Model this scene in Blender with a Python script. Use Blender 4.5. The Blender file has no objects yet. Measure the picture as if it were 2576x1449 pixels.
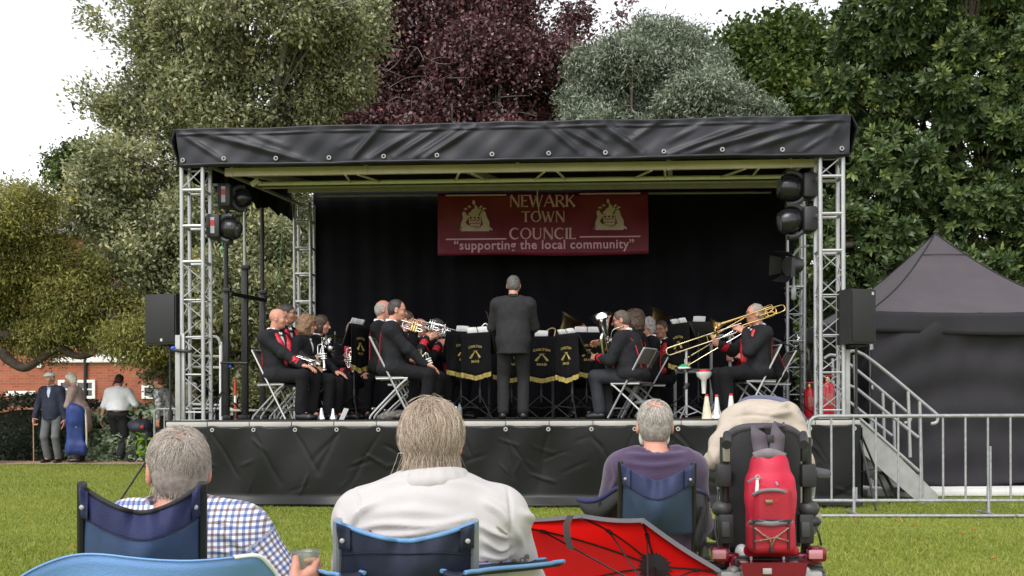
import bpy, bmesh, math, random
import numpy as np
from mathutils import Vector, Matrix
random.seed(11)
rng = np.random.default_rng(11)
S = bpy.context.scene
COL = S.collection
R = math.radians
V = Vector

# ------------------------------------------------------------------ camera, light, exposure
F, CX, HY, CAMZ, ROLL = 2650.0, 1288.0, 1035.0, 1.15, R(0.2)
cd = bpy.data.cameras.new('camera')
cam = bpy.data.objects.new('camera', cd)
COL.objects.link(cam)
cam.location = (0, 0, CAMZ)
cam.rotation_euler = (R(90), ROLL, 0)
cd.sensor_width = 36
cd.lens = F / 2576 * 36
cd.shift_y = (HY - 724.5) / 2576
cd.clip_start, cd.clip_end = 0.05, 2000
S.camera = cam

SUN_EL, SUN_AZ = R(52), R(205)          # soft high light from behind and a little left of the camera
w = bpy.data.worlds.new('World')
S.world = w
w.use_nodes = True
wn, wl = w.node_tree.nodes, w.node_tree.links
sky = wn.new('ShaderNodeTexSky')
sky.sky_type = 'NISHITA'
sky.sun_disc = False
sky.sun_elevation = SUN_EL
sky.sun_rotation = SUN_AZ
sky.dust_density = 1.5
sky.ozone_density = 1.0
hs = wn.new('ShaderNodeHueSaturation')   # overcast: the blue is nearly gone
hs.inputs['Saturation'].default_value = 0.10
hs.inputs['Value'].default_value = 1.35
bg = wn['Background']
bg.inputs['Strength'].default_value = 0.15
wl.new(sky.outputs['Color'], hs.inputs['Color'])
wl.new(hs.outputs['Color'], bg.inputs['Color'])
sd = bpy.data.lights.new('sun', 'SUN')
sd.energy, sd.angle, sd.color = 1.05, R(30), (1.0, 0.97, 0.93)
sun = bpy.data.objects.new('sun', sd)
COL.objects.link(sun)
sdir = V((math.cos(SUN_EL) * math.sin(SUN_AZ), math.cos(SUN_EL) * math.cos(SUN_AZ), math.sin(SUN_EL)))
sun.rotation_euler = sdir.to_track_quat('Z', 'Y').to_euler()
S.view_settings.view_transform = 'Standard'
S.view_settings.look = 'None'
S.view_settings.gamma = 1
S.view_settings.exposure = 0.64
S.cycles.max_bounces = 8
S.cycles.transparent_max_bounces = 8

def at(px, py, Y):
    dx, dy = px - CX, HY - py
    c, s = math.cos(ROLL), math.sin(ROLL)
    return V(((dx * c + dy * s) / F * Y, Y, CAMZ + (-dx * s + dy * c) / F * Y))

def smooth(a, b, x):
    t = min(max((x - a) / (b - a), 0), 1)
    return t * t * (3 - 2 * t)

def gz(x, y):
    return 0.22 * smooth(13.6, 20.6, y)

# ------------------------------------------------------------------ tagging and linking
INV = {}
def tag(o, label, cat=None, group=None, kind=None):
    if label: o['label'] = label
    if cat: o['category'] = cat
    if group: o['group'] = group
    if kind: o['kind'] = kind
    return o

def thing(name, loc, rz, label, cat, group=None, scale=1.0):
    o = bpy.data.objects.new(name, None)
    o.empty_display_size = 0.1
    COL.objects.link(o)
    o.location = loc
    o.rotation_euler = (0, 0, rz)
    o.scale = (scale,) * 3
    INV[o] = (Matrix.Translation(V(loc)) @ Matrix.Rotation(rz, 4, 'Z') @ Matrix.Scale(scale, 4))
    return tag(o, label, cat, group)

def dup(root, loc, rz, label, group=None):
    def cp(o, parent):
        c = o.copy()
        COL.objects.link(c)
        c.parent = parent
        for ch in o.children: cp(ch, c)
        return c
    r = cp(root, None)
    r.location = loc
    r.rotation_euler = (0, 0, rz)
    r['label'] = label
    if group: r['group'] = group
    INV[r] = Matrix.Translation(V(loc)) @ Matrix.Rotation(rz, 4, 'Z')
    return r

def link(name, me, m, parent=None, label=None, world=False, smooth_=None):
    o = bpy.data.objects.new(name, me)
    COL.objects.link(o)
    if m is not None:
        for mm in (m if isinstance(m, (list, tuple)) else [m]): me.materials.append(mm)
    if parent is not None:
        o.parent = parent
        INV[o] = INV.get(parent, Matrix())
        if world: me.transform(INV[parent].inverted())
    if label: o['label'] = label
    if smooth_ is not None:
        me.shade_smooth()
        if smooth_ < 180: me.set_sharp_from_angle(angle=R(smooth_))
    return o

# ------------------------------------------------------------------ materials
def lin(h):
    if isinstance(h, str):
        c = [int(h[i:i + 2], 16) / 255 for i in (0, 2, 4)]
        return tuple(x / 12.92 if x <= .04045 else ((x + .055) / 1.055) ** 2.4 for x in c)
    return h

MATS = {}
def mat(name, col, rough=0.6, metal=0.0, var=0.12, vscale=8.0, bump=0.0, bscale=60.0, spec=0.5, sheen=0.0, col2=None, wear=None, trans=0.0, alpha=1.0, coat=0.0):
    if name in MATS: return MATS[name]
    m = bpy.data.materials.new(name)
    m.use_nodes = True
    n, l = m.node_tree.nodes, m.node_tree.links
    p = n['Principled BSDF']
    c = lin(col)
    tc = n.new('ShaderNodeTexCoord')
    nz = n.new('ShaderNodeTexNoise')
    nz.inputs['Scale'].default_value = vscale
    nz.inputs['Detail'].default_value = 5
    l.new(tc.outputs['Object'], nz.inputs['Vector'])
    rp = n.new('ShaderNodeValToRGB')
    rp.color_ramp.elements[0].position, rp.color_ramp.elements[1].position = 0.3, 0.7
    a = [min(1, x * (1 - var)) for x in c]
    b = [min(1, x * (1 + var)) for x in (lin(col2) if col2 else c)]
    rp.color_ramp.elements[0].color = (*a, 1)
    rp.color_ramp.elements[1].color = (*b, 1)
    l.new(nz.outputs['Fac'], rp.inputs['Fac'])
    l.new(rp.outputs['Color'], p.inputs['Base Color'])
    p.inputs['Roughness'].default_value = rough
    p.inputs['Metallic'].default_value = metal
    p.inputs['Specular IOR Level'].default_value = spec
    p.inputs['Sheen Weight'].default_value = sheen
    p.inputs['Transmission Weight'].default_value = trans
    p.inputs['Alpha'].default_value = alpha
    p.inputs['Coat Weight'].default_value = coat
    if bump:
        n2 = n.new('ShaderNodeTexNoise')
        n2.inputs['Scale'].default_value = bscale
        n2.inputs['Detail'].default_value = 4
        l.new(tc.outputs['Object'], n2.inputs['Vector'])
        bp = n.new('ShaderNodeBump')
        bp.inputs['Strength'].default_value = bump
        bp.inputs['Distance'].default_value = 0.01
        l.new(n2.outputs['Fac'], bp.inputs['Height'])
        l.new(bp.outputs['Normal'], p.inputs['Normal'])
    MATS[name] = m
    return m

def leafmat(name, stops, rough=0.45, spec=0.4, transl=0.25):
    """leaf colour picked per leaf from the 'tint' attribute"""
    m = bpy.data.materials.new(name)
    m.use_nodes = True
    n, l = m.node_tree.nodes, m.node_tree.links
    p = n['Principled BSDF']
    at_ = n.new('ShaderNodeAttribute')
    at_.attribute_name = 'tint'
    rp = n.new('ShaderNodeValToRGB')
    els = rp.color_ramp.elements
    while len(els) < len(stops): els.new(0.5)
    for e, (pos, c) in zip(els, stops):
        e.position = pos
        e.color = (*lin(c), 1)
    l.new(at_.outputs['Fac'], rp.inputs['Fac'])
    l.new(rp.outputs['Color'], p.inputs['Base Color'])
    p.inputs['Roughness'].default_value = rough
    p.inputs['Specular IOR Level'].default_value = spec
    if transl:
        tr = n.new('ShaderNodeBsdfTranslucent')
        mx = n.new('ShaderNodeMixShader')
        mx.inputs[0].default_value = transl
        l.new(rp.outputs['Color'], tr.inputs['Color'])
        l.new(p.outputs[0], mx.inputs[1])
        l.new(tr.outputs[0], mx.inputs[2])
        l.new(mx.outputs[0], n['Material Output'].inputs['Surface'])
    return m

# ------------------------------------------------------------------ mesh builder
class MB:
    def __init__(s): s.v, s.f = [], []
    def add(s, vs, fs):
        o = len(s.v)
        s.v += [tuple(v) for v in vs]
        s.f += [tuple(i + o for i in f) for f in fs]
        return s
    def box(s, c, d, rot=None, bev=0.0, seg=2):
        bm = bmesh.new()
        bmesh.ops.create_cube(bm, size=1)
        bmesh.ops.scale(bm, vec=d, verts=bm.verts)
        if bev: bmesh.ops.bevel(bm, geom=bm.edges[:], offset=bev, segments=seg, affect='EDGES', profile=0.5)
        M = Matrix.Translation(V(c)) @ (rot.to_4x4() if rot else Matrix())
        bm.verts.index_update()
        s.add([M @ v.co for v in bm.verts], [[v.index for v in f.verts] for f in bm.faces])
        bm.free()
        return s
    def tube(s, path, r, n=8, closed=False, cap=True):
        P = [V(p) for p in path]
        N = len(P)
        rr = r if isinstance(r, (list, tuple)) else [r] * N
        T = []
        for i in range(N):
            if closed: t = P[(i + 1) % N] - P[i - 1]
            else: t = P[min(i + 1, N - 1)] - P[max(i - 1, 0)]
            T.append(t.normalized() if t.length > 1e-9 else V((0, 0, 1)))
        u = T[0].orthogonal().normalized()
        vs = []
        for i in range(N):
            u = (u - T[i] * u.dot(T[i]))
            u = u.normalized() if u.length > 1e-6 else T[i].orthogonal().normalized()
            b = T[i].cross(u)
            for k in range(n):
                a = 2 * math.pi * k / n
                vs.append(P[i] + (u * math.cos(a) + b * math.sin(a)) * rr[i])
        fs = []
        for i in range(N if closed else N - 1):
            j = (i + 1) % N
            for k in range(n):
                k2 = (k + 1) % n
                fs.append((i * n + k, i * n + k2, j * n + k2, j * n + k))
        if cap and not closed:
            fs.append(tuple(range(n - 1, -1, -1)))
            fs.append(tuple((N - 1) * n + k for k in range(n)))
        return s.add(vs, fs)
    def lathe(s, prof, o=(0, 0, 0), ax=(0, 0, 1), n=20, cap=True):
        o, ax = V(o), V(ax).normalized()
        u = ax.orthogonal().normalized()
        b = ax.cross(u)
        vs, fs = [], []
        for (r, z) in prof:
            for k in range(n):
                a = 2 * math.pi * k / n
                vs.append(o + ax * z + (u * math.cos(a) + b * math.sin(a)) * max(r, 1e-4))
        for i in range(len(prof) - 1):
            for k in range(n):
                k2 = (k + 1) % n
                fs.append((i * n + k, i * n + k2, (i + 1) * n + k2, (i + 1) * n + k))
        if cap:
            fs.append(tuple(range(n - 1, -1, -1)))
            fs.append(tuple((len(prof) - 1) * n + k for k in range(n)))
        return s.add(vs, fs)
    def ball(s, c, r, n=14, m=9, rot=None):
        r = (r, r, r) if isinstance(r, (int, float)) else r
        vs, fs = [], []
        c = V(c)
        for i in range(m + 1):
            t = math.pi * i / m
            for k in range(n):
                a = 2 * math.pi * k / n
                q = V((r[0] * math.sin(t) * math.cos(a), r[1] * math.sin(t) * math.sin(a), r[2] * math.cos(t)))
                vs.append(c + (rot @ q if rot else q))
        for i in range(m):
            for k in range(n):
                k2 = (k + 1) % n
                fs.append((i * n + k, (i + 1) * n + k, (i + 1) * n + k2, i * n + k2))
        return s.add(vs, fs)
    def prism(s, poly, o, ux, uy, depth):
        o, ux, uy = V(o), V(ux), V(uy)
        nn = ux.cross(uy).normalized() * depth
        n = len(poly)
        vs = [o + ux * a + uy * b for a, b in poly]
        vs += [v + nn for v in vs]
        fs = [tuple(range(n - 1, -1, -1)), tuple(range(n, 2 * n))]
        fs += [(i, (i + 1) % n, (i + 1) % n + n, i + n) for i in range(n)]
        return s.add(vs, fs)
    def sheet(s, G, off=None, wrapu=False):
        """grid of points G[i][j]; off: thickness vector for a closed solid"""
        nu, nv = len(G), len(G[0])
        flat = [V(p) for row in G for p in row]
        fs = [(i * nv + j, (i + 1) * nv + j, (i + 1) * nv + j + 1, i * nv + j + 1) for i in range(nu - 1) for j in range(nv - 1)]
        if off is None: return s.add(flat, fs)
        off = V(off)
        n = len(flat)
        vs = flat + [p + off for p in flat]
        fs2 = fs + [tuple(k + n for k in reversed(f)) for f in fs]
        ring = [(i, 0) for i in range(nu)] + [(nu - 1, j) for j in range(1, nv)] + [(i, nv - 1) for i in range(nu - 2, -1, -1)] + [(0, j) for j in range(nv - 2, 0, -1)]
        ids = [i * nv + j for i, j in ring]
        for a, b in zip(ids, ids[1:] + ids[:1]): fs2.append((b, a, a + n, b + n))
        return s.add(vs, fs2)
    def mesh(s, name):
        me = bpy.data.meshes.new(name)
        me.from_pydata(s.v, [], s.f)
        me.update()
        return me
    def build(s, name, m, parent=None, label=None, world=False, smooth_=35):
        return link(name, s.mesh(name), m, parent, label, world, smooth_)

def bez(pts, n=10):
    """Catmull-Rom through pts"""
    P = [V(p) for p in pts]
    out = []
    for i in range(len(P) - 1):
        p0, p1, p2, p3 = P[max(i - 1, 0)], P[i], P[i + 1], P[min(i + 2, len(P) - 1)]
        for k in range(n):
            t = k / n
            out.append(0.5 * ((2 * p1) + (p2 - p0) * t + (2 * p0 - 5 * p1 + 4 * p2 - p3) * t * t + (3 * p1 - p0 - 3 * p2 + p3) * t ** 3))
    out.append(P[-1])
    return out

def np_mesh(name, verts, faces, tint=None):
    me = bpy.data.meshes.new(name)
    nv, (nf, k) = len(verts), faces.shape
    me.vertices.add(nv)
    me.vertices.foreach_set('co', np.asarray(verts, np.float32).ravel())
    me.loops.add(nf * k)
    me.loops.foreach_set('vertex_index', faces.astype(np.int32).ravel())
    me.polygons.add(nf)
    me.polygons.foreach_set('loop_start', np.arange(0, nf * k, k, dtype=np.int32))
    if tint is not None:
        a = me.attributes.new('tint', 'FLOAT', 'POINT')
        a.data.foreach_set('value', np.asarray(tint, np.float32))
    me.update(calc_edges=True)
    return me

# ------------------------------------------------------------------ smooth solids from distance fields (bodies, clothes, hair, bags)
def cap(a, b, ra, rb=None, k=None, op=1):
    return ('c', np.array(a, float), np.array(b, float), float(ra), float(ra if rb is None else rb), op, k)
def ell(c, r, rot=None, k=None, op=1):
    return ('e', np.array(c, float), np.array(r, float), None if rot is None else np.array(rot, float), None, op, k)
def rbox(c, h, rad, rot=None, k=None, op=1):
    return ('b', np.array(c, float), np.array(h, float), None if rot is None else np.array(rot, float), float(rad), op, k)

def waves(seed, n=7):
    r = np.random.default_rng(seed)
    return [(r.normal(size=3), r.uniform(0, 6.28)) for _ in range(n)]

def wobble(X, Y, Z, seed, freq):
    out = 0
    for (d, ph) in waves(seed):
        d = d / np.linalg.norm(d)
        out = out + np.sin(freq * (d[0] * X + d[1] * Y + d[2] * Z) + ph + 1.5 * np.sin(freq * .6 * (d[1] * X - d[0] * Z + d[2] * Y)))
    return out / 7.0

def field_mesh(name, prims, vox=0.01, k=0.025, folds=None):
    lo, hi = np.full(3, 1e9), np.full(3, -1e9)
    def bnd(p):
        if p[0] == 'c':
            r = max(p[3], p[4])
            return np.minimum(p[1], p[2]) - r, np.maximum(p[1], p[2]) + r
        e = p[2] if p[0] == 'e' else p[2]
        if p[3] is not None: e = np.abs(p[3]) @ e
        return p[1] - e, p[1] + e
    for p in prims:
        if p[5] > 0:
            a, b = bnd(p)
            lo, hi = np.minimum(lo, a), np.maximum(hi, b)
    lo -= 3 * vox + 0.012
    hi += 3 * vox + 0.012
    n = np.ceil((hi - lo) / vox).astype(int) + 1
    ax = [(lo[i] + vox * np.arange(n[i])).astype(np.float32) for i in range(3)]
    D = np.full(n, 0.3, np.float32)
    for p in prims:
        kk = k if p[6] is None else p[6]
        a, b = bnd(p)
        m = kk + 3 * vox + 0.012
        s0 = np.clip(np.floor((a - m - lo) / vox).astype(int), 0, n)
        s1 = np.clip(np.ceil((b + m - lo) / vox).astype(int) + 1, 0, n)
        if np.any(s1 <= s0): continue
        X = ax[0][s0[0]:s1[0], None, None]
        Y = ax[1][None, s0[1]:s1[1], None]
        Z = ax[2][None, None, s0[2]:s1[2]]
        if p[0] == 'c':
            A, B = p[1], p[2]
            ba = B - A
            L = max(ba @ ba, 1e-9)
            t = np.clip(((X - A[0]) * ba[0] + (Y - A[1]) * ba[1] + (Z - A[2]) * ba[2]) / L, 0, 1)
            d = np.sqrt((X - A[0] - t * ba[0]) ** 2 + (Y - A[1] - t * ba[1]) ** 2 + (Z - A[2] - t * ba[2]) ** 2) - (p[3] + (p[4] - p[3]) * t)
        else:
            q = [X - p[1][0], Y - p[1][1], Z - p[1][2]]
            if p[3] is not None:
                M = p[3]
                q = [M[0, i] * q[0] + M[1, i] * q[1] + M[2, i] * q[2] for i in range(3)]
            if p[0] == 'e':
                r = p[2]
                k0 = np.sqrt((q[0] / r[0]) ** 2 + (q[1] / r[1]) ** 2 + (q[2] / r[2]) ** 2)
                k1 = np.sqrt((q[0] / r[0] ** 2) ** 2 + (q[1] / r[1] ** 2) ** 2 + (q[2] / r[2] ** 2) ** 2) + 1e-6
                d = k0 * (k0 - 1) / k1
            else:
                h = p[2] - p[4]
                qq = [np.abs(q[i]) - h[i] for i in range(3)]
                d = np.sqrt(np.maximum(qq[0], 0) ** 2 + np.maximum(qq[1], 0) ** 2 + np.maximum(qq[2], 0) ** 2) + np.minimum(np.maximum(np.maximum(qq[0], qq[1]), qq[2]), 0) - p[4]
        sub = D[s0[0]:s1[0], s0[1]:s1[1], s0[2]:s1[2]]
        if p[5] > 0:
            h = np.maximum(kk - np.abs(sub - d), 0) / max(kk, 1e-6)
            sub[...] = np.minimum(sub, d) - h * h * kk * 0.25
        else:
            h = np.maximum(kk - np.abs(sub + d), 0) / max(kk, 1e-6)
            sub[...] = np.maximum(sub, -d) + h * h * kk * 0.25
    if folds:
        X, Y, Z = ax[0][:, None, None], ax[1][None, :, None], ax[2][None, None, :]
        for (amp, freq, seed, sq) in folds:
            D += (amp * wobble(X * sq[0], Y * sq[1], Z * sq[2], seed, freq)).astype(np.float32)
    return nets(name, D, lo, vox)

def nets(name, D, lo, vox):
    s = D < 0
    c = np.zeros(np.array(D.shape) - 1, np.uint8)
    for i in (0, 1):
        for j in (0, 1):
            for k in (0, 1):
                c += s[i:D.shape[0] - 1 + i, j:D.shape[1] - 1 + j, k:D.shape[2] - 1 + k]
    I = np.argwhere((c > 0) & (c < 8))
    if len(I) == 0: raise ValueError('empty field ' + name)
    ids = np.full(c.shape, -1, np.int64)
    ids[I[:, 0], I[:, 1], I[:, 2]] = np.arange(len(I))
    acc = np.zeros((len(I), 3))
    cnt = np.zeros(len(I))
    corners = [(i, j, k) for i in (0, 1) for j in (0, 1) for k in (0, 1)]
    val = {q: D[I[:, 0] + q[0], I[:, 1] + q[1], I[:, 2] + q[2]] for q in corners}
    for a in range(3):
        for q in corners:
            if q[a]: continue
            q2 = list(q); q2[a] = 1; q2 = tuple(q2)
            da, db = val[q], val[q2]
            m = (da < 0) != (db < 0)
            t = np.where(m, da / np.where(m, da - db, 1), 0)
            pt = np.tile(np.array(q, float), (len(I), 1))
            pt[:, a] += t
            acc += pt * m[:, None]
            cnt += m
    P = (I + acc / cnt[:, None]) * vox + lo
    quads = []
    for a in range(3):
        b, d = (a + 1) % 3, (a + 2) % 3
        sl0 = [slice(None)] * 3; sl1 = [slice(None)] * 3
        sl0[a] = slice(0, -1); sl1[a] = slice(1, None)
        e = s[tuple(sl0)] != s[tuple(sl1)]
        E = np.argwhere(e)
        ok = (E[:, b] > 0) & (E[:, d] > 0) & (E[:, b] < D.shape[b] - 1) & (E[:, d] < D.shape[d] - 1)
        E = E[ok]
        fl = s[E[:, 0], E[:, 1], E[:, 2]]
        q = []
        for (ob, od) in ((-1, -1), (0, -1), (0, 0), (-1, 0)):
            X = E.copy()
            X[:, b] += ob; X[:, d] += od
            q.append(ids[X[:, 0], X[:, 1], X[:, 2]])
        q = np.stack(q, 1)
        q[~fl] = q[~fl][:, ::-1]
        quads.append(q)
    return np_mesh(name, P, np.concatenate(quads))

def solid(name, prims, m, parent=None, vox=0.01, k=0.025, folds=None, label=None, world=False):
    me = field_mesh(name, prims, vox, k, folds)
    return link(name, me, m, parent, label, world, 180)

def verts_of(me):
    a = np.empty(len(me.vertices) * 3, np.float32)
    me.vertices.foreach_get('co', a)
    return a.reshape(-1, 3)

def text_mesh(body, size, extrude=0.002, bold=0.0, align='CENTER', shear=0.0, space=1.0):
    cu = bpy.data.curves.new('lettering', 'FONT')
    cu.body, cu.size, cu.extrude, cu.offset = body, size, extrude, bold
    cu.align_x = align
    cu.shear = shear
    cu.space_character = space
    cu.resolution_u = 3
    ob = bpy.data.objects.new('lettering', cu)
    COL.objects.link(ob)
    dg = bpy.context.evaluated_depsgraph_get()
    me = bpy.data.meshes.new_from_object(ob.evaluated_get(dg))
    bpy.data.objects.remove(ob)
    bpy.data.curves.remove(cu)
    return me
# ------------------------------------------------------------------ people
SKIN = {}
def skin(name, col):
    if name in SKIN: return SKIN[name]
    m = mat('skin_' + name, col, rough=0.5, var=0.10, vscale=30, bump=0.15, bscale=180, spec=0.35)
    p = m.node_tree.nodes['Principled BSDF']
    p.inputs['Subsurface Weight'].default_value = 0.08
    p.inputs['Subsurface Radius'].default_value = (0.01, 0.004, 0.002)
    SKIN[name] = m
    return m
SK_PALE, SK_PINK, SK_TAN = skin('pale', 'cfa08c'), skin('pink', 'c48c79'), skin('tan', 'b07f68')
BLACKCLOTH = mat('black_wool', (0.008, 0.008, 0.010), rough=0.9, var=0.3, vscale=25, bump=0.25, bscale=350, spec=.25)
CHARCOAL = mat('charcoal_wool', (0.013, 0.0132, 0.0165), rough=0.88, var=0.2, vscale=25, bump=0.25, bscale=350, spec=.3)
REDCLOTH = mat('red_satin', (0.50, 0.012, 0.03), rough=0.5, var=0.15, vscale=30, bump=0.2, bscale=60)
WHITESHIRT = mat('white_cotton', (0.78, 0.78, 0.82), rough=0.8, var=0.04, vscale=20, bump=0.15, bscale=60)
SHOE = mat('black_shoe_leather', (0.012, 0.012, 0.014), rough=0.35, var=0.2)
EYE = mat('eye_white', (0.36, 0.3, 0.27), rough=0.2, var=0.05)
IRIS = mat('dark_iris', (0.02, 0.015, 0.01), rough=0.2)
LENSFRAME = mat('spectacle_frame', (0.03, 0.02, 0.015), rough=0.4)
LIP = mat('lips', (0.42, 0.15, 0.12), rough=0.5)

def ik(a, t, l1, l2, pole):
    d = t - a
    L = min(max(d.length, 0.05), (l1 + l2) * 0.999)
    u = d.normalized()
    x = (l1 * l1 - l2 * l2 + L * L) / (2 * L)
    h = math.sqrt(max(l1 * l1 - x * x, 0))
    p = V(pole) - u * u.dot(V(pole))
    p = p.normalized() if p.length > 1e-6 else u.orthogonal().normalized()
    return a + u * x + p * h, a + u * L

def hand_prims(w, d, n, side, curl=0.9, sc=1.0, rad=1.0):
    """w wrist, d pointing direction, n palm normal (fingers close towards n), side +1 right / -1 left"""
    d = V(d).normalized()
    n = (V(n) - d * d.dot(V(n))).normalized()
    a = d.cross(n) * side           # towards the thumb
    P = [cap(w, w + d * 0.04 * sc, .026 * sc, .028 * sc, k=.02)]
    c = w + d * 0.062 * sc
    rot = np.array([list(a), list(d), list(n)]).T
    P.append(rbox(c, np.array([.042, .046, .017]) * sc, .015 * sc, rot, k=.012))
    for i, (off, l) in enumerate(((.030, .042), (.011, .047), (-.009, .044), (-.028, .034))):
        q = w + d * 0.103 * sc + a * off * sc
        th = curl * (0.75 + 0.12 * i)
        for seg, (ln, rr) in enumerate(((l, .0098), (l * .72, .009), (l * .6, .008))):
            th2 = th * (seg + 1) * .62
            q2 = q + (d * math.cos(th2) + n * math.sin(th2)) * ln * sc
            P.append(cap(q, q2, rr * sc * rad, rr * sc * .94 * rad, k=.004))
            q = q2
    q = w + d * .035 * sc + a * .034 * sc
    q2 = q + (d * .7 + a * .62 + n * .35).normalized() * .042 * sc
    q3 = q2 + (d * .75 + a * .1 + n * .65 * max(curl, .3)).normalized() * .034 * sc
    P += [cap(q, q2, .014 * sc, .0115 * sc, k=.014), cap(q2, q3, .011 * sc * rad, .0095 * sc * rad, k=.005)]
    return P

def head_frame(yaw, pitch, roll=0):
    return (Matrix.Rotation(yaw, 3, 'Z') @ Matrix.Rotation(pitch, 3, 'X') @ Matrix.Rotation(roll, 3, 'Y'))

def head_prims(c, M, jaw=1.0):
    m = np.array(M)
    g = lambda p: np.array(c) + m @ np.array(p, float)
    E = lambda p, r, k=None, op=1: ell(g(p), r, m, k, op)
    P = [E((0, -.008, .025), (.075, .095, .086)), E((0, .022, -.032), (.06 * jaw, .071, .082), .03),
         E((0, .052, -.09), (.033 * jaw, .034, .025), .03),
         cap(g((0, .088, .002)), g((0, .109, -.034)), .009, .0145, k=.012),
         cap(g((-.034, .08, .021)), g((.034, .08, .021)), .011, k=.016),
         E((-.04, .062, -.032), (.024, .026, .026), .02), E((.04, .062, -.032), (.024, .026, .026), .02),
         cap(g((-.018, .087, -.064)), g((.018, .087, -.064)), .0085, k=.008)]
    for s in (-1, 1):
        P.append(E((s * .031, .096, .001), (.017, .016, .012), .012, -1))
        P.append(E((s * .079, -.004, -.012), (.012, .02, .033), .008))
        P.append(E((s * .088, .002, -.01), (.007, .011, .02), .006, -1))
    return P

def person(label, loc, rz, seat=0.45, stand=False, lean=0.0, side=0.0, head=(0, 0, 0), hands=None, feet=None, fat=0.0, fx=0.0,
           scale=1.0, sk=SK_PINK, hair=None, hairm=None, jacket=None, trousers=BLACKCLOTH, shirt=WHITESHIRT, lapel=None, tie=BLACKCLOTH,
           glasses=None, group=None, vox=0.0075, vneck=True, piping=None, sleeve=1.0, cat='person', sw=0.185, folds=0.0075, cuff=True, elbows=None, skirt=None, collar=None, extra=None, hemz=-.12, shz=.425, qv=1.0, neckl=.075, clothuv=False, hairfn=None, folds2=None):
    def sol(name, prims, m, parent=None, vox=.01, k=.025, folds=None): return solid(name, prims, m, parent, vox * qv, k, folds)
    root = thing('person', loc, rz, label, cat, group, scale)
    if stand: pel = V((0, 0, 0.95))
    else: pel = V((0, 0, seat + 0.10))
    d = V((math.sin(side), math.sin(lean) * math.cos(side), math.cos(lean) * math.cos(side))).normalized()
    fw = V((0, 1, 0)) - d * d.y
    fw.normalize()
    rt = d.cross(fw) * -1
    rt = fw.cross(d)
    T = lambda x, y, t: pel + rt * x + fw * y + d * t
    nb = T(0, -.01, .49)
    up = (d + V((0, 0, 1))).normalized()
    hM = head_frame(*head)
    nt = nb + up * neckl + V((0, .02, 0))
    hc = nt + hM @ V((0, .03, .105))
    sh = {s: T(s * sw, -.005, shz) for s in (-1, 1)}
    hands = hands or {}
    H = {}
    for s in (-1, 1):
        h = hands.get(s)
        if h is None:
            h = (pel + V((s * .12, .33, .06)), V((-s * .25, 1, -.15)), V((0, 0, -1)), .35) if not stand else (pel + V((s * .27, .03, -.06)), V((0, .1, -1)), V((-s, 0, 0)), .5)
        pole = (elbows or {}).get(s, V((s * .8, -.7, -.8)))
        e, wv = ik(sh[s], V(h[0]), .29, .255, pole)
        H[s] = (e, wv, V(h[1]), V(h[2]), h[3])
    Fe = {}
    for s in (-1, 1):
        hip = pel + V((s * .092, 0, -.02))
        if feet and s in feet: an = V(feet[s])
        elif stand: an = V((s * .11, -.01, .085))
        else: an = V((s * .11, .40, .085))
        kn, an = ik(hip, an, .445, .43, V((s * .12, 1, .25)))
        Fe[s] = (hip, kn, an)
    def torso(g, hips=True, fx_=fx):
        P = [ell(T(0, .0, .33), (.165 + g + fat * .6, .108 + g + fat * .6, .19 + g), np.array([list(rt), list(fw), list(d)]).T),
             ell(T(0, .015 + fx_ * .5, .14), (.152 + g + fat, .112 + g + fat + fx_, .17 + g), np.array([list(rt), list(fw), list(d)]).T, k=.06),
             cap(sh[-1] + d * .005 + rt * .02, sh[1] + d * .005 - rt * .02, .062 + g, k=.05)]
        for s in (-1, 1): P.append(cap(T(s * .02, -.012, .475), T(s * .13, -.01, shz + .02), .050 + g * .45, .045 + g, k=.04))
        if hips: P.append(ell(pel + V((0, -.005, .0)), (.168 + g + fat * .8, .125 + g + fat * .8, .12), k=.05))
        return P
    def arms(g, upto=1.0):
        P = []
        for s in (-1, 1):
            e, wv, *_ = H[s]
            P.append(cap(sh[s], e, .05 + g + fat * .3, .041 + g + fat * .2, k=.045))
            if upto > .5: P.append(cap(e, e + (wv - e) * min(1, (upto - .5) * 2), .041 + g + fat * .2, .029 + g, k=.03))
        return P
    def legs(g, hem=0.0):
        P = [ell(pel + V((0, -.01, -.01)), (.165 + g + fat * .8, .125 + g + fat * .7, .115), k=.05)]
        for s in (-1, 1):
            hip, kn, an = Fe[s]
            P += [cap(hip, kn, .086 + g + fat * .6, .06 + g + fat * .3, k=.05), cap(kn, an + V((0, 0, .02)), .059 + g + fat * .3, .044 + g + hem + fat * .15, k=.03)]
        return P
    # skin: one continuous body from head to feet
    P = torso(-.012) + arms(-.004) + legs(-.012)
    for s in (-1, 1):
        hip, kn, an = Fe[s]
        P.append(cap(an, an + V((0, .10, -.04)), .034, .028, k=.03))
        P += hand_prims(H[s][1], H[s][2], H[s][3], s, H[s][4])
    P.append(cap(nb - d * .03, nt + hM @ V((0, .005, .03)), .058 + fat * .2, .052, k=.03))
    P += head_prims(hc, hM)
    sol('body', P, sk, root, vox, .02)
    lm = MB()
    g = lambda p: hc + hM @ V(p)
    for s in (-1, 1): lm.ball(g((s * .031, .0775, -.001)), (.0125, .0115, .0095), 10, 8)
    lm.build('eyes', EYE, root)
    lm = MB()
    for s in (-1, 1): lm.ball(g((s * .031, .0865, -.001)), (.0058, .004, .0062), 8, 6)
    lm.tube([g((s * .021, .0915, -.0645 - .002 * abs(s))) for s in (-1, -.5, 0, .5, 1)], [.002, .004, .004, .004, .002], 6)
    for s in (-1, 1): lm.tube([g((s * .016, .092, .0245)), g((s * .032, .09, .029)), g((s * .05, .076, .024))], [.003, .004, .002], 6)
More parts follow.
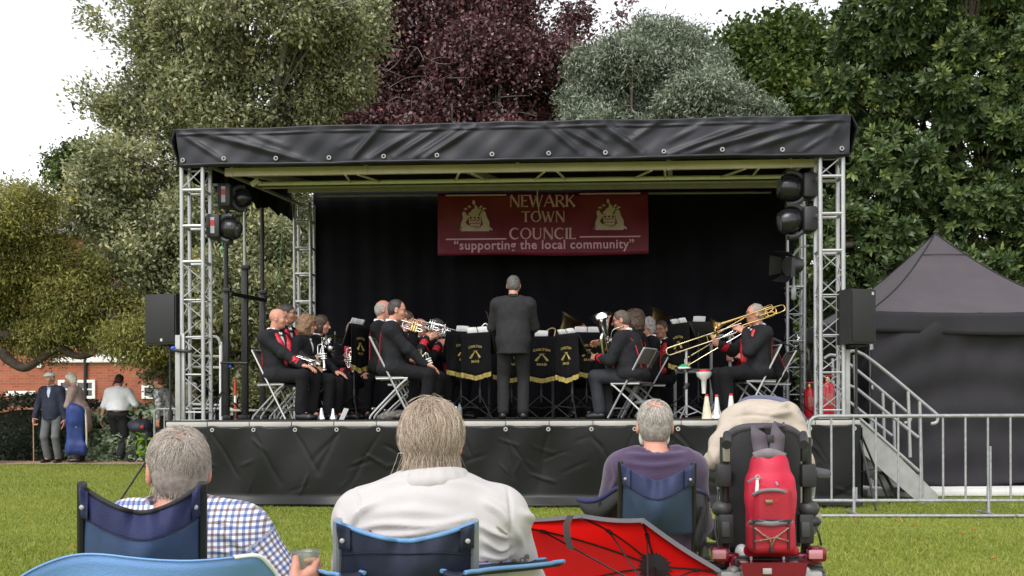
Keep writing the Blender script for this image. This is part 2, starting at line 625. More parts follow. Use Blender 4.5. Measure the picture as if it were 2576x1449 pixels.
    lm.build('face_details', mat('brows_and_lips', (.16, .07, .05), rough=.6), root)
    if glasses is not None:
        gm = MB()
        for s in (-1, 1):
            gm.tube([g((s * (.033 + .021 * math.cos(a)), .099 - .01 * abs(math.cos(a)) * (math.cos(a) > 0), .0 + .017 * math.sin(a))) for a in [i * math.pi / 6 for i in range(12)]], .0022, 6, True)
            gm.tube([g((s * .054, .09, .006)), g((s * .078, .03, .006)), g((s * .08, -.01, .0))], .002, 6)
        gm.tube([g((-.013, .101, .003)), g((.013, .101, .003))], .002, 6)
        gm.build('spectacles', glasses, root)
    # hair
    if hair and hairm:
        m3 = np.array(hM)
        gp = lambda p: np.array(hc) + m3 @ np.array(p, float)
        E = lambda p, r, k=None, op=1: ell(gp(p), r, m3, k, op)
        fl = [(.004, 90, 5, (1, 1, 1))]
        if hair == 'short':
            P = [E((0, -.012, .03), (.081, .099, .09)), E((0, -.045, -.02), (.072, .06, .07), .03), E((0, .095, -.03), (.075, .075, .085), .012, -1), E((0, -.01, -.135), (.1, .12, .055), .02, -1)]
        elif hair == 'fringe':       # bald on top, ring at back and sides
            P = [E((0, -.012, .015), (.081, .099, .082)), E((0, -.045, -.03), (.07, .058, .06), .03), E((0, .085, -.0), (.082, .085, .15), .012, -1), E((0, .02, .115), (.078, .105, .06), .012, -1), E((0, -.01, -.135), (.1, .12, .055), .02, -1)]
        elif hair == 'receding':
            P = [E((0, -.018, .03), (.081, .094, .089)), E((0, -.045, -.02), (.072, .06, .07), .03), E((0, .095, .0), (.062, .085, .1), .02, -1), E((0, .1, -.05), (.09, .075, .08), .012, -1), E((0, -.01, -.135), (.1, .12, .055), .02, -1)]
        elif hair == 'bob':
            P = [E((0, -.012, .03), (.09, .105, .096)), E((0, -.03, -.05), (.088, .085, .09), .04), E((0, .105, -.045), (.06, .078, .085), .015, -1)]
            fl = [(.006, 70, 5, (1, 1, .35))]
        elif hair == 'curly':
            P = [E((0, -.018, .038), (.122, .122, .106)), E((0, -.035, -.065), (.148, .105, .118), .04), E((0, .115, -.04), (.062, .085, .088), .02, -1)]
            fl = [(.014, 75, 8, (1, 1, 1)), (.008, 160, 9, (1, 1, 1))]
        elif hair == 'wavy':
            P = [E((0, -.012, .033), (.092, .106, .096)), E((0, -.04, -.04), (.084, .075, .085), .04), E((0, .1, -.035), (.064, .078, .08), .015, -1)]
            fl = [(.009, 85, 8, (1, 1, 1)), (.005, 170, 9, (1, 1, 1))]
        elif hair == 'pony':
            P = [E((0, -.012, .03), (.083, .1, .092)), E((0, -.05, -.01), (.07, .055, .075), .03), cap(gp((-.03, -.1, .0)), gp((-.09, -.11, -.12)), .03, .012, k=.03), E((0, .095, -.03), (.07, .075, .085), .012, -1)]
        sol('hair', P, hairm, root, min(vox, .007), .02, fl)
    if hairfn: hairfn(root, hc, hM)
    # clothes
    if trousers:
        P = legs(.008, .014)
        fr = [(folds, 24, 3, (1, 1, .8)), (folds * .5, 55, 4, (1, 1, .7))]
        P.append(rbox(Fe[1][2] + V((0, 0, -.16)), (.5, .5, .122), .01, op=-1, k=.005)) if stand else None
        sol('trousers', [p for p in P if p], trousers, root, .011, .03, fr)
    if skirt:
        sol('skirt', [cap(pel + V((0, 0, .02)), V((0, 0, .42)), .175 + fat, .23 + fat * .6)], skirt, root, .014, .03, [(.008, 22, 6, (1, 1, .2))])
    for s in (-1, 1):
        hip, kn, an = Fe[s]
        tw = an + V((s * .03, .13, -.055))
        sol('shoe', [cap(an + V((0, -.03, -.04)), tw, .042, .036), ell(an + V((s * .01, .06, -.045)), (.044, .12, .04), k=.03), rbox(an + V((0, .05, -.185)), (.3, .4, .1), .01, op=-1, k=.003)], SHOE, root, .009, .02)
    if shirt and (vneck or jacket is None):
        sol('shirt', torso(.006, False), shirt, root, .011, .02)
        cm = sol('shirt_collar', [cap(T(-.058, .03, .525), T(-.03, -.055, .54), .019), cap(T(-.03, -.055, .54), T(.03, -.055, .54), .019), cap(T(.058, .03, .525), T(.03, -.055, .54), .019), cap(T(-.058, .03, .525), T(-.015, .085, .475), .02, .015), cap(T(.058, .03, .525), T(.015, .085, .475), .02, .015)], shirt, root, .008, .01)
    ch = .108 + .024 + fat * .6
    if tie is not None and vneck and shirt:
        sol('bow_tie', [cap(T(-.045, .085, .45), T(0, .09, .452), .018, .008), cap(T(.045, .085, .45), T(0, .09, .452), .018, .008)], tie, root, .007, .006)
    if jacket:
        P = torso(.026) + arms(.020, sleeve)
        if not stand: P.append(ell(pel + V((0, .05, -.005)), (.185 + fat * .9, .175 + fat, .115), k=.05))
        if stand:
            P.append(cap(pel + V((0, -.005, .06)), pel + V((0, -.005, hemz - .03)), .165 + fat * .8, .17 + fat * .8, k=.06))
            P.append(rbox(pel + V((0, 0, hemz - .35)), (.5, .26 + fat, .35), .005, op=-1, k=.004))
        if vneck:
            P += [cap(T(0, .13 + fat * .5, .52), T(0, ch + .03, .17), .065, .012, op=-1, k=.006)]
        P.append(cap(nb - d * .012, nb + d * .12, .066 + fat * .2, .08, op=-1, k=.01))
        jk = sol('jacket', P, jacket, root, .0095, .03, folds2 or [(folds, 22, 1, (1, 1, 1)), (folds * .7, 50, 2, (1, 1, .8)), (folds * .3, 100, 7, (1, 1, 1))])
        if clothuv:
            A = verts_of(jk.data)
            uv = np.stack([A[:, 0] - pel.x, A[:, 2], A[:, 1] * 0], 1)
            best = np.full(len(A), .018)
            best = np.linalg.norm(A - np.array(T(0, 0, .3)), axis=1) * 0 + .0
            for s in (-1, 1):
                for (p0, p1, t0) in ((sh[s], H[s][0], 0), (H[s][0], H[s][1], .29)):
                    p0n, p1n = np.array(p0), np.array(p1)
                    d_ = p1n - p0n
                    L_ = np.linalg.norm(d_); d_ /= L_
                    t_ = (A - p0n) @ d_
                    perp = A - p0n - t_[:, None] * d_
                    dist = np.linalg.norm(perp, axis=1)
                    on = (t_ > (.03 if t0 == 0 else -.02)) & (dist < .095) & (s * (A[:, 0] - pel.x) > .165)
                    u_ = np.cross(d_, np.array((0, 1.0, 0))); u_ /= np.linalg.norm(u_)
                    w_ = np.cross(d_, u_)
                    an = np.arctan2(perp @ w_, perp @ u_)
                    uv[on] = np.stack([an * .065 + 3.02, t_ + t0, 0 * t_], 1)[on]
            at__ = jk.data.attributes.new('cloth', 'FLOAT_VECTOR', 'POINT')
            at__.data.foreach_set('vector', uv.astype(np.float32).ravel())
        if collar is not None:
            sol('jacket_collar', [cap(T(-.065, .03, .50), T(-.03, -.065, .528), .022), cap(T(-.03, -.065, .528), T(.03, -.065, .528), .022), cap(T(.065, .03, .50), T(.03, -.065, .528), .022)], collar, root, .008, .02)
    if lapel:
        for s in (-1, 1):
            L = [T(s * .06, .02, .49), T(s * .088, .075 + fat * .4, .44), T(s * .084, ch - .012, .35), T(s * .052, ch + .002 + fat * .3, .24), T(s * .03, ch + .006 + fat * .5, .12)]
            sol('lapel', [cap(a, b, r1, r2) for a, b, r1, r2 in zip(L, L[1:], (.024, .04, .045, .042), (.04, .045, .042, .03))], lapel, root, .008, .01)
        for s in (-1, 1):
            e, wv, *_ = H[s]
            a = wv + (e - wv).normalized() * .055
            b = wv + (e - wv).normalized() * .115
            sol('sleeve_trim', [cap(a, b, .051 + fat * .1, .054 + fat * .1)], lapel, root, .008, .01)
    if piping:
        pm = MB()
        for s in (-1, 1):
            pm.tube([T(s * .19, -.058 - fat * .3, .42), T(s * .15, -.088 - fat * .4, .41), T(s * .115, -.106 - fat * .5, .36), T(s * .1, -.112 - fat * .6, .28), T(s * .095, -.112 - fat * .8, .14), T(s * .09, -.118 - fat * .85, .0)], .007, 6)
            e, wv, *_ = H[s]
            q = sh[s] + (e - sh[s]) * .35
            dd = (e - sh[s]).normalized()
            u = dd.orthogonal().normalized()
            b = dd.cross(u)
            pm.tube([q + (u * math.cos(i * .5236) + b * math.sin(i * .5236)) * (.0625 + fat * .3) for i in range(12) if (u * math.cos(i * .5236) + b * math.sin(i * .5236)).y < -.35], .0042, 6)
        pm.build('piping', piping, root, smooth_=60)
    if cuff and jacket and sleeve >= 1:
        for s in (-1, 1):
            e, wv, *_ = H[s]
            a = wv + (wv - e).normalized() * .004
            sol('shirt_cuff', [cap(a, a + (wv - e).normalized() * .012, .034, .034)], WHITESHIRT, root, .008, .01)
    W = INV[root]
    J = dict(H={s: (W @ H[s][0], W @ H[s][1]) for s in (-1, 1)}, jacket=jk if jacket else None, root=root, head=W @ hc, hM=W.to_3x3().normalized() @ hM, pel=W @ pel, T=lambda x, y, t: W @ T(x, y, t), hand={s: W @ (H[s][1] + H[s][2].normalized() * .1) for s in (-1, 1)}, W=W)
    if extra: extra(root, T, hc, hM, H, pel)
    return J

# ------------------------------------------------------------------ hair strands for the heads nearest the camera
def strandmat(name, cols, rough=0.45):
    m = bpy.data.materials.new(name)
    m.use_nodes = True
    n, l = m.node_tree.nodes, m.node_tree.links
    p = n['Principled BSDF']
    hi = n.new('ShaderNodeHairInfo')
    rp = n.new('ShaderNodeValToRGB')
    e = rp.color_ramp.elements
    while len(e) < len(cols): e.new(.5)
    for i, c in enumerate(cols):
        e[i].position = i / (len(cols) - 1)
        e[i].color = (*lin(c), 1)
    l.new(hi.outputs['Random'], rp.inputs['Fac'])
    l.new(rp.outputs['Color'], p.inputs['Base Color'])
    p.inputs['Roughness'].default_value = rough
    p.inputs['Specular IOR Level'].default_value = 0.4
    return m

def strands(parent, hc, hM, n, seg, step, whorl, keep, m, grav=0.5, lift=(.003, .014), rad=.0009, jit=.25, seed=1, r=(.078, .098, .089), clump=0.0, wave=0.0):
    """hair curves on the skull ellipsoid: they run away from the whorl and are pulled down"""
    g = np.random.default_rng(seed)
    C = np.array((0, -.008, .025))
    r = np.array(r)
    P = g.normal(size=(n * 4, 3))
    P /= np.linalg.norm(P, axis=1)[:, None]
    P = P[keep(P * r + C, g)][:n]
    n = len(P)
    wh = np.array(whorl) / np.linalg.norm(whorl)
    L = step * g.uniform(.75, 1.15, n)
    pts = np.zeros((n, seg, 3))
    q = P * r
    cl = g.normal(size=(40, 3))
    cl /= np.linalg.norm(cl, axis=1)[:, None]
    own = np.argmax(P @ cl.T, 1)
    cdir = g.normal(size=(40, 3))[own]
    up = np.array(hM).T @ np.array((0, 0, -1.0))
    nz = g.normal(size=(n, 3)) * jit
    for i in range(seg):
        pts[:, i] = q
        nn = q / r ** 2
        nn /= np.linalg.norm(nn, axis=1)[:, None]
        t = q / r - wh
        t = t + up * grav * (i / seg + .3) + nz + cdir * clump
        if wave: t = t + wave * np.stack([np.sin(i * .75 + own * 1.7 + P[:, 2] * 9), 0 * L, np.cos(i * .9 + own * 2.3)], 1) + g.normal(size=(n, 3)) * wave * .5
        t -= nn * (t * nn).sum(1)[:, None]
        wlow = np.clip((-.012 - (q + C)[:, 2]) / .035, 0, 1)[:, None]
        t = t * (1 - wlow) + (up + nz * .35 + np.array((0, -.10, 0))) * wlow
        t /= np.linalg.norm(t, axis=1)[:, None] + 1e-6
        q = q + t * L[:, None]
        s = np.linalg.norm(q / r, axis=1)
        h = lift[0] + (lift[1] - lift[0]) * ((i + 1) / seg) * (0.6 + .8 * ((own * 37 % 11) / 11.0))
        tgt = 1 + h / r.mean()
        inside = (q + C)[:, 2] > -.025
        q = np.where(inside[:, None], q / s[:, None] * np.maximum(s, 0) .clip(None, 1)[:, None] * 1.0, q)
        s = np.linalg.norm(q / r, axis=1)
        q = np.where((s < tgt)[:, None] & inside[:, None], q / s[:, None] * tgt[:, None] if np.ndim(tgt) else q / s[:, None] * tgt, q)
    pts = pts + C
    pts = pts @ np.array(hM).T + np.array(hc)
    hcv = bpy.data.hair_curves.new('hair')
    hcv.add_curves([seg] * n)
    hcv.attributes['position'].data.foreach_set('vector', pts.reshape(-1).astype(np.float32))
    ra = hcv.attributes.new('radius', 'FLOAT', 'POINT')
    rr = np.tile(np.linspace(1, .35, seg), n) * rad
    ra.data.foreach_set('value', rr.astype(np.float32))
    o = bpy.data.objects.new('hair', hcv)
    COL.objects.link(o)
    hcv.materials.append(m)
    o.parent = parent
    return o
# ------------------------------------------------------------------ ground
def ground_sheet():
    xs = sorted(set([-400, -200, -100, -60, -40] + [i * 1.0 for i in range(-30, 31)] + [40, 60, 100, 200, 400]))
    ys = sorted(set([-60, -20, -5, 0] + [i * 0.7 for i in range(1, 60)] + [50, 70, 100, 200, 600]))
    G = [[V((x, y, gz(x, y))) for y in ys] for x in xs]
    mb = MB().sheet(G)
    mb.f = [f[::-1] if True else f for f in mb.f]
    m = bpy.data.materials.new('lawn_soil')
    m.use_nodes = True
    n, l = m.node_tree.nodes, m.node_tree.links
    p = n['Principled BSDF']
    tc = n.new('ShaderNodeTexCoord')
    a = n.new('ShaderNodeTexNoise'); a.inputs['Scale'].default_value = 0.9; a.inputs['Detail'].default_value = 8
    b = n.new('ShaderNodeTexNoise'); b.inputs['Scale'].default_value = 45; b.inputs['Detail'].default_value = 6
    l.new(tc.outputs['Object'], a.inputs['Vector']); l.new(tc.outputs['Object'], b.inputs['Vector'])
    ad = n.new('ShaderNodeMath'); ad.operation = 'ADD'
    l.new(a.outputs['Fac'], ad.inputs[0]); l.new(b.outputs['Fac'], ad.inputs[1])
    rp = n.new('ShaderNodeValToRGB')
    e = rp.color_ramp.elements
    e[0].position, e[0].color = .72, (.115, .14, .027, 1)
    e[1].position, e[1].color = 1.25, (.26, .29, .062, 1)
    e2 = e.new(1.0); e2.color = (.185, .22, .042, 1)
    l.new(ad.outputs[0], rp.inputs['Fac']); l.new(rp.outputs['Color'], p.inputs['Base Color'])
    p.inputs['Roughness'].default_value = .95
    p.inputs['Specular IOR Level'].default_value = .1
    bp = n.new('ShaderNodeBump'); bp.inputs['Strength'].default_value = .8; bp.inputs['Distance'].default_value = .03
    l.new(b.outputs['Fac'], bp.inputs['Height']); l.new(bp.outputs['Normal'], p.inputs['Normal'])
    o = mb.build('lawn', m)
    tag(o, None, kind='structure')
ground_sheet()

PATHY = lambda x: 19.35 - .02 * (x + 8)
def path_sheet():
    G = []
    for i in range(60):
        x = -24 + i * .4
        w = .06 * math.sin(x * 2.1) + .04 * math.sin(x * 5.3)
        G.append([V((x, PATHY(x) + w + k * .4, gz(x, PATHY(x) + w + k * .4) + .006)) for k in range(6)])
    o = MB().sheet(G).build('path', mat('gravel_path', (.36, .24, .16), rough=.95, var=.25, vscale=14, bump=.6, bscale=90))
    tag(o, None, kind='structure')
path_sheet()

def grass():
    g = np.random.default_rng(5)
    zones = [(-5.6, 6.6, 7.0, 9.8, 2600, .034), (-6.4, 7.4, 9.8, 13.6, 1500, .036), (-9.5, -3.6, 13.4, 19.4, 700, .045), (4.2, 9.5, 13.4, 15, 700, .04)]
    vs, ts = [], []
    for (x0, x1, y0, y1, dens, h) in zones:
        n = int((x1 - x0) * (y1 - y0) * dens)
        x, y = g.uniform(x0, x1, n), g.uniform(y0, y1, n)
        u = np.abs(x) < .52 * y
        x, y = x[u], y[u]
        n = len(x)
        z = np.array([gz(0, q) for q in np.linspace(6, 20, 200)])
        zz = np.interp(y, np.linspace(6, 20, 200), z)
        patch = .5 + .5 * np.sin(x * 1.7 + 2 * np.sin(y * 1.1)) * np.sin(y * 2.3 + x)
        hh = h * g.uniform(.45, 1.25, n) * (.7 + .5 * patch)
        a = g.uniform(0, 6.28, n)
        wd = g.uniform(.003, .0065, n)
        le = g.normal(size=(n, 2)) * hh[:, None] * .55
        b = np.stack([x, y, zz - .004], 1)
        dx = np.stack([np.cos(a) * wd, np.sin(a) * wd, 0 * a], 1)
        t = b + np.stack([le[:, 0], le[:, 1], hh], 1)
        vs.append(np.stack([b - dx, b + dx, t], 1).reshape(-1, 3))
        big = np.sin(x * .9 + 1.3 * np.sin(y * .7)) * np.sin(y * .8 + .6 * x) + .5 * np.sin(x * 4.1 + 2 * np.sin(y * 3.3)) * np.sin(y * 5.2)
        tt = np.clip(g.normal(.45, .17, n) + .2 * (patch - .5) + .12 * big + (g.random(n) < .03) * .5, 0, 1)
        ts.append(np.repeat(tt, 3))
    vs, ts = np.concatenate(vs), np.concatenate(ts)
    me = np_mesh('grass', vs, np.arange(len(vs)).reshape(-1, 3), ts)
    o = link('grass', me, leafmat('grass_blades', [(0, (.08, .11, .016)), (.45, (.225, .275, .04)), (.8, (.36, .385, .075)), (1, (.46, .42, .16))], rough=.5, spec=.25, transl=.35))
    tag(o, None, kind='stuff')
grass()
_r = random.Random(8)
LEAFM = mat('dry_leaf', (.42, .17, .03), rough=.7, var=.3)
for i, (px, py) in enumerate([(1045, 1363), (2152, 1318), (1374, 1288), (640, 1270), (1000, 1300), (2200, 1400), (2300, 1330), (2450, 1345), (120, 1230), (90, 1180), (300, 1180), (2230, 1290), (2500, 1420)] + [(_r.uniform(20, 2560), _r.uniform(1275, 1440)) for _ in range(22)]):
    Y = CAMZ * F / (py - HY)
    p = at(px, py, Y)
    mb = MB()
    a = i * 2.1
    c, s = math.cos(a), math.sin(a)
    L = .026 if i < 13 else .014 + .008 * (i % 3)
    mb.sheet([[V((c * u * L - s * v * L * .5 * (1 - u * u), s * u * L + c * v * L * .5 * (1 - u * u), .03 + abs(v) * .01 + .008 * u)) for v in (-1, 0, 1)] for u in (-1, -.4, .3, 1)], (0, 0, .001))
    o = mb.build('fallen_leaf', LEAFM)
    o.location = (p.x, Y, gz(p.x, Y))
    tag(o, 'small curled orange brown leaf lying on the lawn', 'leaf', 'fallen leaves on the lawn')

# ------------------------------------------------------------------ stage frame of reference: u to the right, v to the back
TH = math.atan2(0.5, 7.75)
SU, SV = V((math.cos(TH), -math.sin(TH), 0)), V((math.sin(TH), math.cos(TH), 0))
LF, RF = at(495, 1000, 13.15), at(2087, 1000, 12.65)
SO = (LF + RF) / 2; SO.z = 0
DECK = 1.05
def sp(u, v, z): return SO + SU * u + SV * v + V((0, 0, z))
HW = (V((RF.x, RF.y, 0)) - V((LF.x, LF.y, 0))).length / 2
ALU = mat('brushed_aluminium', (.40, .40, .41), rough=.42, metal=.55, var=.1, vscale=6, bump=.1, bscale=120)
ALUDULL = mat('dull_aluminium', (.36, .36, .355), rough=.55, metal=.35, var=.12, vscale=9)
GALV = mat('galvanised_steel', (.33, .335, .345), rough=.5, metal=.45, var=.2, vscale=20)
BLACKMETAL = mat('black_metal', (.012, .012, .013), rough=.45, var=.25)
BLACKPLASTIC = mat('black_plastic', (.018, .018, .02), rough=.5, var=.2)
PVC = mat('black_tarpaulin', (.012, .012, .0185), rough=.44, var=.2, vscale=3, bump=.12, bscale=9, spec=.36)
PVCSKIRT = mat('glossy_black_tarpaulin', (.0055, .006, .006), rough=.36, var=.3, vscale=2, bump=.2, bscale=7, spec=.28)
DRAPE = mat('black_drape', (.008, .008, .011), rough=.95, var=.3, vscale=1.5, spec=.15)
YELLOWALU = mat('cream_beam', (.60, .52, .44), rough=.6, var=.1, vscale=3)
ROOFALU = mat('roof_aluminium', (.36, .33, .36), rough=.6, var=.1)
WHITEPAINT = mat('white_paint', (.80, .77, .78), rough=.5, var=.06)
SROT = Matrix.Rotation(-TH, 3, 'Z')

stage = thing('stage_platform', sp(0, 0, 0), -TH, 'black decked outdoor stage platform with pale aluminium front edge and black skirt', 'stage')
W_, D_ = HW + .30, 4.55
def loc(u, v, z): return V((u, v, z))      # stage-local coordinates
fl = MB().box((0, D_ / 2 - .2, DECK - .03), (2 * W_, D_, .06))
fl.build('deck', mat('dark_stage_ply', (.035, .027, .024), rough=.7, var=.35, vscale=4, bump=.2), stage)
ed = MB()
npan = 16
for i in range(npan):
    x0, x1 = -W_ + i * 2 * W_ / npan, -W_ + (i + 1) * 2 * W_ / npan
    ed.box(((x0 + x1) / 2, -.225, DECK - .047), (x1 - x0 - .012, .05, .06), bev=.004)
ed.box((0, -.200, DECK - .062), (2 * W_, .03, .08))
ed.build('front_edge', mat('cream_aluminium_edge', (.40, .385, .36), rough=.6, metal=.1, var=.12, vscale=3), stage)
# skirt with creases radiating from its eyelets
eyes_u = [-W_ + .08 + i * (2 * W_ - .16) / 16 for i in range(17)]
_sk = random.Random(17)
creases = []
for e in eyes_u:
    for _ in range(_sk.choice((1, 1, 2, 2))):
        creases.append((e, DECK - .16, _sk.choice((-1, 1)) * _sk.uniform(.15, .9), _sk.uniform(.25, .75), _sk.uniform(.005, .015), _sk.uniform(.014, .032)))
for _ in range(60):
    creases.append((_sk.uniform(-W_, W_), _sk.uniform(.2, .9), _sk.choice((-1, 1)) * _sk.uniform(.3, 3.5), _sk.uniform(.08, .38), _sk.uniform(.003, .011), _sk.uniform(.011, .026)))
def skirt_y(u, z):
    y = 0
    for (cu, cz, sl, ln, am, wd) in creases:
        if abs(u - cu) > .9: continue
        nx = 1 / math.sqrt(1 + sl * sl)
        du, dz = u - cu, cz - z
        t = (du * sl + dz) * nx
        if t < -.05 or t > ln + .05: continue
        dd = (du - sl * dz) * nx + .008 * math.sin(t * 9 + cu)
        y -= (.8 if int(cu * 977) % 3 else -.5) * am * math.exp(-(dd / (wd * (.7 + 1.4 * t))) ** 2) * math.sin(math.pi * min(max((t + .05) / (ln + .1), 0), 1)) ** .6
    y += .014 * math.sin(u * 2.1 + 1.2 * z) * math.sin(z * 3 + u) + .006 * math.sin(u * 6 - 5 * z + 2 * math.sin(u * 2))
    if z < .14: y -= (.14 - z) * (.5 + .3 * math.sin(u * 3))
    return y
def skirt_front():
    nz, nu = 50, 640
    G = []
    for i in range(nu + 1):
        u = -W_ + 2 * W_ * i / nu
        e = min(abs(u - q) for q in eyes_u)
        top = DECK - .066 - .02 * math.sin(min(e / .25, 1) * math.pi / 2) ** 2 + .004 * math.sin(u * 31)
        G.append([loc(u, -.262 + skirt_y(u, top - (top - .02) * j / nz), top - (top - .02) * j / nz) for j in range(nz + 1)])
    sk = MB().sheet(G, (0, .006, 0)).build('skirt', PVCSKIRT, stage, smooth_=180)
    for side in (-1, 1):
        G = [[loc(side * (W_ + .01) + .03 * math.sin(v * 7 + 3 * z) * .5, -.25 + v, z) for z in (DECK - .1, .7, .45, .2, .02)] for v in [k * .15 for k in range(31)]]
        MB().sheet(G, (.006, 0, 0)).build('side_skirt', PVCSKIRT, stage, smooth_=180)
    for e in eyes_u:
        y = -.275 + skirt_y(e, DECK - .115)
        MB().tube([loc(e + .019 * math.cos(a), y, DECK - .115 + .019 * math.sin(a)) for a in [k * math.pi / 6 for k in range(12)]], .008, 6, True).build('eyelet', mat('eyelet_nickel', (.45, .44, .41), rough=.45, metal=.3, var=.05), sk)
skirt_front()
for side in (-1, 1):                       # deck legs under the platform
    for v in (.3, 2.2, 4.0):
        MB().box((side * (W_ - .4), v, (DECK - .06) / 2), (.08, .08, DECK - .06)).build('deck_leg', GALV, stage)

# ------------------------------------------------------------------ trusses
def truss(base, top, label, cells, w_=.265, thick=(), open_=(), rz=-TH, group='square aluminium truss towers'):
    """cells: heights of the rungs; thick: rungs made of fat tube; open_: bays without diagonals"""
    root = thing('truss_tower', base, rz, label, 'truss', group)
    h = w_ / 2
    H = top - base.z
    cor = [(-h, -h), (h, -h), (h, h), (-h, h)]
    for x, y in cor:
        MB().tube([(x, y, .012), (x, y, H)], .0255, 12).build('chord', ALU, root)
    MB().box((0, 0, .006), (w_ + .09, w_ + .09, .012), bev=.003).build('base_plate', ALUDULL, root)
    rg, dg = MB(), MB()
    lv = cells
    for k, z in enumerate(lv):
        r = .021 if k in thick else .010
        for i in range(4):
            a, b = cor[i], cor[(i + 1) % 4]
            rg.tube([(a[0], a[1], z), (b[0], b[1], z)], r, 8)
    for k in range(len(lv) - 1):
        if k in open_: continue
        z0, z1 = lv[k], lv[k + 1]
        zm = (z0 + z1) / 2
        for i in range(4):
            a, b = cor[i], cor[(i + 1) % 4]
            if z1 - z0 > .33:
                dg.tube([(a[0], a[1], z0 + .02), (b[0], b[1], zm), (a[0], a[1], z1 - .02)], .009, 7)
            else:
                dg.tube([(a[0], a[1], z0 + .02), (b[0], b[1], z1 - .02)], .009, 7)
    rg.build('rungs', ALU, root)
    dg.build('lattice', ALU, root)
    return root
def zat(py, Y): return at(495, py, Y).z
def lvl(pys, Y, base): return [zat(p, Y) - base for p in pys]
LB = V((LF.x, LF.y, DECK)); RB = V((RF.x, RF.y, DECK))
truss(LB, 4.35, 'front truss tower beside the black moving lights on the holly side', lvl([1037, 943, 850, 757, 662, 573, 484, 425], 13.15, DECK), thick=(4, 5, 6), open_=(4, 5))
rl = [p - 3 for p in (1037, 943, 850, 757, 662)]
truss(RB, 4.42, 'front truss tower beside the red fire extinguisher and stairs', lvl([1037, 943, 850, 750, 640, 548, 455, 400], 12.65, DECK), thick=(4, 5, 6), open_=(4, 5))
LR = at(767, 1000, 17.55); RR = at(1999, 1000, 16.75)
LRB, RRB = V((LR.x, LR.y, DECK)), V((RR.x, RR.y, DECK))
truss(LRB, 4.62, 'rear truss tower standing behind the seated bald cornet player', [.05, .52, .99, 1.46, 1.93, 2.39, 2.82, 3.26, 3.5], thick=(4, 5, 6, 7), open_=(4, 5, 6))
truss(RRB, 4.6, 'rear truss tower standing behind the trombone player', [.35, .78, 1.2, 1.62, 2.05, 2.49, 2.95, 3.4], thick=(4, 5, 6), open_=(4, 5, 6))
for X, Y, px in ((449, 13.0, 0), (2131, 12.55, 1)):
    b = at(X, 1000, Y)
    t = zat(843 if px == 0 else 885, Y)
    leg = thing('corner_post', V((b.x, b.y, DECK)), -TH, 'square aluminium post strapped to the truss by the loudspeaker on the ivy side' if px == 0 else 'slim aluminium post between the truss and the stair handrail', 'post')
    MB().box((0, 0, (t - DECK) / 2), (.062, .062, t - DECK), bev=.006).build('upright', ALUDULL, leg)
    if px == 0:
        MB().box((.062, .02, (t - DECK) / 2 + .02), (.03, .05, t - DECK), bev=.004).build('rail', ALU, leg)
        MB().tube([(-.04, -.04, .87), (.12, -.06, .85), (.2, -.1, .85)], .02, 8).build('strap', BLACKPLASTIC, leg)
        MB().ball((-.05, -.04, .89), .03).build('strap_ratchet', mat('blue_plastic', (.03, .08, .5), rough=.4), leg)

# ------------------------------------------------------------------ roof
roof = thing('stage_roof', sp(0, 0, DECK), 0, 'black tarpaulin stage roof with a creased front fascia and cream beams beneath', 'roof')
PF = [(at(441, 326, 12.98), at(452, 414, 12.98)), (at(2140, 290, 12.42), at(2137, 384, 12.42))]
folds_ = [  # (u0,v0,u1,v1,amp,width): ridges in the fascia, u along, v down
    (.01, .15, .07, .95, .05, .011), (.035, .1, .20, .98, .07, .013), (.08, .1, .13, .5, .03, .012), (.115, .15, .17, .55, .03, .012), (.155, .1, .165, .5, .02, .02),
    (.31, .1, .265, .95, .07, .011), (.285, .3, .25, .6, .03, .012), (.365, .2, .29, .95, .06, .012), (.40, .12, .33, .9, .05, .01), (.43, .15, .355, .98, .06, .011), (.455, .1, .375, .95, .08, .011),
    (.56, .1, .61, .9, .05, .012), (.585, .2, .66, .98, .06, .012), (.615, .15, .645, .55, .04, .01), (.645, .15, .70, .9, .07, .014), (.66, .1, .69, .5, .03, .008), (.72, .1, .68, .6, .04, .012),
    (.79, .15, .74, .6, .04, .012), (.86, .2, .74, .95, .07, .011), (.93, .15, .76, 1.0, .07, .012), (.985, .1, .84, .95, .06, .012), (.975, .5, .985, .2, .03, .012), (.965, .55, .93, .95, .04, .01)]
def fas(u, v):
    tl, bl = PF[0]; tr, br = PF[1]
    p = (tl.lerp(tr, u)).lerp(bl.lerp(br, u), v)
    y = 0
    U, Vv = u * 8.1, v * .46
    for (a, b, c, d, am, wd) in folds_:
        ax_, ay, bx_, by = a * 8.1, b * .46, c * 8.1, d * .46
        L2 = (bx_ - ax_) ** 2 + (by - ay) ** 2
        t = min(max(((U - ax_) * (bx_ - ax_) + (Vv - ay) * (by - ay)) / L2, 0), 1)
        t2 = ax_ + t * (bx_ - ax_), ay + t * (by - ay)
        dist = math.hypot(U - t2[0], Vv - t2[1])
        y -= am * .52 * math.exp(-(dist / (wd * 3.4)) ** 2) * (.35 + .65 * math.sin(math.pi * min(max(t, .06), .94)))
    y += .012 * math.sin(U * 2.3 + 3 * v) + .007 * math.sin(U * 7.1 - 5 * v) + .004 * math.sin(U * 19 + 9 * v)
    if v < .2: y -= .05 * (1 - v / .2) * .4 + .012 * abs(math.sin(U * 5.5 + math.sin(U * 2))) * (v > .12)
    z = .012 * math.exp(-((u - .5) / .03) ** 2) * (1 - v) + .006 * math.sin(U * 4) * (1 - v) + .005 * math.sin(U * 3.1) * v
    return p + V((0, y, z))
